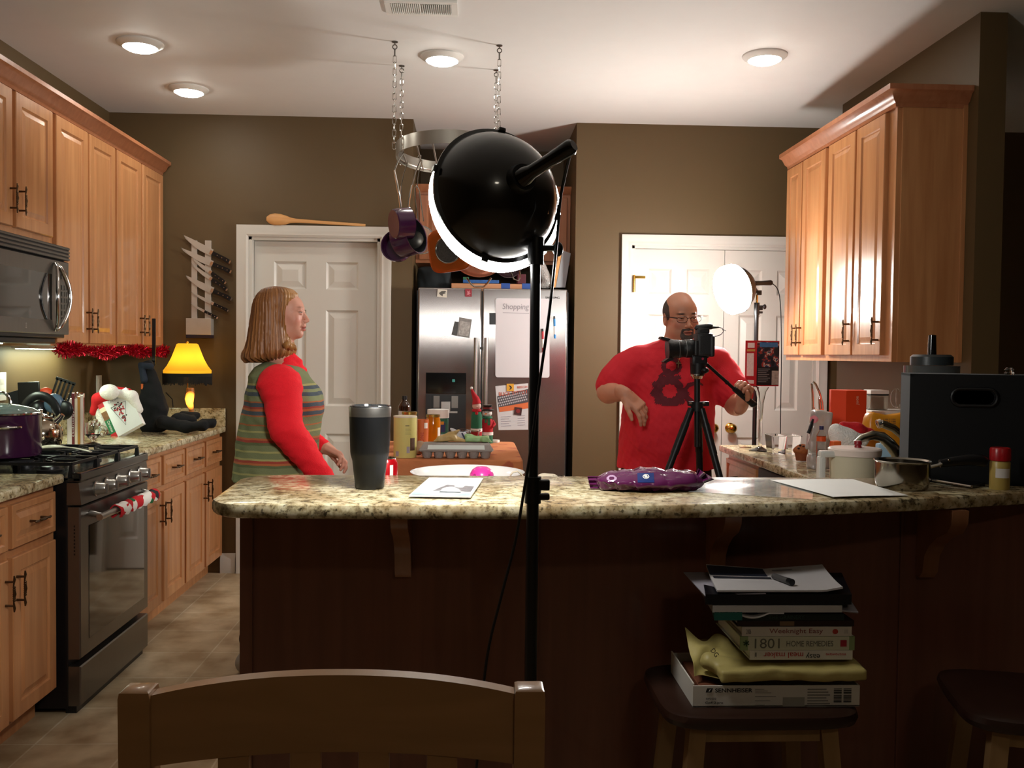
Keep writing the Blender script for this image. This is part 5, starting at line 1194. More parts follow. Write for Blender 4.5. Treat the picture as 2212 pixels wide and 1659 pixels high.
# fridge notes (each lifts off by itself)
def note(name, pts, m, label, cat, th=.0012, y=YF-.0005, group=None):
    b = B(); P = [W(px, py, Y=y) for px, py in pts]
    b.rings([[(p.x, y, p.z) for p in P], [(p.x, y-th, p.z) for p in P]])
    c = sum(P, Vector())/len(P); return one(name, b, m, label, cat, c, world=True, group=group)
def sub(o, name, pts, m, y, th=.0006):
    b = B(); P = [W(px, py, Y=y) for px, py in pts]; b.rings([[(p.x, y, p.z) for p in P], [(p.x, y-th, p.z) for p in P]]); return b.build(name, m, o, True)
R4 = lambda x0, x1, y0, y1: [(x0, y0), (x1, y0), (x1, y1), (x0, y1)]
wb = note('whiteboard', [(1070.5, 648), (1072, 645), (1075, 644), (1183, 645.5), (1186, 647), (1187, 650), (1187, 811), (1186, 814), (1183, 816), (1074, 815), (1071, 813), (1070, 810)], mat('whiteboard_white', 'cfcacd', .4, var=.02), 'whiteboard headed Shopping on the right fridge door', 'whiteboard', .003)
text('Shopping', TX((W(1114, 664, Y=YF).x, YF-.0042, W(1114, 664, Y=YF).z)), .16, .045, mat('marker_grey', '8d8a90', .6), wb, shear=.1)
sub(wb, 'underline', [(1086, 675), (1143, 676.5), (1143, 677.5), (1086, 676)], _M['marker_grey'], YF-.0036)
for px, py, c, lab, h in ((1198, 707, '2f7fc0', 'blue marker on the right fridge door', 48), (1172.5, 735, 'b8303a', 'red marker on the right edge of the whiteboard', 50)):
    t = thing('marker', lab, 'marker', W(px, py, Y=YF-.012), 0, 'markers on the fridge')
    yy = YF-.012; a, c2 = W(px-.5, py-h/2, Y=yy), W(px+.8, py+h/2, Y=yy)
    b = B(); b.tube([a.lerp(c2, .12), a.lerp(c2, .35), c2], [.0075, .007, .0065], 12); b.build('barrel', mat('mk_'+c, c, .4), t, True)
    b = B(); b.tube([a, a.lerp(c2, .13)], [.006, .007], 12); b.build('cap', BLACK, t, True)
    b = B(); b.tube([a.lerp(c2, .45), a.lerp(c2, .82)], [.0072, .0070], 12); b.build('marker_label', WHITE, t, True)
m1 = note('fridge_magnet', [(945.5, 624.5), (966, 626), (965, 643), (944, 641)], mat('mag_cream', 'd8d2c4', .5), 'small square cream magnet with a dark wolf head, top left of the fridge', 'magnet', .002)
sub(m1, 'wolf_head', [(948, 633), (954, 629), (962, 628.5), (964, 631), (960, 632), (963, 634), (957, 635), (956, 640), (951, 637)], mat('wolf_grey', '5b5853', .6), YF-.0026)
m1 = note('fridge_magnet', R4(1005, 1019, 624.5, 641), mat('mag_red', '96303c', .5), 'small red square magnet with a pale lion, top middle of the fridge', 'magnet', .002)
sub(m1, 'lion_figure', [(1009, 628), (1012, 630), (1015, 627), (1014, 632), (1017, 634), (1013, 635), (1015, 639), (1011, 636), (1008, 638), (1010, 633)], mat('lion_pale', 'c9848c', .6), YF-.0026)
ph = mat('photo_grey', '77736f', .35, var=.6, scale=40)
m1 = note('photo_strip', [(982, 694), (996, 696), (992, 727), (975, 723)], mat('photo_dark', '34312f', .35, var=.6, scale=50), 'dark black-and-white photo tucked behind the other on the left fridge door', 'photo', .001)
m1 = note('photo_print', [(992, 685), (1019.5, 690), (1014, 730), (987, 726)], ph, 'black-and-white photo stuck on the left fridge door', 'photo', .001, YF-.002)
sub(m1, 'photo_image', [(994, 693), (1016, 697), (1012, 727), (990, 723)], mat('photo_img', '9a9590', .35, var=.8, scale=60), YF-.0032)
note('fridge_magnet', R4(1057, 1071, 676, 701), BLACK, 'plain black rectangular magnet left of the whiteboard', 'magnet', .003)
m1 = note('flyer', [(1070, 834), (1141, 828), (1141, 928), (1077, 929)], mat('flyer_paper', 'c9c5c6', .6), 'white flyer with an orange band and keyboard picture on the right fridge door', 'flyer', .001)
sub(m1, 'orange_band', [(1077, 880), (1141, 869), (1141, 882), (1079, 890)], mat('flyer_orange', 'd06a3c', .6), YF-.0022)
kb = mat('keyboard_print', '4a4448', .6); sub(m1, 'keyboard_picture', [(1074, 856), (1141, 840), (1141, 869), (1077, 880)], kb, YF-.0024)
for r_ in range(4):
    b = B()
    for k in range(15):
        u = (k+.5*(r_ % 2))/15.5; x = 1076+u*64; y = 857+r_*5.6-u*15+1.5
        P = [W(*p_, Y=YF-.0031) for p_ in ((x, y), (x+2.8, y-.6), (x+2.8, y+2.8), (x, y+3.4))]; b.poly(P, [(0, 1, 2, 3)])
    b.build('key_row', mat('key_pale', 'b0a9ad', .6), m1, True)['kind'] = 'stuff'
text('BUCK SYSTEM', TX((W(1108, 851, Y=YF).x, YF-.0028, W(1108, 849, Y=YF).z)) @ Matrix.Rotation(.09, 4, 'Z'), .17, .022, mat('print_orange', 'c8502a', .6), m1)
text('BEECH', TX((W(1128, 836, Y=YF).x, YF-.0028, W(1128, 836, Y=YF).z)) @ Matrix.Rotation(.07, 4, 'Z'), .06, .013, _M['print_orange'], m1)
for i in range(5): sub(m1, 'text_line', [(1082, 900+i*5), (1104-i % 2*4, 899+i*5), (1104-i % 2*4, 900+i*5), (1082, 901+i*5)], mat('print_lilac', '9a96a0', .6), YF-.0022); sub(m1, 'text_line', [(1118, 898+i*5), (1134, 897+i*5), (1134, 898+i*5), (1118, 899+i*5)], _M['print_lilac'], YF-.0022)
m2 = note('fridge_magnet', R4(1094.5, 1110, 829, 845), mat('mag_yellow', 'd59a2e', .5), 'yellow square magnet with a dark curl, at the top of the flyer', 'magnet', .002, YF-.003)
sub(m2, 'curl_mark', [(1099, 832), (1104, 834), (1106, 838), (1102, 842), (1100, 841), (1103, 838)], BLACK, YF-.0052)
m2 = note('fridge_magnet', [(1112, 879), (1128, 881), (1126, 897), (1110, 895)], mat('mag_maroon', '3f1c1c', .4), 'dark maroon square magnet over the lower flyer', 'magnet', .003, YF-.003)
b = B(); c = W(1119, 888, Y=YF-.0062); b.lathe([(0, 0), (.013, 0), (.012, .001), (0, .001)], M=TX(c), seg=20); b.build('round_emblem', mat('mag_redc', '7a2222', .4), m2, True)
# cabinet over the fridge
t = thing('upper_cabinet', 'reddish maple cabinet above the refrigerator in the alcove', 'cabinet', (.125, 6.2, 1.93))
b = B(); b.bx(-.368, .623, 5.97, 6.45, 1.93, 2.40, 0, .002); b.build('body', MAPLE2, t, True)
for u0, u1 in ((-.345, .115), (.135, .60)):
    b = B(); raised(b, FX(5.97), u0, u1, 1.95, 2.36); b.build('door', MAPLE2, t, True)
b = B(); crown(b, [(-.368, 5.97, 0, -1), (.623, 5.97, 0, -1)], [(-.01, 2.38), (.01, 2.38), (.04, 2.41), (.045, 2.425), (-.01, 2.425)]); b.build('crown', MAPLE2, t, True)
# things on top of the fridge
ZR = ZF-.011; YT = 5.72; g = lambda px, py, y=YT: W(px, py, Y=y)
def tbox(name, px0, px1, py0, py1, y0, y1, m, label, cat, bev=.003, base=None):
    b = B(); z0 = base if base is not None else ZR; b.bx(g(px0, py1, y0).x, g(px1, py1, y0).x, y0, y1, z0, max(z0+.006, g(px0, py0, y0).z), 0, bev)
    return one(name, b, m, label, cat, ((g(px0, 600, y0).x+g(px1, 600, y0).x)/2, (y0+y1)/2, z0), world=True)
zb_ = g(1000, 611.5).z
o = tbox('wooden_board', 975, 1150, 611.5, 622, YT, 6.0, wood('pink_pine', 'b97f58', 'c8906a', .6, (2, 18, 18), 0), 'long pinkish wooden board lying on top of the fridge with blue tape', 'board')
for a0, a1 in ((1083, 1102), (1128, 1148)):
    b = B(); b.bx(g(a0, 600).x, g(a1, 600).x, YT-.0015, YT+.1, ZR+.0005, g(1000, 611).z+.0015); b.build('blue_tape', mat('painter_tape_blue', '2c4f96', .6), o, True)
tbox('board_game', 1000, 1078, 604, 611, YT+.01, 5.95, mat('game_blue', '2d5b9a', .5, var=.3, scale=50), 'flat blue box lying on the wooden board above the fridge', 'box', base=zb_+.002)
tbox('card_box', 1118, 1136, 592, 611, YT+.02, 5.93, mat('maroon_box', '56222c', .5), 'small maroon box standing on the board above the fridge', 'box', base=zb_+.002)
tbox('green_box', 1000, 1013, 598, 604, YT+.03, 5.9, mat('green_card', '2f6a4a', .5), 'small green box stacked on the flat blue box above the fridge', 'box', base=g(1000, 604, YT+.01).z+.001)
def wt_(V): V = V+jit(V, .004, 25, 11); V[:, 2] = np.maximum(V[:, 2], ZR+.001); return V
soft('dark_bag', [('b', (g(935, 600).x, 5.85, ZR+.07), (.075, .05, .05), .03), ('e', (g(955, 600).x, 5.83, ZR+.05), (.05, .05, .04))], mat('teal_black_cloth', '10181c', .8, var=.5, scale=10), None, .008, .03, warp=wt_, label='dark teal bag on top of the fridge at the left', cat='bag', loc=Vector((g(935, 600).x, 5.85, ZR)))
def tilt(name, P0, P1, dep, w_, m, label, cat, mm=None, pn=None):
    a, c = Vector(P0), Vector(P1); ax = (c-a).normalized(); sd = Vector((0, 1, 0)); n = ax.cross(sd)
    t = thing(name, label, cat, a); b = B(); b.rings([[a, a+sd*dep, c+sd*dep, c], [a+n*w_, a+sd*dep+n*w_, c+sd*dep+n*w_, c+n*w_]]); b.build('panel' if not mm else 'face_panel', m, t, True)
    return t, a, c, sd, n
a, c = g(1196, 620, 5.75), g(1213, 540, 5.75); 
t = thing('picture_frame', 'grey panel with a bare wood edge leaning on top of the fridge at the right', 'frame', a)
b = B(); d_ = g(1229, 620, 5.75), g(1233, 551, 5.75)
p = [g(1194, 621, 5.74), g(1200, 621, 5.74), g(1215, 537, 5.74), g(1209, 536, 5.74)]
b.rings([[Vector(q_) for q_ in p], [Vector(q_)+Vector((.0, .03, 0)) for q_ in p]]); b.build('wood_edge', PALEW, t, True)
p = [g(1200.5, 621, 5.75), g(1221, 621, 5.75), g(1233, 547, 5.75), g(1215.5, 541, 5.75)]
b = B(); b.rings([[Vector(q_) for q_ in p], [Vector(q_)+Vector((0, .02, 0)) for q_ in p]]); b.build('grey_panel', mat('grey_board', '8d9196', .5), t, True)
soft('plastic_wrap', [('c', g(1166, 560, 5.78), g(1180, 610, 5.78), .02, .03), ('c', g(1172, 618, 5.78), g(1182, 618, 5.78), .018, .018)], mat('shiny_wrap', 'b9b4b0', .2, trans=.3, coat=.6, bump=.8, bscale=80), None, .006, .02, warp=wt_, label='crinkled clear plastic wrap beside the leaning panel above the fridge', cat='plastic', loc=Vector((g(1175, 620).x, 5.78, ZR)))
# ================================================================ ISLAND WITH TABLECLOTH
TZ = .90; I0, I1, IY0, IY1 = -.46, .222, 3.93, 4.76
t = thing('kitchen_island', 'kitchen cart hidden under the orange leaf tablecloth', 'island', ((I0+I1)/2, 4.35, 0))
b = B(); b.bx(I0+.01, I1-.01, IY0+.01, IY1-.01, TZ-.04, TZ-.004, 0, .004); b.build('top', PALEW, t, True)
for x in (I0+.05, I1-.05):
    for y in (IY0+.05, IY1-.05): b = B(); b.bx(x-.025, x+.025, y-.025, y+.025, 0, TZ-.04, 0, .003); b.build('leg', PALEW, t, True)
b = B(); b.bx(I0+.03, I1-.03, IY0+.03, IY1-.03, .25, .27); b.build('shelf', PALEW, t, True)
CL = mat('orange_leaf_cloth', 'b8673f', .85, bump=.1, bscale=200); N, L, p_ = nodes(CL); tc = N.new('ShaderNodeTexCoord'); 
vo = N.new('ShaderNodeTexVoronoi'); vo.inputs['Scale'].default_value = 9; L.new(tc.outputs['Object'], vo.inputs[0])
nz = N.new('ShaderNodeTexNoise'); nz.inputs['Scale'].default_value = 22; nz.inputs['Detail'].default_value = 2; L.new(tc.outputs['Object'], nz.inputs[0])
ma = N.new('ShaderNodeMath'); ma.operation = 'MULTIPLY_ADD'; ma.inputs[1].default_value = .55; L.new(nz.outputs[0], ma.inputs[0]); L.new(vo.outputs['Distance'], ma.inputs[2])
r = ramp(N, [(0, '9c4c30'), (.50, 'a9583a'), (.56, 'c17546'), (1, 'c47a4c')]); L.new(ma.outputs[0], r.inputs[0]); L.new(r.outputs[0], p_.inputs['Base Color'])
b = B(); n_ = 160; R_ = []; per = []
cx_, cy_, hx_, hy_ = (I0+I1)/2, (IY0+IY1)/2, (I1-I0)/2, (IY1-IY0)/2; rc = .03
for k in range(n_):
    a = 2*math.pi*k/n_; c_, s_ = math.cos(a), math.sin(a); q_ = min((hx_)/max(abs(c_), 1e-6), (hy_)/max(abs(s_), 1e-6)); x, y = c_*q_, s_*q_
    ex, ey = max(0, abs(x)-(hx_-rc)), max(0, abs(y)-(hy_-rc))
    if ex > 0 and ey > 0:
        l = math.hypot(ex, ey); x = math.copysign(hx_-rc+ex/l*rc, x); y = math.copysign(hy_-rc+ey/l*rc, y)
    per.append((x, y, a))
for sc_, z_, fo in ((.05, 0, 0), (.5, .0, 0), (.93, 0, 0), (.985, -.001, 0), (1.0, -.008, 0), (1.004, -.03, .2), (1.01, -.10, .6), (1.02, -.22, 1), (1.03, -.30, 1.3)):
    R_.append([(cx_+x*sc_+math.cos(a)*.009*fo*math.sin(a*22), cy_+y*sc_+math.sin(a)*.009*fo*math.sin(a*22+1), TZ+.002+z_) for x, y, a in per])
b.rings(R_, cap1=False, cap0=True); one('tablecloth', b, CL, 'orange autumn-leaf tablecloth draped over the kitchen cart', 'tablecloth', (cx_, cy_, TZ), world=True)
TI = TZ+.003
def at(px, y, z=None): return Vector((W(px, 950, Y=y).x, y, TI if z is None else z))
zi = lambda px, py, y: W(px, py, Y=y).z-TI
# cocoa tin
o = at(875, 4.0); h = zi(875, 899, 3.98); t = thing('cocoa_canister', 'pale yellow cardboard canister at the front left of the orange tablecloth', 'canister', o)
b = B(); b.lathe([(0, 0), (.0485, 0), (.0495, .002), (.0495, h-.006)], seg=36, cap1=False); b.build('canister_body', mat('canister_yellow', 'd8cb7c', .5, var=.03), t)
b = B(); b.lathe([(.0495, h-.006), (.0505, h-.006), (.0505, h), (.046, h+.001), (0, h-.001)], seg=36, cap0=False); b.build('lid', mat('lid_cream', 'dcd0b8', .4), t)
def band(par, r, a0, a1, z0, z1, m, name, n=10):
    b = B(); b.rings([[(r*math.cos(a), r*math.sin(a), z) for z in (z0, z1)] for a in np.linspace(math.radians(a0), math.radians(a1), n)], closed=False); return b.build(name, m, par)
band(t, .0499, -85, -65, h*.77, h*.79, mat('print_brown', '6e6444', .6), 'printed_title'); 
for i in range(6): band(t, .0499, -85, -62+(i % 3)*3, h*(.72-.03*i), h*(.727-.03*i), mat('print_olive', 'b0a566', .6), 'text_line', 5)
band(t, .0499, -60, -30, h*.18, h*.48, mat('print_cookie', '5c4030', .6, var=.5, scale=60), 'cookie_picture'); band(t, .0499, -78, -62, h*.12, h*.28, mat('print_lilac2', 'a69aa0', .6), 'lilac_square'); band(t, .0499, -138, -118, h*.04, h*.16, _M['print_lilac2'], 'lilac_square')
def jar(name, label, cat, px, y, r, pybot, pytop, m, lidm, lidh=.012, neck=.85, glass=False, part='jar_body'):
    o = at(px, y); H = zi(px, pytop, y); t = thing(name, label, cat, o)
    b = B(); b.lathe([(0, 0), (r*.9, 0), (r, .006), (r, H-lidh-.018), (r*neck, H-lidh-.004), (r*neck, H-lidh), (0, H-lidh)], seg=28); b.build(part, m, t)
    b = B(); b.lathe([(0, H-lidh), (r*neck+.003, H-lidh), (r*neck+.003, H-.001), (r*neck, H), (0, H)], seg=28); b.build('lid', lidm, t); return t, H
GOLD = mat('gold_lid', 'b79a52', .25, .9)
jar('glass_jar', 'gold-lidded jar standing behind the yellow canister', 'jar', 884, 4.25, .038, 955, 889, mat('jar_clear_amber', 'c7b184', .1, trans=.6), GOLD)
t, H = jar('honey_jar', 'jar of amber honey with a gold lid on the orange tablecloth', 'jar', 935, 4.4, .036, 955, 895, mat('honey', 'd27a10', .08, trans=.35, ior=1.4), GOLD)
band(t, .0364, -50, -20, H*.2, H*.62, WHITE, 'label')
t, H = jar('supplement_tub', 'green tub with a wide white lid behind the honey jar', 'tub', 946, 4.62, .052, 955, 884, mat('tub_green', '2f6b58', .4), WHITE, .042, .98)
band(t, .0526, -85, -45, H*.35, H*.62, mat('tub_emblem', '3a3c66', .5, var=.4, scale=40), 'round_emblem'); band(t, .053, -75, -55, H*.57, H*.66, mat('emb_orange', 'd38b2e', .5), 'emblem_top'); band(t, .0526, -80, -30, H*.08, H*.3, mat('tub_pale', 'a9b9b0', .5), 'emblem_hill')
o = at(912, 4.3); t = thing('orange_cup', 'orange and white printed cup between canister and honey jar', 'cup', o); H = zi(912, 906, 4.3)
b = B(); b.lathe([(0, 0), (.026, 0), (.030, H), (.028, H), (.024, .004), (0, .004)], seg=28); b.build('cup_body', mat('cup_orange', 'c9683a', .4), t)
band(t, .0305, -70, -35, H*.72, H*.9, WHITE, 'white_print')
text('CONE', Matrix.Translation((0, -.0295, H*.38)) @ RX90 @ Matrix.Rotation(math.pi/2, 4, 'Z'), .06, .016, mat('cup_red', 'a83c2a', .5), t, world=False)
o = at(873, 4.66); t = thing('brown_bottle', 'dark brown glass bottle with white label at the back of the table', 'bottle', o); H = zi(873, 855, 4.66)
b = B(); b.lathe([(0, 0), (.030, 0), (.031, .004), (.031, H-.055), (.024, H-.04), (.013, H-.026), (.012, H-.018), (0, H-.018)], seg=28); b.build('bottle_body', mat('brown_glass', '2a1206', .08, coat=.5), t)
b = B(); b.lathe([(0, H-.018), (.014, H-.018), (.014, H), (0, H)], seg=24); b.build('cap', BLACK, t); band(t, .0314, -150, -40, H*.25, H*.68, mat('label_offwhite', 'c9c4bb', .6), 'label', 14)
soft('bread_roll', [('e', at(907, 4.12)+Vector((0, 0, .03)), (.03, .035, .03)), ('e', at(902, 4.1)+Vector((0, 0, .022)), (.03, .03, .022))], mat('brown_paper', '8a6a50', .7, var=.3, scale=30), None, .005, .01, label='brown lumpy packet behind the egg carton next to the yellow canister', cat='packet', loc=at(907, 4.12))
# egg carton
o = at(986, 4.0); t = thing('egg_carton', 'grey pulp egg carton on the front of the orange tablecloth', 'egg carton', o); o_ = Vector((0, 0, 0))
PULP = mat('grey_pulp', '9c948f', .9, bump=.3, bscale=150)
hw = .150; b = B()
for i in range(6):
    for j in range(2):
        x = -hw+.025+.05*i; y = -.026+.052*j
        b.lathe([(0, 0), (.015, 0), (.018, .003), (.0255, .030)], (x, y, 0), 14, cap1=False)
b.bx(-hw-.004, hw+.004, -.055, .055, .029, .034, 0, .002); b.build('tray', PULP, t)
b = B(); R_ = []
for ins, z_ in ((-.004, .0345), (0, .036), (.010, .056), (.016, .062), (.024, .064)): R_.append([(-hw-.006+ins, -.058+ins, z_), (hw+.006-ins, -.058+ins, z_), (hw+.006-ins, .058-ins, z_), (-hw-.006+ins, .058-ins, z_)])
b.rings(R_); b.build('lid', PULP, t)
b = B(); b.rings([[(-.122, -.0560, .0400), (.122, -.0560, .0400), (.120, -.0480, .0570), (-.120, -.0480, .0570)], [(-.122, -.0572, .0400), (.122, -.0572, .0400), (.120, -.0492, .0576), (-.120, -.0492, .0576)]]); b.build('label', mat('glossy_label', 'dfe6e2', .15), t)
# snack bags on the carton
def wq2(V): V = V+jit(V, .002, 60, 6); V[:, 2] = np.maximum(V[:, 2], TI+.067); return V
zc = TI+.066
q = lambda px, py, y=4.02: W(px, py, Y=y)
soft('snack_bag', [('c', q(942, 955), q(972, 938), .012, .012), ('c', q(968, 945), q(990, 930), .014, .005), ('c', q(975, 945), q(1002, 955), .016, .010), ('b', (q(965, 955).x, 4.03, zc+.012), (.035, .025, .006), .006)], mat('beige_print_bag', 'b89a62', .5, var=.4, scale=35), None, .004, .012, warp=wq2, label='crumpled beige snack bag on the left of the egg carton', cat='bag', loc=Vector((q(965, 955).x, 4.03, zc)))
q = lambda px, py, y=4.06: W(px, py, Y=y)
soft('snack_bag', [('c', q(974, 926), q(1000, 942), .005, .016), ('c', q(1000, 942), q(1012, 952), .016, .012), ('c', q(985, 945), q(1008, 957), .010, .012), ('b', (q(995, 955).x, 4.06, zc+.012), (.02, .01, .008), .006)], mat('white_blue_bag', 'b9b7bd', .4, var=.3, scale=50), None, .004, .012, warp=wq2, label='white and blue crumpled bag standing in the middle of the egg carton', cat='bag', loc=Vector((q(995, 955).x, 4.06, zc)))
b = B(); b.box(q(1003, 945, 4.035)+Vector((0, 0, .0)), (.006, .004, .045), R=Matrix.Rotation(-.5, 3, 'Y')); one('blue_pen', b, mat('pen_blue', '1e2548', .3), 'dark blue pen-like strip leaning on the bags over the egg carton', 'pen', q(1003, 945, 4.035), world=True)
soft('snack_bag', [('c', q(1008, 944, 4.04), q(1050, 952, 4.04), .013, .012), ('c', q(1046, 948, 4.0), q(1060, 958, 4.0), .012, .010), ('b', (q(1030, 955).x, 4.04, zc+.01), (.045, .03, .005), .006)], mat('green_white_bag', '8fb27a', .45, var=.45, scale=40), None, .004, .012, warp=wq2, label='green and white flattened bag on the right of the egg carton', cat='bag', loc=Vector((q(1030, 955).x, 4.04, zc)))
o = at(1013, 4.5); t = thing('deli_container', 'clear round plastic tub with pinkish contents behind the egg carton', 'container', o); H = zi(1013, 928, 4.5)
b = B(); b.lathe([(0, 0), (.042, 0), (.052, H-.008), (.056, H-.006), (.056, H), (.050, H), (.040, .003), (0, .003)], seg=32); b.build('tub', PLAST, t)
b = B(); b.lathe([(0, .004), (.039, .004), (.046, H*.6), (0, H*.62)], seg=24); b.build('contents', mat('pink_food', 'c08a6a', .7, var=.2), t)
# santa and snowman bottle covers
def figure(px, y, label, santa):
    t = thing('santa_figurine' if santa else 'snowman_figurine', label, 'figurine', at(px, y)); H = zi(px, 847 if santa else 866, y); G_, R_c, Wm = mat('felt_green', '245c40', .9), mat('felt_red', 'a81a24', .9), mat('felt_white', 'dcd6d0', .9)
    k = H/.235
    if santa:
        b = B(); b.lathe([(0, 0), (.027, 0), (.027, .05), (.027, .056)], seg=20, cap1=True); b.build('trousers', R_c, t)
        b = B(); b.lathe([(.029, .056), (.029, .07)], seg=20, cap0=True, cap1=True); b.build('white_trim', Wm, t)
        b = B(); b.lathe([(.028, .071), (.027, .13), (.02, .145), (0, .147)], seg=20); b.build('coat', G_, t)
        b = B(); b.lathe([(.021, .146), (.024, .15), (.022, .158), (.0, .159)], seg=20); b.sph((0, -.018, .135), (.009, .008, .02), 10, 8); b.build('scarf', R_c, t)
        b = B(); b.sph((0, 0, .172), (.022, .02, .018), 16, 12); b.sph((0, -.020, .170), (.004, .006, .004), 8, 6); b.build('head', mat('felt_face', 'c8a498', .9), t)
        b = B(); b.tube([(0, 0, .182), (-.004, 0, .205), (-.016, 0, .225), (-.026, 0, H-.01)], [.023, .017, .010, .005], 14); b.build('hat', R_c, t)
        b = B(); b.sph((-.027, 0, H-.005), .007, 12, 8); b.build('pompom', Wm, t)
    else:
        b = B(); b.lathe([(0, 0), (.029, 0), (.029, .045)], seg=20); b.build('trousers', G_, t)
        b = B(); b.lathe([(.031, .0455), (.031, .062)], seg=20); b.build('white_trim', Wm, t)
        b = B(); b.lathe([(.029, .0625), (.030, .09), (.031, .12), (.022, .135), (0, .136)], seg=20); b.build('coat', R_c, t)
        for s_ in (-1, 1): b = B(); b.tube([(s_*.026, 0, .125), (s_*.036, -.008, .105), (s_*.026, -.02, .092)], [.009, .009, .007], 10); b.build('arm', R_c, t)
        b = B(); b.lathe([(.020, .134), (.026, .139), (.024, .149), (0, .15)], seg=20); b.box((.008, -.029, .118), (.014, .004, .034)); b.box((-.008, -.03, .125), (.010, .004, .02)); b.build('scarf', mat('scarf_stripe', '2f6a4c', .9, var=.6, scale=120), t)
        b = B(); b.sph((0, 0, .166), (.024, .022, .021), 18, 12); b.build('head', Wm, t)
        b = B(); b.tube([(-.006, -.02, .165), (-.014, -.038, .163)], [.004, .001], 8); b.build('nose', mat('carrot', 'd46a20', .7), t)
        for s_ in (-1, 1): b = B(); b.sph((s_*.008-.004, -.0205, .173), .0022, 8, 6); b.build('eye', BLACK, t)
        b = B(); b.lathe([(0, .180), (.034, .182), (.034, .186), (.022, .188), (.021, .192)], seg=22, cap1=False); b.lathe([(.021, .200), (.024, H), (0, H)], seg=22, cap0=False); b.build('top_hat', BLACK, t)
        b = B(); b.lathe([(.0225, .190), (.023, .201)], seg=22, cap0=False, cap1=False); b.build('hat_band', mat('band_red', '6a1a1c', .8), t)
    for ch in t.children:
        ch.scale = (1, 1, k) if santa else (1, 1, k)
figure(1029, 4.62, 'Santa bottle figure with a pointed red hat at the back of the table', True)
figure(1052, 4.66, 'snowman bottle figure with a black top hat at the back of the table', False)
b = B(); b.lathe([(0, 0), (.022, 0), (.022, .012), (0, .014)], seg=20); one('white_lid', b, WHITE, 'small white round lid at the back right of the orange tablecloth', 'lid', at(1070, 4.7))
# ================================================================ POT RACK
RXc, RYc, RA, RBy = -.11, 4.46, .262, .355; z0r, z1r = 2.275, 2.335
t = thing('pot_rack', 'oval stainless pot rack hanging on chains from the ceiling', 'pot rack', (RXc, RYc, 2.2))
def oval(z, k=0, n=56, yo=0): return [(RXc+(RA+k)*math.cos(2*math.pi*i/n), RYc+yo+(RBy+k)*math.sin(2*math.pi*i/n), z) for i in range(n)]
RS = mat('rack_steel', 'bdb9b0', .28, .95, var=.12, scale=4, stretch=(8, 8, .2))
b = B(); b.rings([oval(z0r), oval(z1r), oval(z1r, -.003), oval(z0r, -.003), oval(z0r)], cap0=False, cap1=False); b.build('upper_band', RS, t, True)
b = B(); b.tube(oval(z0r+.015, -.008), .004, 8, closed=True); b.build('support_ring', RS, t, True)
for i in range(7):
    x = RXc-RA*.84+RA*1.68*i/6; hy = (RBy-.006)*math.sqrt(max(0, 1-((x-RXc)/RA)**2)); b = B(); b.tube([(x, RYc-hy, z0r+.006), (x, RYc+hy, z0r+.006)], .004, 6); b.build('grid_bar', RS, t, True)
# chains
def chain(x, y, ztop, zbot, label):
    t = thing('hanging_chain', label, 'chain', (x, y, ztop), 0, 'pot rack chains')
    b = B(); b.lathe([(0, 0), (.014, 0), (.014, -.003), (.003, -.004), (.003, -.015), (0, -.015)], seg=16); b.tube([(.010*math.sin(a), 0, -.024+.010*math.cos(a)) for a in np.linspace(0, 2*math.pi, 15)[:-1]], .0025, 6, closed=True); b.build('ceiling_hook', STEELD, t)
    b = B(); b.tube([(0, 0, -.034), (0, 0, -.066)], .0035, 8); b.build('spring_link', STEELD, t)
    z = -.062; L_ = .034; k = 0
    while ztop+z-L_*.82 > zbot-.02:
        b = B(); pts = []
        for a in np.linspace(0, 2*math.pi, 17)[:-1]:
            u, v = .0075*math.sin(a), (L_/2-.0075)*(1 if math.cos(a) > 0 else -1)+.0075*math.cos(a)
            pts.append((u, 0, z-L_/2+v) if k % 2 == 0 else (0, u, z-L_/2+v))
        b.tube(pts, .0021, 6, closed=True); b.build('link', CHROME, t); z -= L_-.006; k += 1
for px, py, lab, sx in ((853, 90, 'front left chain of the pot rack', -1), (868, 142, 'rear left chain of the pot rack', -1), (1079, 98, 'front right chain of the pot rack', 1), (1072, 151, 'rear right chain of the pot rack', 1)):
    p = W(px, py, Z=ZC); chain(p.x, p.y, ZC, z1r-.03, lab)
# hanging cookware; built hanging straight down from a hook
def hang(par, p):
    bars = [RXc-RA*.84+RA*1.68*i/6 for i in range(7)]; x = min(bars, key=lambda v: abs(v-p.x)); y = max(RYc-RBy*.8, min(RYc+RBy*.8, p.y))
    top = Vector((x, y, z0r+.006)); b = B(); b.tube([top+Vector((-.008, 0, -.006)), top+Vector((-.004, 0, .006)), top+Vector((.006, 0, .004)), top+Vector((.004, 0, -.012)), p.lerp(top, .5), p+Vector((.004, 0, .010)), p+Vector((0, 0, -.006))], .0028, 8); b.build('hook', CHROME, par, True)
def hookpt(px, py, y): return W(px, py, Y=y)
def rackhook(par, p0, p1):
    b = B(); m_ = (p0+p1)/2; b.tube([p0+Vector((0, 0, .0)), p0+Vector((-.012, 0, .012)), p0+Vector((-.02, 0, -.006)), m_, p1+Vector((.012, 0, -.004)), p1], .0028, 8); b.build('hook', CHROME, par, True)
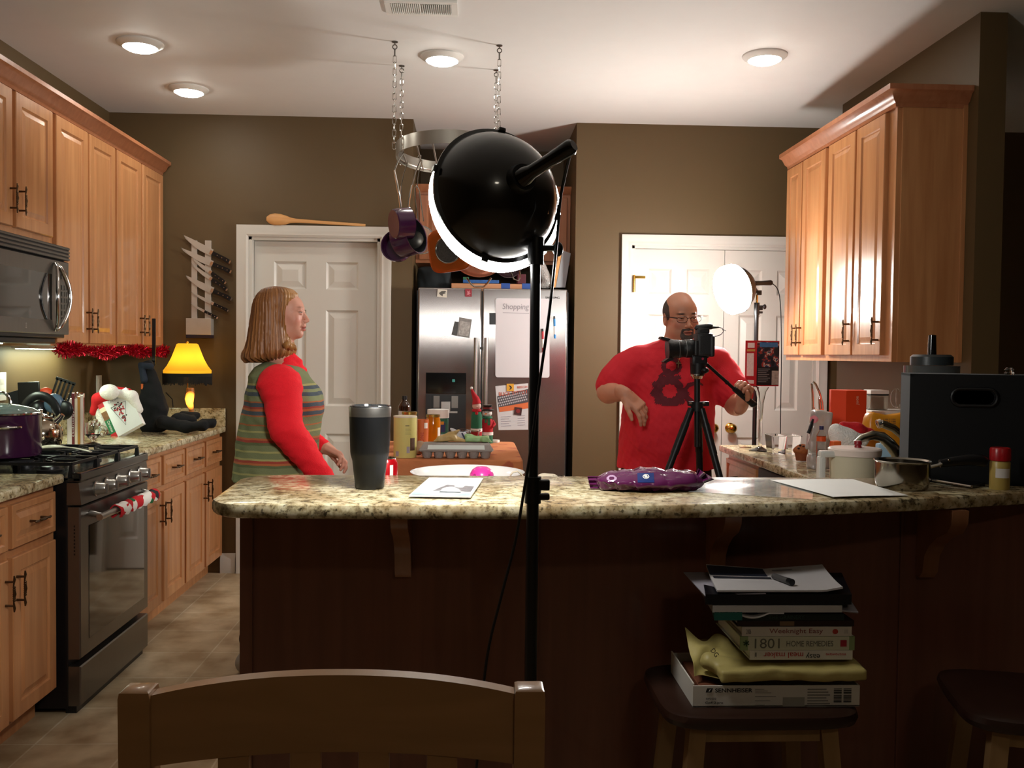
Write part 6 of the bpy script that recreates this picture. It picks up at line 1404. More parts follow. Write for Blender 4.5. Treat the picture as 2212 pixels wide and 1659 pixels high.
def hpan(name, label, body_c, axis, r, dep, hnd, mb, mi, y, hm=CHROME, squ=None):
    "pan: centre of its base disc, axis = from base to opening"
    t = thing(name, label, 'pan', body_c); a = Vector(axis).normalized(); up = Vector((0, 0, 1)); x = up.cross(a).normalized(); yv = a.cross(x)
    M = Matrix.Translation(body_c) @ Matrix((x, yv, a)).transposed().to_4x4()
    b = B(); b.lathe([(0, 0), (r*.88, 0), (r*.95, .004), (r, dep*.3), (r, dep), (r+.002, dep+.001), (r-.003, dep)], M=M, seg=40, cap1=False); b.build('outside', mb, t, True)
    b = B(); b.lathe([(r-.003, dep), (r-.004, dep*.3), (r*.85, .004), (0, .004)], M=M, seg=40, cap0=False); b.build('inside', mi, t, True)
    b = B(); H_ = [Vector(h_) for h_ in hnd]; b.tube(H_, [.010]+[.009]*(len(H_)-2)+[.006], 10, flat=(.7, .8)); b.build('handle', hm, t, True); hang(t, H_[-1])
    return t
DK = mat('nonstick_dark', '1a1b1e', .35); yh = 4.30; q = lambda px, py, y=yh: W(px, py, Y=y)
hpan('hanging_saucepan', 'small purple saucepan hanging highest at the left end of the pot rack', q(850, 484), (.80, .42, .12), .072, .08, [q(866, 450), q(863, 425), q(858, 400), q(852, 368)], PUR, DK, yh)
hpan('hanging_saucepan', 'purple saucepan showing its dark inside, hanging left under the pot rack', q(862, 520, 4.42), (.82, -.5, .2), .085, .10, [q(880, 465, 4.42), q(884, 430, 4.42), q(890, 400, 4.42)], PUR, DK, 4.42)
hpan('hanging_saucepan', 'purple pan lowest at the left, mostly behind the other two', q(862, 535, 4.55), (-.2, -.9, .1), .075, .05, [q(864, 480, 4.56), q(866, 440, 4.56), q(866, 402, 4.56)], PUR, PUR, 4.55)
t = thing('hanging_strainer', 'clear steel mesh strainer hanging beside the purple pans', 'strainer', q(908, 475, 4.5)); ys = 4.5
b = B(); M = Matrix.Translation(q(908, 518, ys)) @ Matrix.Rotation(math.radians(75), 4, 'X') @ Matrix.Rotation(.2, 4, 'Y'); b.lathe([(.072, 0), (.068, .02), (.05, .042), (.02, .055), (0, .056)], M=M, seg=32, cap0=False); MESH = mat('wire_mesh', '9b9890', .35, .8, alpha=.4); b.build('mesh_bowl', MESH, t, True)
b = B(); b.tube([M @ Vector((.072*math.cos(a), .072*math.sin(a), 0)) for a in np.linspace(0, 2*math.pi, 28)[:-1]], .003, 8, closed=True); b.build('rim', CHROME, t, True)
b = B(); b.tube([q(904, 478, ys), q(897, 430, ys), q(896, 405, ys), q(900, 400, ys), q(906, 412, ys), q(915, 478, ys)], .0028, 8); b.build('handle', CHROME, t, True); hang(t, q(900, 402, ys))
t = thing('square_pan_lid', 'square copper-coloured pan with round glass window hanging left of the black dish', 'pan', q(975, 545, 4.2)); COP = mat('copper_enamel', 'a8511e', .25, .5, var=.1)
yq = 4.18; cc = q(970, 540, yq); hw_ = 46*yq/2000
Rq = Matrix.Rotation(math.radians(-8), 4, 'Y') @ Matrix.Rotation(math.radians(-18), 4, 'Z')
b = B(); R_ = []
def sqr(h, rc, w_): 
    o = []
    for i in range(40):
        a = 2*math.pi*(i+.5)/40; c_, s_ = math.cos(a), math.sin(a); o.append((math.copysign(abs(c_)**.45, c_)*h, w_, math.copysign(abs(s_)**.45, s_)*h))
    return o
b.rings([sqr(hw_*.90, 0, .05), sqr(hw_*.97, 0, .046), sqr(hw_, 0, .035), sqr(hw_+.002, 0, 0), sqr(hw_-.008, 0, -.008), sqr(hw_*.74, 0, -.008)], M=Matrix.Translation(cc) @ Rq, cap1=True); b.build('pan_body', COP, t, True)
b = B(); b.lathe([(0, .0095), (hw_*.60, .0095), (hw_*.62, .012), (hw_*.58, .016), (0, .022)], M=Matrix.Translation(cc) @ Rq @ RX90, seg=36); b.build('glass_window', mat('smoke_glass_lid', '3c3a38', .08, var=.5, scale=120, coat=.6), t, True)
b = B(); b.tube([Matrix.Translation(cc) @ Rq @ RX90 @ Vector((hw_*.62*math.cos(a), hw_*.62*math.sin(a), .014)) for a in np.linspace(0, 2*math.pi, 32)[:-1]], .003, 8, closed=True); b.build('window_ring', CHROME, t, True)
b = B(); b.tube([cc+Vector((0, .02, hw_)), q(962, 440, 4.2), q(958, 398, 4.22)], [.011, .009, .006], 10, flat=(.5, 1)); b.build('handle', CHROME, t, True); hang(t, q(958, 400, 4.22))
yq = 4.42; t = thing('copper_pan', 'wide copper pan with loop handle hanging low behind the black dish', 'pan', q(1030, 560, yq))
M = Matrix.Translation(q(1035, 540, yq)) @ Matrix.Rotation(math.radians(80), 4, 'X')
b = B(); b.lathe([(0, 0), (.11, 0), (.135, .02), (.145, .045), (.142, .045), (.13, .02), (.10, .004), (0, .004)], M=M, seg=44); b.build('pan_body', mat('copper_pink', 'a8684e', .3, .5), t, True)
b = B(); b.tube([q(1008, 600, yq-.04), q(1016, 612, yq-.04), q(1024, 619, yq-.04), q(1045, 619, yq-.04), q(1053, 612, yq-.04), q(1061, 600, yq-.04)], .0045, 8); b.build('loop_handle', CHROME, t, True)
b = B(); b.tube([q(1035, 480, yq), q(1035, 400, yq)], [.008, .006], 8); b.build('handle', CHROME, t, True); hang(t, q(1035, 402, yq))
yq = 4.5; t = thing('dark_pan', 'small dark pan with wire handle peeking out below the black dish', 'pan', q(1098, 590, yq))
M = Matrix.Translation(q(1098, 575, yq)) @ Matrix.Rotation(math.radians(78), 4, 'X')
b = B(); b.lathe([(0, 0), (.055, 0), (.065, .02), (.067, .03), (.064, .03), (.06, .018), (.05, .004), (0, .004)], M=M, seg=32); b.build('pan_body', mat('pan_plum', '3a2530', .35), t, True)
b = B(); b.tube([q(1103, 585, yq-.04), q(1110, 603, yq-.04), q(1120, 607, yq-.04), q(1124, 598, yq-.04), q(1122, 585, yq-.04)], .003, 8); b.build('wire_handle', CHROME, t, True)
b = B(); b.tube([q(1100, 545, yq), q(1095, 400, yq)], [.007, .005], 8); b.build('handle', CHROME, t, True); hang(t, q(1095, 402, yq))
# ================================================================ VIDEO LIGHTS
def studio_light(loc, C, ax, r, L_, label, legs, knob_z, hdir=None, key='a', pole_r=.0115, cord=None, ring=.0, bulge=1):
    t = thing('studio_light', label, 'light', loc)
    C = Vector(C); a = Vector(ax).normalized(); x = Vector((0, 0, 1)).cross(a).normalized(); y = a.cross(x); M = Matrix.Translation(C) @ Matrix((x, y, a)).transposed().to_4x4()
    X, Y = loc[0], loc[1]; top = C.z-.055 if key == 'a' else C.z-.05
    b = B(); b.tube([(X, Y, .12), (X, Y, knob_z)], pole_r, 14); b.build('lower_pole', BLACK, t, True)
    b = B(); b.tube([(X, Y, knob_z), (X, Y, top-.035)], pole_r*.82, 14); b.build('upper_pole', BLACK, t, True)
    b = B(); b.tube([(X, Y, knob_z-.025), (X, Y, knob_z+.025)], pole_r*1.35, 14); b.box((X+.018, Y-.004, knob_z+.010), (.026, .016, .020), 0, .003); b.box((X+.018, Y-.004, knob_z-.012), (.026, .016, .012), 0, .003); b.build('clamp', BLACK, t, True)
    b = B(); b.tube([(X, Y, top-.075), (X, Y, top-.025)], pole_r*1.3, 14); b.tube([(X, Y, top-.045), (X+.035, Y-.01, top-.045)], .006, 8); b.sph((X+.04, Y-.012, top-.047), (.010, .008, .014), 12, 8); b.build('top_clamp', BLACK, t, True)
    b = B(); b.tube([(X, Y, top-.03), (X, Y, top+.02)], .006, 12); b.build('spigot', BRASS, t, True)
    b = B(); b.bx(X-.005, X+.022, Y-.016, Y+.006, top+.016, top+.042, 0, .003); b.lathe([(.0055, 0), (.005, .003), (0, .0035)], M=TX((X+.012, Y-.016, top+.030)), seg=12); b.build('bracket', CHROME if key == 'a' else BLACK, t, True)
    for k in range(3):
        an = legs+k*2*math.pi/3; b = B(); b.tube([(X, Y, .38), (X+.42*math.cos(an), Y+.42*math.sin(an), .008)], [.009, .008], 10); b.tube([(X, Y, .16), (X+.22*math.cos(an), Y+.22*math.sin(an), .18)], .005, 8); b.build('leg', BLACK, t, True)
    b = B(); b.tube([(X, Y, .34), (X, Y, .40)], .02, 14); b.build('leg_collar', BLACK, t, True)
    # dish
    b = B(); b.lathe([(.02, -.090), (.032, -.088), (.058, -.079), (.084, -.062), (.104, -.040), (.117, -.017), (.122, -.003), (.129, .0), (.129, .006), (.121, .003), (.102, -.036), (.058, -.073), (.02, -.083)] if r == 1 else [], M=M, seg=64, cap0=False, cap1=False)
    dm = mat('dish_black', '0b0c0f', .3, coat=.8, var=.1); b.build('reflector_dish', dm, t, True)
    for an in (.3, 1.7, 3.4, 5.0):
        b = B(); b.box((.1305*math.cos(an), .1305*math.sin(an), .002), (.008, .014, .012), 0, .002, R=Matrix.Rotation(an, 3, 'Z')); b.xf(M); b.build('rim_clip', dm, t, True)
    b = B(); b.lathe([(.131, .007), (.133+ring, .010), (.1335+ring, .020*bulge), (.132+ring, .034*bulge), (.09, .046*bulge), (.04, .052*bulge), (0, .053*bulge)], M=M, seg=64, cap0=True); b.bm.transform(Matrix.Translation((.006, 0, -.007)) if key == 'a' else Matrix()); b.build('diffuser', mat('diffuser_glow_'+key, 'fffaf2', .6, emis=L_), t, True)
    # socket, joint and handle
    B0 = M @ Vector((0, 0, -.086)); b = B(); b.tube([B0, B0-a*.02], [.028, .024], 20); b.build('socket', BLACK, t, True)
    hd = Vector(hdir).normalized(); b = B(); b.tube([B0-a*.015, B0-a*.02+hd*.02, B0-a*.02+hd*.06, B0-a*.02+hd*.105, B0-a*.02+hd*.112], [.020, .013, .0125, .0145, .010], 14); b.build('handle', BLACKG if key == 'a' else BLACK, t, True)
    b = B(); b.tube([B0-a*.01, (X, Y-.004, top+.032)], [.014, .009], 10); b.build('tilt_joint', BLACK, t, True)
    e = B0-a*.02+hd*.108
    if cord:
        b = B(); P = [e]+[Vector(c_) for c_ in cord]
        S = []
        for i in range(len(P)-1):
            p0, p1, p2, p3 = P[max(i-1, 0)], P[i], P[i+1], P[min(i+2, len(P)-1)]
            for k in range(6):
                u = k/6; S.append(.5*((2*p1)+(p2-p0)*u+(2*p0-5*p1+4*p2-p3)*u*u+(3*p1-p0-3*p2+p3)*u**3))
        S.append(P[-1]); b.tube(S, .0028, 8); b.build('power_cord', BLACK, t, True)
    return t
LY = 1.72; q = lambda px, py, y=LY: W(px, py, Y=y)
pole = q(1153, 900)
cord = [q(1212, 420, LY-.06), q(1203, 520, LY-.05), q(1186, 680, LY-.03), q(1165, 830, LY-.02), q(1148, 960, LY-.025), q(1132, 1060, LY-.02), q(1113, 1170, LY), q(1085, 1280, LY), q(1052, 1420, LY), q(1035, 1600, LY), (.0, LY+.05, .3), (.05, LY+.2, .01)]
studio_light((pole.x, LY, 0), q(1076, 422, LY+.02), (-.40, .88, -.16), 1, L_DISH, 'black dish light on a stand in the foreground, seen from behind', math.pi/2, q(1153, 1058).z, (.72, -.58, .38), 'a', cord=cord)
L2Y = 5.0; q = lambda px, py, y=L2Y: W(px, py, Y=y)
studio_light((q(1632, 800).x, L2Y, 0), q(1592, 622, L2Y-.05), (-.88, -.33, -.26), 1, L_DISH2, 'glaring white dish light on a stand before the double doors', math.pi/2, q(1632, 670).z, (1, .1, .06), 'b', bulge=1.7, cord=[q(1684, 640), q(1688, 760), q(1686, 930), (q(1686, 930).x+.02, L2Y, .3), (q(1700, 930).x, L2Y+.1, .01)])
# ================================================================ PEOPLE
def L3(c): return np.array(lin(c)[:3])
def hand(P, wrist, d, n, side, curl=(20, 35, 30), s=1.0, spread=.16, thumb=(.75, .65, .1), k=.006):
    "palm with five separate fingers: d = pointing direction, n = palm normal, side = +1/-1 for the thumb side"
    wrist = Vector(wrist); d = Vector(d).normalized(); n = Vector(n); n = (n-n.dot(d)*d).normalized(); t = d.cross(n)*side
    R = Matrix((t, n, d)).transposed(); kk = {'k': k}
    P.append(('b', wrist+d*.050*s, (.028*s, .004*s, .034*s), .010*s, R, {'k': .012}))
    P.append(('c', wrist-d*.03*s, wrist+d*.03*s, .024*s, .022*s, {'k': .02}))
    for i, (L_, ba) in enumerate(((.070, .031), (.079, .0105), (.073, -.010), (.056, -.029))):
        p = wrist+t*ba*s+d*(.085-.004*abs(i-1.3))*s; ang = 0; dd = (d+t*(spread*(1-i*.67))).normalized(); c_ = curl[i] if isinstance(curl[0], (tuple, list)) else curl
        r0 = .0092*s*(1 if i < 3 else .88)
        for j, (fr, r1) in enumerate(((.45, .0085), (.31, .0078), (.24, .0066))):
            ang += math.radians(c_[j]); v = dd*math.cos(ang)+n*math.sin(ang); q_ = p+v*L_*fr*s*1.04
            P.append(('c', p, q_, r0, r1*s, kk)); p = q_; r0 = r1*s
    p = wrist+t*.026*s+d*.022*s+n*.004; v = (t*thumb[0]+d*thumb[1]+n*thumb[2]).normalized(); m_ = p+v*.036*s; v2 = (v+d*.7+n*.25).normalized(); e = m_+v2*.030*s; e2 = e+(v2+n*.2).normalized()*.024*s
    P.append(('c', p, m_, .014*s, .011*s, {'k': .012})); P.append(('c', m_, e, .0105*s, .0095*s, kk)); P.append(('c', e, e2, .0095*s, .0075*s, kk))
def head(P, C, R, s=1.0, male=False, neck=None):
    def q(x, y, z): return Vector(C)+R @ Vector((x*s, y*s, z*s))
    def e(c, r, kd=None, sub=False):
        a = ['-e' if sub else 'e', q(*c), tuple(x*s for x in r), R]
        if kd: a.append({'k': kd})
        P.append(tuple(a))
    def c(a, b, r0, r1, kd=.01): P.append(('c', q(*a), q(*b), r0*s, r1*s, {'k': kd}))
    w = 1.05 if male else 1
    e((0, .015, .030 if male else .020), (.076*w, .096, .086 if male else .078)); e((0, -.032, -.025), (.061*w, .060, .080)); e((0, -.042, .035 if male else .026), (.058*w, .046, .045))
    e((0, -.035, -.072), (.054*w if male else .046, .050, .036)); e((0, -.072, -.100), (.024*w, .019, .018), .02)
    for t in (-1, 1): e((t*.040, -.058, -.032), (.022*w, .022, .024), .02)
    if male: 
        for t in (-1, 1): e((t*.046, -.03, -.070), (.026, .04, .032), .02)
    c((-.034, -.083, .017), (.034, -.083, .017), .0075, .0075, .012)
    for t in (-1, 1): e((t*.031, -.101, -.001), (.015, .011, .009), .010, True)
    for t in (-1, 1):
        e((t*.031, -.0835, .0035), (.0155, .0115, .0065), .003); e((t*.031, -.083, -.008), (.014, .0105, .004), .004)
    k_ = 1.15 if male else 1
    c((0, -.089, .002), (0, -.110*(1.02 if male else 1), -.036), .0065*k_, .0095*k_); 
    for t in (-1, 1): e((t*.010*k_, -.101, -.041), (.0075*k_, .010, .0065), .006)
    e((0, -.093, -.058), (.016, .010, .012), .01)
    e((0, -.0965, -.0655), (.022, .0085, .0052), .004); e((0, -.0950, -.0785), (.0185, .0085, .0062), .004)
    e((0, -.104, -.072), (.019, .010, .0022 if male else .0032), .002, True)
    for t in (-1, 1):
        e((t*.077*w, .012, -.012), (.007, .018, .030), .008); e((t*.082*w, .006, -.008), (.005, .010, .017), .004, True)
    if neck: P.append(('c', q(0, .012, -.05), Vector(neck[0]), .056*s*(1.12 if male else .92), neck[1], {'k': .03}))
    return q
def skin_colour(C, R, s, base, lip, male, extra=None):
    Ri = np.array(R.inverted()); C = np.array(C)
    def f(V):
        L_ = (V-C) @ Ri.T/s; col = np.tile(L3(base), (len(V), 1)); x, y, z = L_.T
        def mix(m, c_): nonlocal col; m = np.clip(m, 0, 1)[:, None]; col = col*(1-m)+L3(c_)*m
        hd = np.exp(-(np.maximum(np.linalg.norm(L_, axis=1)-.13, 0)/.01)**2)
        for t in (-1, 1): mix(.35*np.exp(-(((x-t*.045)/.02)**2+((z+.035)/.02)**2))*(y < -.03)*hd, 'c8665a')
        lm = np.exp(-((x/.019)**4+((z+.072)/.0095)**4))*(y < -.085)*hd; mix(lm*.9, lip)
        mix(np.exp(-((x/.014)**4+((z+.072)/.0016)**4))*(y < -.080)*hd, '3c1512')
        for t in (-1, 1):
            zz = z-(.019 if male else .021)+.9*(np.abs(x)-.032)**2*10*.2; mix((1.1 if male else .6)*np.exp(-(((x-t*.033)/.017)**4+((zz)/(.0042 if male else .0026))**4))*(y < -.06)*hd, '2a1a14' if male else '8a5a3a')
            mix(.9*np.exp(-(((x-t*.031)/.014)**4+((z+.0015)/.0022)**4))*(y < -.07)*hd, '2a1712')
        if extra: col = extra(L_, col, mix)
        return col
    return f
def eyes(par, q, R, s, col):
    for t in (-1, 1):
        b = B(); b.sph(q(t*.031, -.0785, -.002), .0115*s, 16, 12); o = b.build('eyeball', mat('eye_white', 'd8d2cc', .2), par, True)
        b = B(); b.sph(q(t*.031, -.0895, -.002), (.0052*s, .0016*s, .0052*s), 12, 8, R=R); b.build('iris', mat(col, '2c221c', .15), o, True)
# ---------------------------------------------------------------- WOMAN
YW = 3.80; q = lambda px, py, y=YW: W(px, py, Y=y); FX_ = lambda px, y=YW: W(px, 900, Y=y).x; FZ_ = lambda py, y=YW: W(600, py, Y=y).z
wl = Vector((FX_(575), YW, 0)); tw = thing('person', 'red-haired woman in a striped green knit vest and red shirt standing in profile', 'person', wl)
Cw = q(611, 674); Rw = Matrix.Rotation(math.radians(90), 3, 'Z'); sw = .90
P = []; hq = head(P, Cw, Rw, sw, False, (q(607, 790), .055))
def st(rows, k=0, y=YW, yo=0): return [(FZ_(py, y), FX_((a+c)/2, y), y+yo, (c-a)/2*y/2000+k, ry+k) for py, a, c, ry in rows]
VEST = [(783, 575, 640, .085), (795, 553, 655, .14), (812, 543, 663, .165), (850, 535, 680, .175), (885, 529, 689, .175), (915, 524, 688, .17), (950, 518, 684, .168), (990, 513, 684, .178), (1034, 507, 688, .19)]
P.append(('t', st(VEST, -.022)))
# near arm / far arm
Sn, En, Wn = q(607, 838, 3.635), q(618, 925, 3.60), q(706, 1046, 3.66)
Sf, Ef, Wf = q(612, 838, 3.965), q(640, 935, 4.02), q(700, 966, 3.96)
for a, c_, e in ((Sn, En, Wn), (Sf, Ef, Wf)): P += [('c', a, c_, .05, .042), ('c', c_, e, .040, .026)]
hand(P, Wn, (.75, -.05, -.6), (-.4, .35, -.6), -1, s=.92)
hand(P, Wf, (.88, -.15, -.42), (-.35, -.3, -.9), 1, ((22, 32, 18), (25, 35, 22), (30, 38, 25), (34, 40, 25)), s=.95, spread=.22, thumb=(.5, .8, .35))
hipn, hipf = Vector((FX_(588), YW-.085, .84)), Vector((FX_(592), YW+.085, .84))
kn, kf = Vector((FX_(585), YW-.01, .47)), Vector((FX_(640), YW+.13, .48)); an_, af = Vector((FX_(536), YW+.09, .10)), Vector((FX_(690), YW+.20, .09))
for a, k_, e in ((hipn, kn, an_), (hipf, kf, af)): P += [('c', a, k_, .075, .052), ('c', k_, e, .05, .034), ('c', e, e+Vector((.10, 0, -.05)), .034, .026)]
SKIN = mat('skin', 'd09a84', .5, attr=True, var=.06, scale=60, sss=.08)
soft('body', P, SKIN, tw, .003, .02, col=skin_colour(Cw, Rw, sw, 'd79a84', 'b0413f', False))
eyes(tw, hq, Rw, sw, 'iris_grey')
# hair
HR = [(620, 586, 612, .045), (622, 576, 622, .066), (626, 567, 632, .080), (634, 559, 640, .091), (643, 553, 641, .096), (655, 548, 636, .100), (675, 545, 631, .098), (700, 541, 627, .100), (722, 538, 628, .104), (740, 535, 632, .108), (755, 531, 637, .110), (764, 526, 634, .110), (774, 524, 616, .102), (782, 529, 584, .07)]
hc_ = np.array([FX_(590), YW])
def hwarp(V):
    d = V[:, :2]-hc_; a = np.arctan2(d[:, 1], d[:, 0]); r = np.linalg.norm(d, axis=1); low = np.clip((FZ_(700)-V[:, 2])/.12, 0, 1)
    f = .0016*np.sin(a*46+V[:, 2]*6)+.0012*np.sin(a*83+2+V[:, 2]*14)+low*.003*np.sin(a*21+V[:, 2]*25)
    V = V.copy(); V[:, :2] += d/np.maximum(r, .01)[:, None]*(f*np.clip(r/.05, 0, 1))[:, None]; V[:, 2] += low*.004*np.sin(a*33)
    return V
def hcol(V):
    d = V[:, :2]-hc_; a = np.arctan2(d[:, 1], d[:, 0]); m = .5+.25*np.sin(a*31+V[:, 2]*5)+.25*np.sin(a*57+1.3)+.2*np.sin(a*9+1); front = np.clip((d[:, 0]-.045)/.03, 0, 1)
    m = np.clip(m, 0, 1)[:, None]; c_ = L3('7a4a2a')*(1-m)+L3('aa7242')*m; fr = (front*.5)[:, None]; return c_*(1-fr)+L3('c8924f')*fr
hp = [('t', st(HR)), ('-e', Cw+Vector((.098, 0, -.042)), (.060, .11, .083), {'k': .015}), ('-b', (FX_(665), YW, FZ_(690)), (.05, .2, .055), .005, {'k': .008}), ('c', q(620, 745, 3.70), q(636, 752, 3.72), .016, .010), ('c', q(540, 765, 3.76), q(531, 777, 3.78), .02, .008)]
HM = mat('auburn_hair', '8a5530', .42, attr=True, var=.15, scale=120, stretch=(1, 1, .08), bump=.25, bscale=160)
soft('hair', hp, HM, tw, .0035, .012, col=hcol, warp=hwarp)
# red shirt: collar, chest, sleeves
RS_ = mat('red_knit', 'fb1a2a', .85, var=.1, scale=90, bump=.25, bscale=260)
Wn2, Wf2 = Wn-(Wn-En).normalized()*.015, Wf-(Wf-Ef).normalized()*.012
fold = lambda V: V+jit(V, .0016, 55, 5)
soft('shirt', [('t', st([(x[0]+3, x[1]+4, x[2]-4, x[3]-.006) for x in VEST[:-1]], -.006)), ('c', q(608, 782), q(612, 800), .055, .07), ('c', q(618, 785), q(636, 806), .036, .045), ('c', q(628, 768), q(646, 782), .020, .012),
     ('c', Sn+Vector((-.01, .01, .01)), Sn, .082, .078), ('c', Sn, En, .078, .064), ('c', En, Wn2, .064, .045), ('c', Sf, Ef, .075, .06), ('c', Ef, Wf2, .058, .036), ('-e', q(606, 752), (.05, .05, .03), {'k': .008})], RS_, tw, .0045, .022, warp=fold)
# vest with knitted stripes (z positions in metres on the wearer)
vz = lambda py: FZ_(py)
G1, G2, G3, BL, OR_, YE, RD = '79805a', '878d66', '626a48', '4c5660', 'b4683f', 'a5a068', 'a04436'
stp = [(1040, G1), (1022, G1), (1014, YE), (1010, G1), (998, G3), (993, OR_), (989, RD), (984, YE), (980, G1), (968, YE), (964, G1), (952, G3), (946, RD), (941, OR_), (937, G1), (926, YE), (922, G1), (912, OR_), (909, G1), (892, OR_), (889, BL), (881, OR_), (876, RD), (872, BL), (864, OR_), (861, G2), (850, BL), (842, G2), (836, BL), (828, YE), (824, G1), (780, G1)]
VM = bands('knit_vest', [(vz(py), c_) for py, c_ in stp], 2, rough=.95, noise=.010, nscale=9)
N, L, p_ = nodes(VM); tc = N.new('ShaderNodeTexCoord'); nz = N.new('ShaderNodeTexNoise'); nz.inputs['Scale'].default_value = 260; L.new(tc.outputs['Object'], nz.inputs[0]); bp = N.new('ShaderNodeBump'); bp.inputs['Strength'].default_value = .35; bp.inputs['Distance'].default_value = .004; L.new(nz.outputs[0], bp.inputs['Height']); L.new(bp.outputs[0], p_.inputs['Normal'])
soft('vest', [('t', st(VEST, .004)), ('e', q(672, 868), (.045, .13, .075), {'k': .03}), ('-e', q(625, 772), (.085, .085, .045), {'k': .01}), ('-e', q(612, 830, 3.60), (.085, .05, .10), {'k': .01}), ('-e', q(612, 830, 4.0), (.085, .05, .10), {'k': .01})], VM, tw, .0045, .02, warp=lambda V: V+jit(V, .0022, 30, 12))
# trousers and shoes
JN = mat('dark_jeans', '141a28', .8, var=.2, scale=80)
soft('jeans', [('t', [(.72, FX_(592), YW, .135, .165), (.80, FX_(592), YW, .150, .175), (.87, FX_(594), YW, .155, .175), (.92, FX_(596), YW, .14, .165)])]+[x for a, k_, e in ((hipn, kn, an_), (hipf, kf, af)) for x in (('c', a+Vector((0, 0, -.06)), k_, .10, .068), ('c', k_, e+Vector((-.004, 0, .05)), .068, .052))], JN, tw, .007, .04)
for e, nm in ((an_, 'near'), (af, 'far')):
    zf = lambda V: np.column_stack([V[:, 0], V[:, 1], np.maximum(V[:, 2], .006)])
    soft('shoe', [('c', (e.x-.03, e.y, .045), (e.x+.14, e.y, .035), .042, .036), ('c', (e.x-.02, e.y, .05), (e.x, e.y, .09), .04, .045)], mat('white_sneaker', 'b9b4ac', .6), tw, .005, .02, warp=zf)
# ---------------------------------------------------------------- MAN
YM = 4.50; q = lambda px, py, y=YM: W(px, py, Y=y); FXm = lambda px, y=YM: W(px, 880, Y=y).x; FZm = lambda py, y=YM: W(1450, py, Y=y).z
ml = Vector((FXm(1443), YM, 0)); tm = thing('person', 'balding man with glasses and goatee in a red dragon T-shirt behind the tripod camera', 'person', ml)
Cm = q(1472, 683, YM-.03); Rm = Matrix.Rotation(math.radians(7), 3, 'Z') @ Matrix.Rotation(math.radians(7), 3, 'X') @ Matrix.Rotation(math.radians(-3), 3, 'Y'); sm = 1.0
P = []; hm_ = head(P, Cm, Rm, sm, True, (q(1462, 748), .072))
SHR = [(733, 1432, 1498, .07), (742, 1405, 1522, .10), (752, 1378, 1545, .115), (766, 1362, 1560, .13), (790, 1352, 1560, .15), (830, 1350, 1548, .165), (880, 1346, 1543, .18), (930, 1342, 1542, .19), (975, 1339, 1543, .185), (1012, 1336, 1546, .18)]
def stm(rows, k=0): return [(FZm(py), FXm((a+c)/2), YM+.02, (c-a)/2*YM/2000+k, ry+k) for py, a, c, ry in rows]
P.append(('t', stm(SHR[1:], -.015)))
# right arm (image left), left arm (image right)
S1, E1, W1 = q(1375, 785), q(1315, 846, 4.47), q(1350, 852, 4.27)
S2, E2, W2 = q(1545, 785), q(1590, 872, 4.42), q(1606, 864, 4.22)
for a, c_, e in ((S1, E1, W1), (S2, E2, W2)): P += [('c', a, c_, .062, .056), ('c', c_, e, .052, .032)]
hand(P, W1, (.62, -.25, -.55), (-.5, .75, -.45), -1, ((14, 22, 14), (18, 26, 16), (22, 28, 18), (26, 30, 18)), s=1.08, spread=.20, thumb=(.6, .8, .1))
# hand gripping the pan handle, fingers wrapped
hand(P, q(1602, 872, 4.20), (.15, -.30, .85), (-.8, -.35, -.25), 1, ((52, 70, 50), (55, 72, 50), (58, 72, 50), (60, 72, 50)), s=1.02, spread=.10, thumb=(.5, .7, .6))
HPX = .105
for sgn in (-1, 1):
    h0 = Vector((ml.x+sgn*HPX, YM+.02, .80)); k0 = Vector((ml.x+sgn*.12, YM, .46)); a0 = Vector((ml.x+sgn*.13, YM+.03, .09)); P += [('c', h0, k0, .095, .065), ('c', k0, a0, .062, .042), ('c', a0, a0+Vector((sgn*.02, -.13, -.05)), .042, .032)]
def mx(L_, col, mix):
    x, y, z = L_.T; n = np.sin(x*900)*np.sin(z*800)*.15
    near = np.exp(-(np.maximum(np.linalg.norm(L_, axis=1)-.135, 0)/.01)**2)
    goat = np.exp(-((x/.030)**4+((z+.090)/.030)**4))*(y < -.055); lipm = np.exp(-((x/.021)**4+((z+.072)/.009)**4)); mix((goat*.85*(1-lipm)+n*goat)*near, '5a4840')
    mou = np.exp(-((x/.030)**4+((z+.056)/.0065)**4))*(y < -.07); mix(mou*.9*near, '4a3a34')
    stub = (z < -.045)*(y < .0)*near*.25; mix(stub, '5a4238')
    return col
soft('body', P, SKIN, tm, .0032, .02, col=skin_colour(Cm, Rm, sm, 'c48a70', 'a0574e', True, mx))
eyes(tm, hm_, Rm, sm, 'iris_dark')
hq = hm_
def he(c_, r): return ('e', hq(*c_), r, Rm)
soft('hair', [he((0, .020, .024), (.084, .097, .086)), ('-e', hq(.008, -.045, .085), (.066, .125, .075), Rm, {'k': .008}), ('-b', hq(0, -.105, -.02), (.12, .068, .2), .002, Rm, {'k': .01}), ('-b', hq(0, .02, -.13), (.12, .14, .085), .002, Rm, {'k': .01})], mat('dark_short_hair', '4a403c', .8, var=.3, scale=200, bump=.4, bscale=300), tm, .003, .01)
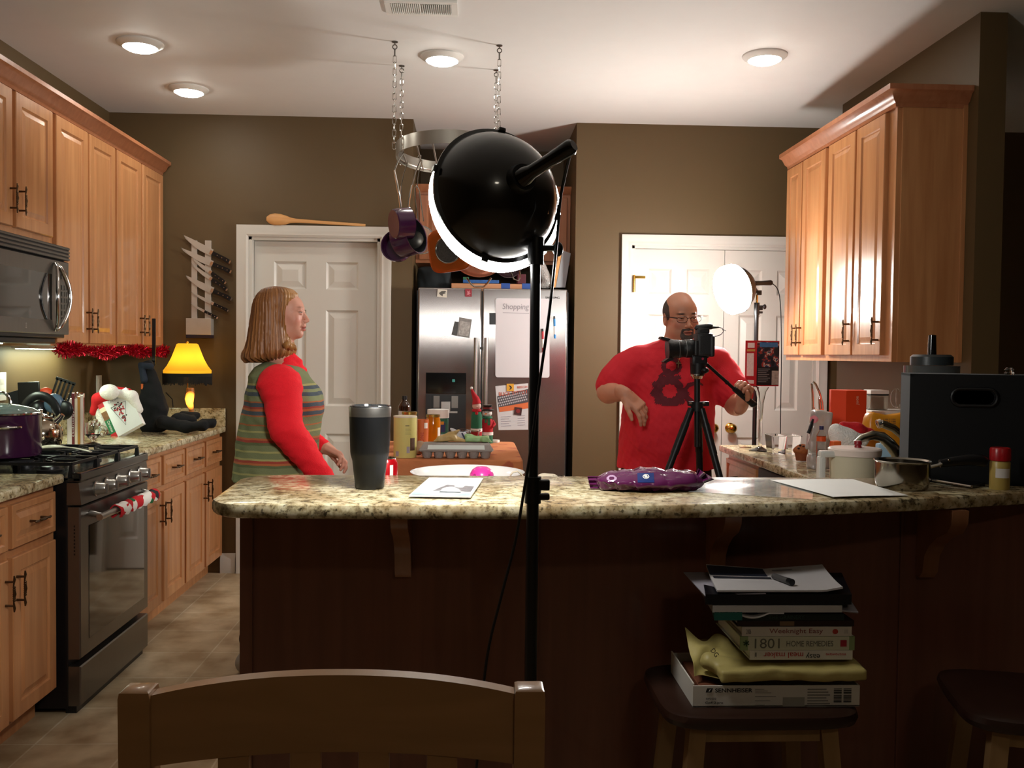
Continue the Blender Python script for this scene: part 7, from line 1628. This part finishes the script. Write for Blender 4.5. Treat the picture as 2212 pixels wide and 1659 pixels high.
soft('goatee', [('c', hq(-.016, -.083, -.092), hq(.016, -.083, -.092), .016, .016), he((0, -.080, -.103), (.024, .018, .018)), ('c', hq(-.025, -.086, -.062), hq(-.027, -.080, -.086), .0055, .007), ('c', hq(.025, -.086, -.062), hq(.027, -.080, -.086), .0055, .007), ('c', hq(-.024, -.092, -.058), hq(0, -.1035, -.0555), .0045, .005), ('c', hq(.024, -.092, -.058), hq(0, -.1035, -.0555), .0045, .005), ('-e', hq(0, -.105, -.0725), (.0185, .012, .0085), Rm, {'k': .003})], mat('goatee_hair', '544a46', .85, var=.4, scale=220, bump=.5, bscale=350), tm, .0025, .007)
# glasses
GLM = mat('glasses_frame', '2a2220', .3, .5)
fr = B()
for sgn in (-1, 1):
    c0_ = (sgn*.034, -.108, -.006); pts = []
    for a in np.linspace(0, 2*math.pi, 25)[:-1]: pts.append(hq(c0_[0]+.026*math.copysign(abs(math.cos(a))**.7, math.cos(a)), c0_[1]+.006*abs(math.cos(a))*0+.05*(abs(c0_[0]+.026*math.cos(a))-.034)**2*40*.2, c0_[2]+.0145*math.copysign(abs(math.sin(a))**.8, math.sin(a))))
    fr.tube(pts, .0011, 6, closed=True)
fr.tube([hq(-.009, -.109, -.001), hq(0, -.113, .001), hq(.009, -.109, -.001)], .0015, 6)
for sgn in (-1, 1): fr.tube([hq(sgn*.060, -.104, .002), hq(sgn*.074, -.085, .003), hq(sgn*.0825, -.03, .002), hq(sgn*.084, .012, -.002)], [.0028, .0026, .002, .002], 8)
fr.build('glasses', GLM, tm, True)
# T-shirt, undershirt collar, necklace, ring
TS = mat('red_tshirt', 'cf1d2e', .8, var=.05, bump=.1, bscale=200)
sl1 = E1+(S1-E1)*.06; sl2 = E2+(S2-E2)*.10
def tfold(V): return V+jit(V, .0022, 22, 21)+jit(V, .0012, 60, 22)
ts = soft('tshirt', [('t', stm(SHR, .004)), ('c', S1, q(1334, 822, 4.49), .082, .088), ('c', q(1345, 790), q(1316, 835, 4.49), .06, .066), ('c', S2, q(1580, 850, 4.45), .078, .085), ('c', q(1575, 800), q(1604, 852, 4.44), .05, .052), ('e', Vector((ml.x, YM-.05, FZm(930))), (.20, .15, .20), {'k': .05}), ('-e', q(1462, 726), (.075, .11, .026), {'k': .01}), ('-b', q(1300, 878, 4.47), (.05, .09, .020), .004, rotm('Y', 14), {'k': .006})], TS, tm, .0045, .03, warp=tfold)
soft('undershirt_collar', [('t', [(FZm(742), FXm(1460), YM+.0, .078, .088), (FZm(728), FXm(1460), YM, .066, .076)]), ('-t', [(FZm(746), FXm(1460), YM, .070, .078), (FZm(722), FXm(1460), YM, .060, .070)], {'k': .003})], mat('white_undershirt', 'dcd6d0', .8), tm, .003, .004)
def dragon(u, v):
    x, y = 1400+130*u, 762+115*v; jag = 3*math.sin(math.atan2(y-845, x-1446)*11)+1.5*math.sin(x*1.3+y*.9)
    r1 = math.hypot((x-1449)*.95, y-790); r2 = math.hypot((x-1446)*.92, y-845)
    if 11 < r1 < 22+jag*.5 and not (x < 1440 and y > 800): return True
    if 15+jag*.3 < r2 < 37+jag and not (x > 1462 and y < 838 and y > 820): return True
    def seg(ax, ay, bx_, by, w0, w1):
        tt = max(0, min(1, ((x-ax)*(bx_-ax)+(y-ay)*(by-ay))/((bx_-ax)**2+(by-ay)**2))); return math.hypot(x-ax-tt*(bx_-ax), y-ay-tt*(by-ay)) < w0+(w1-w0)*tt
    return seg(1440, 806, 1470, 834, 9+jag*.5, 6) or seg(1462, 835, 1492, 868, 3, 7) or seg(1466, 860, 1488, 832, 5, 4) or seg(1488, 832, 1508, 826, 5, 3) or seg(1508, 826, 1518, 832, 3, 2) or seg(1424, 812, 1440, 802, 2.5, 5) or seg(1432, 800, 1446, 806, 2, 5)
decal(ts, lambda u, v: W(1400+130*u, 762+115*v, Y=4.3), 120, 106, mat('dragon_print', '5c1220', .8), 'dragon_emblem', tm, direction=(.24, 1, -.02), start=.6, off=.0018, mask=dragon)
b = B(); cr = on_surface(ts, [W(1465, 787, Y=4.3)], (.24, 1, -.02), .6, .006)[0] or q(1465, 787, 4.35)
b.box(cr, (.004, .003, .032)); b.box(cr+Vector((0, 0, .006)), (.020, .003, .004)); 
b.tube([q(1452, 738, cr.y+.03), cr.lerp(q(1455, 745, cr.y+.01), .5), cr+Vector((0, 0, .016)), cr.lerp(q(1480, 745, cr.y+.01), .5), q(1482, 738, cr.y+.03)], .0012, 6); b.build('cross_necklace', mat('pale_gold', 'd8c48a', .25, .9), tm, True)
soft('trousers', [('t', [(.70, ml.x, YM+.02, .20, .15), (.80, ml.x, YM+.02, .22, .165), (.90, ml.x, YM+.02, .22, .165)])]+[x for sgn in (-1, 1) for x in (('c', Vector((ml.x+sgn*HPX, YM+.02, .74)), Vector((ml.x+sgn*.12, YM, .46)), .115, .085), ('c', Vector((ml.x+sgn*.12, YM, .46)), Vector((ml.x+sgn*.13, YM+.03, .08)), .082, .07))], mat('dark_trousers', '15161c', .85, var=.2), tm, .008, .03)
for sgn in (-1, 1):
    zf = lambda V: np.column_stack([V[:, 0], V[:, 1], np.maximum(V[:, 2], .004)])
    soft('shoe', [('c', (ml.x+sgn*.13, YM+.04, .05), (ml.x+sgn*.15, YM-.12, .035), .05, .042)], mat('dark_shoe', '1a1a1c', .5), tm, .006, .02, warp=zf)
b = B(); b.lathe([(.0098, -.002), (.0112, -.002), (.0112, .002), (.0098, .002)], M=Matrix.Translation(q(1608, 853, 4.135)) @ Matrix.Rotation(.7, 4, 'Y') @ Matrix.Rotation(.5, 4, 'X'), seg=20, cap0=False, cap1=False); b.build('wedding_ring', _M['pale_gold'], tm, True)
# ---------------------------------------------------------------- TRIPOD AND CAMERA
YR = 4.10; q = lambda px, py, y=YR: W(px, py, Y=y)
ap = q(1506, 873); t = thing('camera_tripod', 'black three-legged camera tripod with pan handle before the man', 'tripod', (ap.x, YR, 0))
TB = mat('tripod_black', '15181b', .4, .3)
b = B(); b.tube([q(1506, 965), q(1506, 815)], .0135, 16); b.build('centre_column', TB, t, True)
b = B(); b.tube([q(1506, 888), q(1506, 868)], .028, 16); 
for px in (1493, 1524): b.box(q(px, 872), (.03, .03, .022), 0, .006)
b.build('shoulder', TB, t, True)
for px, py in ((1492, 871), (1520, 871)): b = B(); b.box(q(px, py, YR-.02), (.012, .01, .008), 0, .002); b.build('leg_lock', CHROME, t, True)
for (dx_, dy_) in ((-.48, -.20), (.27, -.28), (.13, .30)):
    top = Vector((ap.x+dx_*.06, YR+dy_*.06, ap.z-.02)); ft = Vector((ap.x+dx_, YR+dy_, .012)); dv = ft-top
    b = B(); b.tube([top, top+dv*.36], .0155, 14); b.tube([top+dv*.34, top+dv*.37], .019, 14); b.tube([top+dv*.06, top+dv*.18], .0175, 14); b.tube([top+dv*.36, top+dv*.70], .0125, 12); b.tube([top+dv*.68, top+dv*.71], .016, 12); b.tube([top+dv*.7, ft], .010, 12)
    o = b.build('leg', TB, t, True); b = B(); b.sph(ft, .012, 12, 8); b.build('rubber_foot', BLACK, o, True)
b = B(); b.tube([q(1506, 818), q(1506, 808)], [.022, .030], 20); b.tube([q(1506, 812), q(1506, 809)], .032, 20); b.build('levelling_ring', CHROME, t, True)
b = B(); b.tube([q(1507, 808), q(1508, 785)], [.032, .036], 20); b.box(q(1509, 778), (.07, .06, .05), 0, .012); b.sph(q(1522, 800, YR-.03), (.02, .02, .014), 14, 8); b.box(q(1510, 768), (.075, .055, .022), 0, .004); b.build('fluid_head', TB, t, True)
b = B(); b.lathe([(0, 0), (.006, 0), (.005, .003), (0, .003)], M=TX(q(1518, 775, YR-.032)), seg=14); b.build('red_button', mat('button_pink', 'a0344a', .4), t, True)
hp0, hp1, hp2 = q(1526, 786, YR+.0), q(1586, 840, YR+.02), q(1627, 873, YR+.06)
b = B(); b.tube([hp0, hp1], .0075, 12); b.tube([hp0.lerp(hp1, .72), hp0.lerp(hp1, .76)], .010, 12); b.tube([hp1, hp2], [.012, .015], 14); b.sph(hp2, (.018, .018, .015), 14, 10); b.build('pan_handle', TB, t, True)
t = thing('video_camera', 'black camera with long lens and shotgun microphone mounted on the tripod', 'camera', q(1515, 768))
b = B(); b.box(q(1519, 745), (.075, .085, .105), 0, .014); b.box(q(1517, 716), (.055, .06, .030), 0, .010); b.box(q(1534, 748), (.022, .095, .095), 0, .010); b.box(q(1504, 752, YR-.04), (.02, .02, .07), 0, .008)
CB_ = mat('camera_black', '121417', .4, bump=.2, bscale=300); b.build('body', CB_, t, True)
ax0, ax1 = q(1505, 752), q(1441, 755); dv = (ax1-ax0)
prof = [(0, .034), (.05, .037), (.08, .037), (.12, .041), (.36, .041), (.40, .0385), (.55, .0385), (.58, .041), (.80, .041), (.84, .044), (.90, .044), (1, .050)]
b = B(); b.tube([ax0+dv*u for u, r_ in prof], [r_ for u, r_ in prof], 28); b.build('lens', CB_, t, True)
b = B()
for u, r_ in ((.38, .0405), (.62, .0418)): b.tube([ax0+dv*u, ax0+dv*(u+.015)], r_+.0004, 28)
b.build('lens_ring', mat('ring_grey', '8d9092', .3, .6), t, True)
b = B(); a = q(1441, 738); b.prism([(0, 0), (-.035, .012), (-.03, .022), (.01, .012)], -.03, .03, Matrix(((1, 0, 0, a.x), (0, 0, 1, a.y), (0, 1, 0, a.z), (0, 0, 0, 1)))); b.build('lens_hood_petal', BLACK, t, True); b = B(); a = q(1444, 772); b.prism([(0, 0), (-.028, -.020), (-.02, -.026), (.02, -.008)], -.03, .03, Matrix(((1, 0, 0, a.x), (0, 0, 1, a.y), (0, 1, 0, a.z), (0, 0, 0, 1)))); b.build('lens_hood_petal', BLACK, t, True)
b = B(); b.box(q(1518, 719, YR), (.02, .02, .008)); b.tube([q(1521, 716), q(1521, 712)], .014, 14); b.tube([q(1521, 712), q(1521, 709)], .009, 12); b.build('mic_mount', BLACK, t, True)
b = B(); b.tube([q(1501, 711), q(1505, 708), q(1530, 705.5), q(1538, 706), q(1540, 707.5), q(1553, 707)], [.006, .013, .0135, .012, .006, .003], 16); b.build('microphone', CB_, t, True)
b = B(); b.tube([q(1553, 707), q(1560, 709), q(1563, 716), q(1557, 723), q(1545, 727), q(1533, 726)], .0018, 8); b.tube([q(1560, 711), q(1568, 715)], .0016, 6); b.build('mic_cable', BLACK, t, True)
# ================================================================ STOOL AND THE STACK
def stool(name, label, loc, rz):
    t = thing(name, label, 'stool', loc, rz, None)
    b = B(); R_ = []
    for ins, z_ in ((.02, .598), (.004, .606), (0, .618), (.003, .629), (.014, .634)): R_.append([(math.copysign(abs(math.cos(a))**.35, math.cos(a))*(.205-ins), math.copysign(abs(math.sin(a))**.35, math.sin(a))*(.165-ins), z_) for a in np.linspace(0, 2*math.pi, 49)[:-1]])
    b.rings(R_); b.build('seat', mat('stool_seat_dark', '2e1a12', .35), t)
    LGW = wood('stool_leg_wood', '8a6a45', '9d7b52', .45, (18, 18, 1.2), 0)
    for sx in (-1, 1):
        for sy in (-1, 1):
            b = B(); a0 = Vector((sx*.135, sy*.115, .598)); a1 = Vector((sx*.185, sy*.155, .0)); w_ = .017
            b.rings([[a0+Vector((i*w_, j*w_, 0)) for i, j in ((-1, -1), (1, -1), (1, 1), (-1, 1))], [a1+Vector((i*w_, j*w_, 0)) for i, j in ((-1, -1), (1, -1), (1, 1), (-1, 1))]]); b.build('leg', LGW, t)
    for sy in (-1, 1): b = B(); b.box((0, sy*.117, .582), (.236, .018, .030), 0, .001); b.build('apron', LGW, t); b = B(); b.box((0, sy*.139, .25), (.29, .018, .03), 0, .001); b.build('stretcher', LGW, t)
    for sx in (-1, 1): b = B(); b.box((sx*.137, 0, .582), (.018, .196, .030), 0, .001); b.build('apron', LGW, t); b = B(); b.box((sx*.166, 0, .20), (.018, .25, .03), 0, .001); b.build('stretcher', LGW, t)
    return t
stool('bar_stool', 'wooden bar stool carrying the stack of books and the white box', (.60, 1.965, 0), 0)
stool('bar_stool', 'empty bar stool in the dark at the lower right corner', (1.24, 1.90, 0), math.radians(-14))
ZS = .6345; YX = 1.85
def fxp(px, y=YX): return W(px, 1500, Y=y).x
def fzp(py, y=YX): return W(1670, py, Y=y).z
x0, x1 = fxp(1497), fxp(1857); zt1 = fzp(1481)
t = thing('headset_box', 'open white printed cardboard box at the bottom of the stack on the stool', 'box', ((x0+x1)/2, 1.95, ZS))
WC = mat('white_card', 'cfc9be', .6, var=.03); b = B(); y1 = 2.06
b.bx(x0, x1, YX, YX+.003, ZS+.001, zt1); b.bx(x0, x0+.003, YX+.003, y1, ZS+.001, zt1+.004); b.bx(x1-.003, x1, YX+.003, y1, ZS+.001, zt1); b.bx(x0, x1, y1-.003, y1, ZS+.001, zt1); b.bx(x0, x1, YX, y1, ZS+.0005, ZS+.003); b.build('box_body', WC, t, True)
b = B(); b.bx(x0+.02, x0+.16, YX+.02, y1-.02, ZS+.004, zt1-.012, 0, .003); b.build('brown_contents', mat('brown_inside', '6a3d28', .6), t, True)
DP = mat('dark_ink', '1c1a1a', .5)
def TT(px, py, y=YX-.0006): return TX((fxp(px, y), y, fzp(py, y)))
text('SENNHEISER', TT(1585, 1491), fxp(1626)-fxp(1545), .0085, DP, t, bold=.02)
b = B(); b.prism([(-.0075, -.004), (-.0045, .0045), (.0075, .0045), (.0045, -.004)], 0, .0004, TT(1532, 1491)); b.build('logo_mark', DP, t, True)
b = B(); b.prism([(-.003, -.003), (.0, -.001), (-.001, .001), (.004, .0035), (.001, 0), (.0015, -.001)], .0005, .0008, TT(1532, 1491)); b.build('logo_zigzag', WHITE, t, True)
text('SW5/SD2', TT(1536, 1509), .021, .004, DP, t); text('Cwf12-pro', TT(1543, 1518), .037, .006, DP, t, bold=.015)
for i, (wd, s_) in enumerate(((.022, 'PACKED IN'), (.029, 'Control Unit Charge'), (.028, 'Pour le Modele Pro'))): text(s_, TT(1528+wd*500, 1527.5+i*4.5), wd, .003, DP, t)
GP = mat('grey_ink', '807c76', .6)
def blk(x_0, x_1, y_0, y_1, m, name): b = B(); b.prism([(fxp(x_0), fzp(y_1)), (fxp(x_1), fzp(y_1)), (fxp(x_1), fzp(y_0)), (fxp(x_0), fzp(y_0))], 0, .0004, Matrix(((1, 0, 0, 0), (0, 0, -1, YX-.0002), (0, 1, 0, 0), (0, 0, 0, 1)))); return b.build(name, m, t, True)
for i in range(3): blk(1631, 1650+i*8, 1488+i*4, 1489+i*4, GP, 'text_line')
for i in range(3): blk(1631, 1676-i*12, 1504+i*9, 1505+i*9, GP, 'text_line')
blk(1691, 1738, 1506, 1526, mat('grey_patch', '9b988c', .6), 'grey_patch')
for i in range(7): blk(1744, 1785+i % 3*4, 1488+i*6.2, 1490.5+i*6.2, GP, 'text_line')
for xx in (1801, 1822):
    for i in range(9): blk(xx, xx+17, 1488+i*3.4, 1489.2+i*3.4+(i % 3)*.6, DP, 'barcode_line')
for i in range(20): blk(1801+i*2.1, 1802.2+i*2.1, 1528, 1536, DP, 'barcode_line')
# yellow plastic bag
YBm = mat('yellow_shopping_bag', 'b3a465', .45, var=.12, alpha=.97, bump=.3, bscale=20)
t = thing('shopping_bag', 'crumpled pale yellow plastic bag between the white box and the books', 'bag', (fxp(1680), 1.95, zt1))
def wb_(V): V = V+jit(V, .0011, 45, 31); V[:, 2] = np.maximum(V[:, 2], zt1+.0012); return V
bo = soft('bag_body', [('b', (fxp(1712), 1.945, (zt1+fzp(1428))/2-.002), (.145, .10, .007), .006), ('e', (fxp(1850), 1.92, zt1+.022), (.022, .07, .02)), ('c', (fxp(1600, 1.88), 1.88, zt1+.018), (fxp(1530, 1.9), 1.9, zt1+.035), .016, .018)], YBm, t, .004, .012, warp=wb_)
b = B()
def bf(u, v):
    a = Vector((fxp(1640, 1.86), 1.87, zt1+.008)).lerp(Vector((fxp(1590, 1.98), 2.02, fzp(1400, 1.98))), v); e = Vector((fxp(1505, 1.87), 1.89, zt1+.004)).lerp(Vector((fxp(1482, 1.98), 1.99, fzp(1368, 1.98))), v)
    p = a.lerp(e, u); return p+Vector((0, .012*math.sin(u*9+v*5), .010*math.sin(u*7)*math.sin(v*8)))
b.grid(bf, 22, 16, thick=.0012); b.build('bag_flap', YBm, t, True)
text('DG', Matrix.Translation((fxp(1541, 1.87), 1.865, fzp(1408, 1.87))) @ RX90 @ Matrix.Rotation(-.9, 4, 'Z'), .018, .010, DP, t)
# books
zcur = fzp(1426, 1.87)
def book(px0, px1, ytop, ybot, col, label, y0=1.865, dep=.19, name='book', rz=0, pagecol=None):
    z0, z1 = fzp(ybot, y0), fzp(ytop, y0); x0, x1 = fxp(px0, y0), fxp(px1, y0); c = Vector(((x0+x1)/2, y0, z0+.0004)); t = thing(name, label, 'book', c, rz); w_ = (x1-x0)/2; h = z1-z0-.0004; m = mat('bk_'+col, col, .45)
    b = B(); b.bx(-w_, w_, 0, .003, 0, h, 0, .001); b.bx(-w_, w_, .002, dep, 0, .0018); b.bx(-w_, w_, .002, dep, h-.0018, h); b.build('cover', m, t)
    b = B(); b.bx(-w_+.004, w_-.004, .004, dep-.004, .0019, h-.0019); b.build('pages', PAPER, t); return t, w_, h
def tb(t, s_, x, h, wd, ht, col, flip=False, nm='spine_lettering', y=-.0005): return text(s_, Matrix.Translation((x, y, h)) @ RX90 @ (Matrix.Rotation(math.pi, 4, 'Z') if flip else Matrix()), wd, ht, mat('ink_'+col, col, .5), t, name=nm, world=False)
u_ = 1.865/2000
t, w_, h = book(1618, 1840, 1405, 1426, 'd5d0c8', 'white book with an upside-down red title, lowest of the stacked books', dep=.17)
tb(t, 'meal maker', -w_+.070, h*.5, .083, .0115, 'b5302c', True); tb(t, 'easy', .024, h*.5, .030, .011, '23302c', True); tb(t, 'microwave', .072, h*.55, .042, .006, 'c03038', True); tb(t, '(1000)', -w_+.012, h*.5, .004, .012, '5c5854')
t, w_, h = book(1597, 1843, 1375, 1405, 'c9c8b2', 'white-spined book with green ends and large grey numerals in the stack')
b = B()
for a, c_ in ((-w_-.0003, -w_+.016), (w_-.011, w_+.0003)): b = B(); b.bx(a, c_, -.0006, .003, -.0002, h+.0002); b.build('green_end', mat('spine_green', '8a9c6c', .5), t)
tb(t, '1801', -w_+.056, h*.5, .052, .0205, '6b6a5e'); tb(t, 'HOME REMEDIES', .026, h*.48, .098, .0115, '6b6a5e')
b = B(); b.box((w_-.023, -.0006, h*.5), (.013, .0012, .0135), 0, .0004); b.build('red_mark', mat('mark_red', 'a8283a', .5), t)
b = B(); 
for a in (0, 1, 2): b.box((-w_+.012, -.0012, h*.52), (.013, .001, .0022), R=Matrix.Rotation(a*1.05+.4, 3, 'Y'))
b.build('leaf_mark', mat('leaf_green', '2c4a30', .6), t)
t, w_, h = book(1600, 1837, 1354, 1375, 'cfc8be', 'white cookbook with a small red fruit at the end of its spine')
tb(t, 'Weeknight Easy', -.002, h*.5, .112, .0125, '8a4a44'); b = B(); b.sph((w_-.035, -.0006, h*.5), (.006, .001, .0055), 14, 10); b.build('apple_picture', mat('apple_red', 'b03a2c', .5), t); tb(t, '2006', -w_+.014, h*.5, .010, .010, '6a6460'); tb(t, '|||', w_-.012, h*.5, .006, .008, 'a8a29a')
t, w_, h = book(1590, 1842, 1341, 1354, '2a1512', 'thin dark red-brown book above the cookbook with the red fruit')
b = B(); b.bx(-.034, -.004, -.0008, 0, .002, h-.001); b.build('tan_label', mat('tan_label', '7a6048', .6), t)
t, w_, h = book(1570, 1820, 1326, 1341, '14231f', 'dark green book in the upper part of the stack', dep=.2)
tb(t, 'THE GRAINERY', .0, h*.5, .075, .008, '2f4a40')
YU = 1.85
def flat(name, pts, ytop, ybot, m, label, cat, depth_pts=None, lift=None):
    "papers: front edge at px x-range, back edge further away"
    (fx0, fx1), (bx0, bx1), yb__ = pts; z0 = fzp(ybot, YU); z1 = fzp(ytop, YU)
    b = B(); A = [Vector((fxp(fx0, YU), YU, z0)), Vector((fxp(fx1, YU), YU, z0)), Vector((fxp(bx1, yb__), yb__, z0)), Vector((fxp(bx0, yb__), yb__, z0))]; h = z1-z0
    def f(u, v): p = A[0].lerp(A[1], u).lerp(A[3].lerp(A[2], u), v); return p+Vector((0, 0, (lift(u, v) if lift else 0)+h))
    b.grid(f, 16, 10, thick=max(h, .0012)); return one(name, b, m, label, cat, (A[0]+A[2])/2, world=True), f
flat('green_folder', ((1540, 1600), (1530, 1590), 1.97), 1322, 1340, mat('teal_folder', '155046', .5), 'teal folder corner sticking out left below the white binders', 'folder')
flat('paper_sheet', ((1588, 1690), (1560, 1700), 2.0), 1323, 1326, mat('grey_paper', 'b8b2ae', .7), 'curled white paper hanging out left above the green book', 'paper', lift=lambda u, v: -.010*(1-v)*math.sin(min(1, u*1.5)*3.1))
flat('notebook', ((1536, 1815), (1505, 1800), 2.04), 1308, 1323, mat('white_binder', 'a8a39c', .5), 'white ring binder above the green book in the stack', 'notebook')
flat('magazine', ((1815, 1850), (1780, 1815), 2.0), 1318, 1321, mat('grey_mag', '8f8d94', .4), 'magazine corner poking out on the right of the stack', 'magazine', lift=lambda u, v: -.004*u+.012*v)
flat('black_binder', ((1520, 1835), (1510, 1812), 2.04), 1284, 1306, mat('black_binder_cover', '0a0b12', .35), 'thick black binder near the top of the stack', 'binder')
flat('paper_sheet', ((1520, 1650), (1472, 1600), 2.03), 1281, 1283, mat('lilac_paper', '8f8a92', .6), 'lilac-grey sheet sticking out to the left near the top of the stack', 'paper', lift=lambda u, v: -.006*(1-u)*(1-v))
oo, f = flat('newspaper', ((1545, 1815), (1520, 1770), 2.02), 1277, 1281, mat('news_paper', 'b5b0b0', .65), 'curled printed pages lying on top of the stack', 'paper', lift=lambda u, v: .002+.012*(v**2)*(.4+abs(u-.5)*1.6)+.008*max(0, u-.85)*6*(1-v))
b = B()
for (u0, u1, v0, v1, c_) in ((.0, .48, .62, .96, 0), (0.02, .5, .50, .58, 1), (.55, .72, .85, .9, 2)):
    n_ = 8
    for i in range(n_):
        a0, a1 = u0+(u1-u0)*i/n_, u0+(u1-u0)*(i+1)/n_
        for j in range(4):
            w0_, w1_ = v0+(v1-v0)*j/4, v0+(v1-v0)*(j+1)/4; b.poly([f(a0, w0_)+Vector((0, 0, .0011)), f(a1, w0_)+Vector((0, 0, .0011)), f(a1, w1_)+Vector((0, 0, .0011)), f(a0, w1_)+Vector((0, 0, .0011))], [(0, 1, 2, 3)], c_)
b.build('printed_banner', [mat('news_navy', '1c2233', .6), mat('news_dark', '24242c', .6), mat('news_grey', '77747a', .6)], oo, True)
p = f(.58, .3); t = thing('glue_stick', 'short dark stick lying on top of the papers on the stack', 'stick', p+Vector((0, 0, .004)))
b = B(); b.tube([p+Vector((-.012, .035, .008)), p+Vector((.004, -.01, .008))], .0065, 14); b.build('barrel', mat('stick_grey', '4d4a4a', .4), t, True); b = B(); b.tube([p+Vector((.004, -.01, .008)), p+Vector((.008, -.022, .008))], .0072, 14); b.build('cap', BLACK, t, True)
# ================================================================ DINING CHAIR
YD = 1.0; g = lambda px, py, y=YD: W(px, py, Y=y)
t = thing('dining_chair', 'brown wooden dining chair back in the foreground, seen from behind', 'chair', (g(715, 1500).x, YD+.2, 0))
zl, zr_ = g(298, 1489, YD-.016).z, g(1142, 1497, YD-.016).z; zt_ = (zl+zr_)/2; xl, xr = g(300, 1500).x, g(1143, 1500).x
for x in (xl, xr):
    b = B(); b.rings([[(x+i*w_, YD+j*w_+yo, z_) for i, j in ((-1, -1), (1, -1), (1, 1), (-1, 1))] for w_, z_, yo in ((.015, 0, -.02), (.0165, .45, .012), (.0165, zt_-.008, 0), (.0155, zt_-.002, 0), (.012, zt_, 0))]); b.build('back_post', CHAIRW, t, True)
b = B(); R_ = []; zl = zt_
n_ = 40
for i in range(n_+1):
    u = i/n_; x = xl+.0165+(xr-xl-.033)*u; s_ = 2*u-1
    top = zt_-.006+.019*max(0, 1-abs(s_)**2.2)**1.0+.0
    bot = zt_-.083+.012*(1-s_*s_); bow = .0+.006*(1-s_*s_)
    R_.append([(x, YD-.010+bow, bot), (x, YD-.010+bow, top), (x, YD+.010+bow, top), (x, YD+.010+bow, bot)])
b.rings(R_); b.build('top_rail', CHAIRW, t, True)
for px in (505, 660, 808, 955):
    x = g(px, 1640, YD).x; b = B(); b.bx(x-.0165, x+.0165, YD-.004, YD+.008, .50, zt_-.07, 0, .002); b.build('slat', CHAIRW, t, True)
b = B(); b.bx(xl+.0165, xr-.0165, YD-.008, YD+.012, .50, .54, 0, .002); b.build('lower_rail', CHAIRW, t, True)
b = B(); b.bx(xl-.005, xr+.005, YD-.012+.02, YD+.42, .43, .455, 0, .008); b.build('seat', CHAIRW, t, True)
for x in (xl, xr): b = B(); b.bx(x-.016, x+.016, YD+.37, YD+.402, 0, .43, 0, .002); b.build('leg', CHAIRW, t, True)
b = B(); b.bx(xl, xr, YD+.38, YD+.395, .38, .43); b.build('apron', CHAIRW, t, True)
for o in list(bpy.data.objects):
    if o.type == 'MESH' and o.parent is None and 'kind' not in o and 'label' not in o: print('UNLABELLED', o.name)
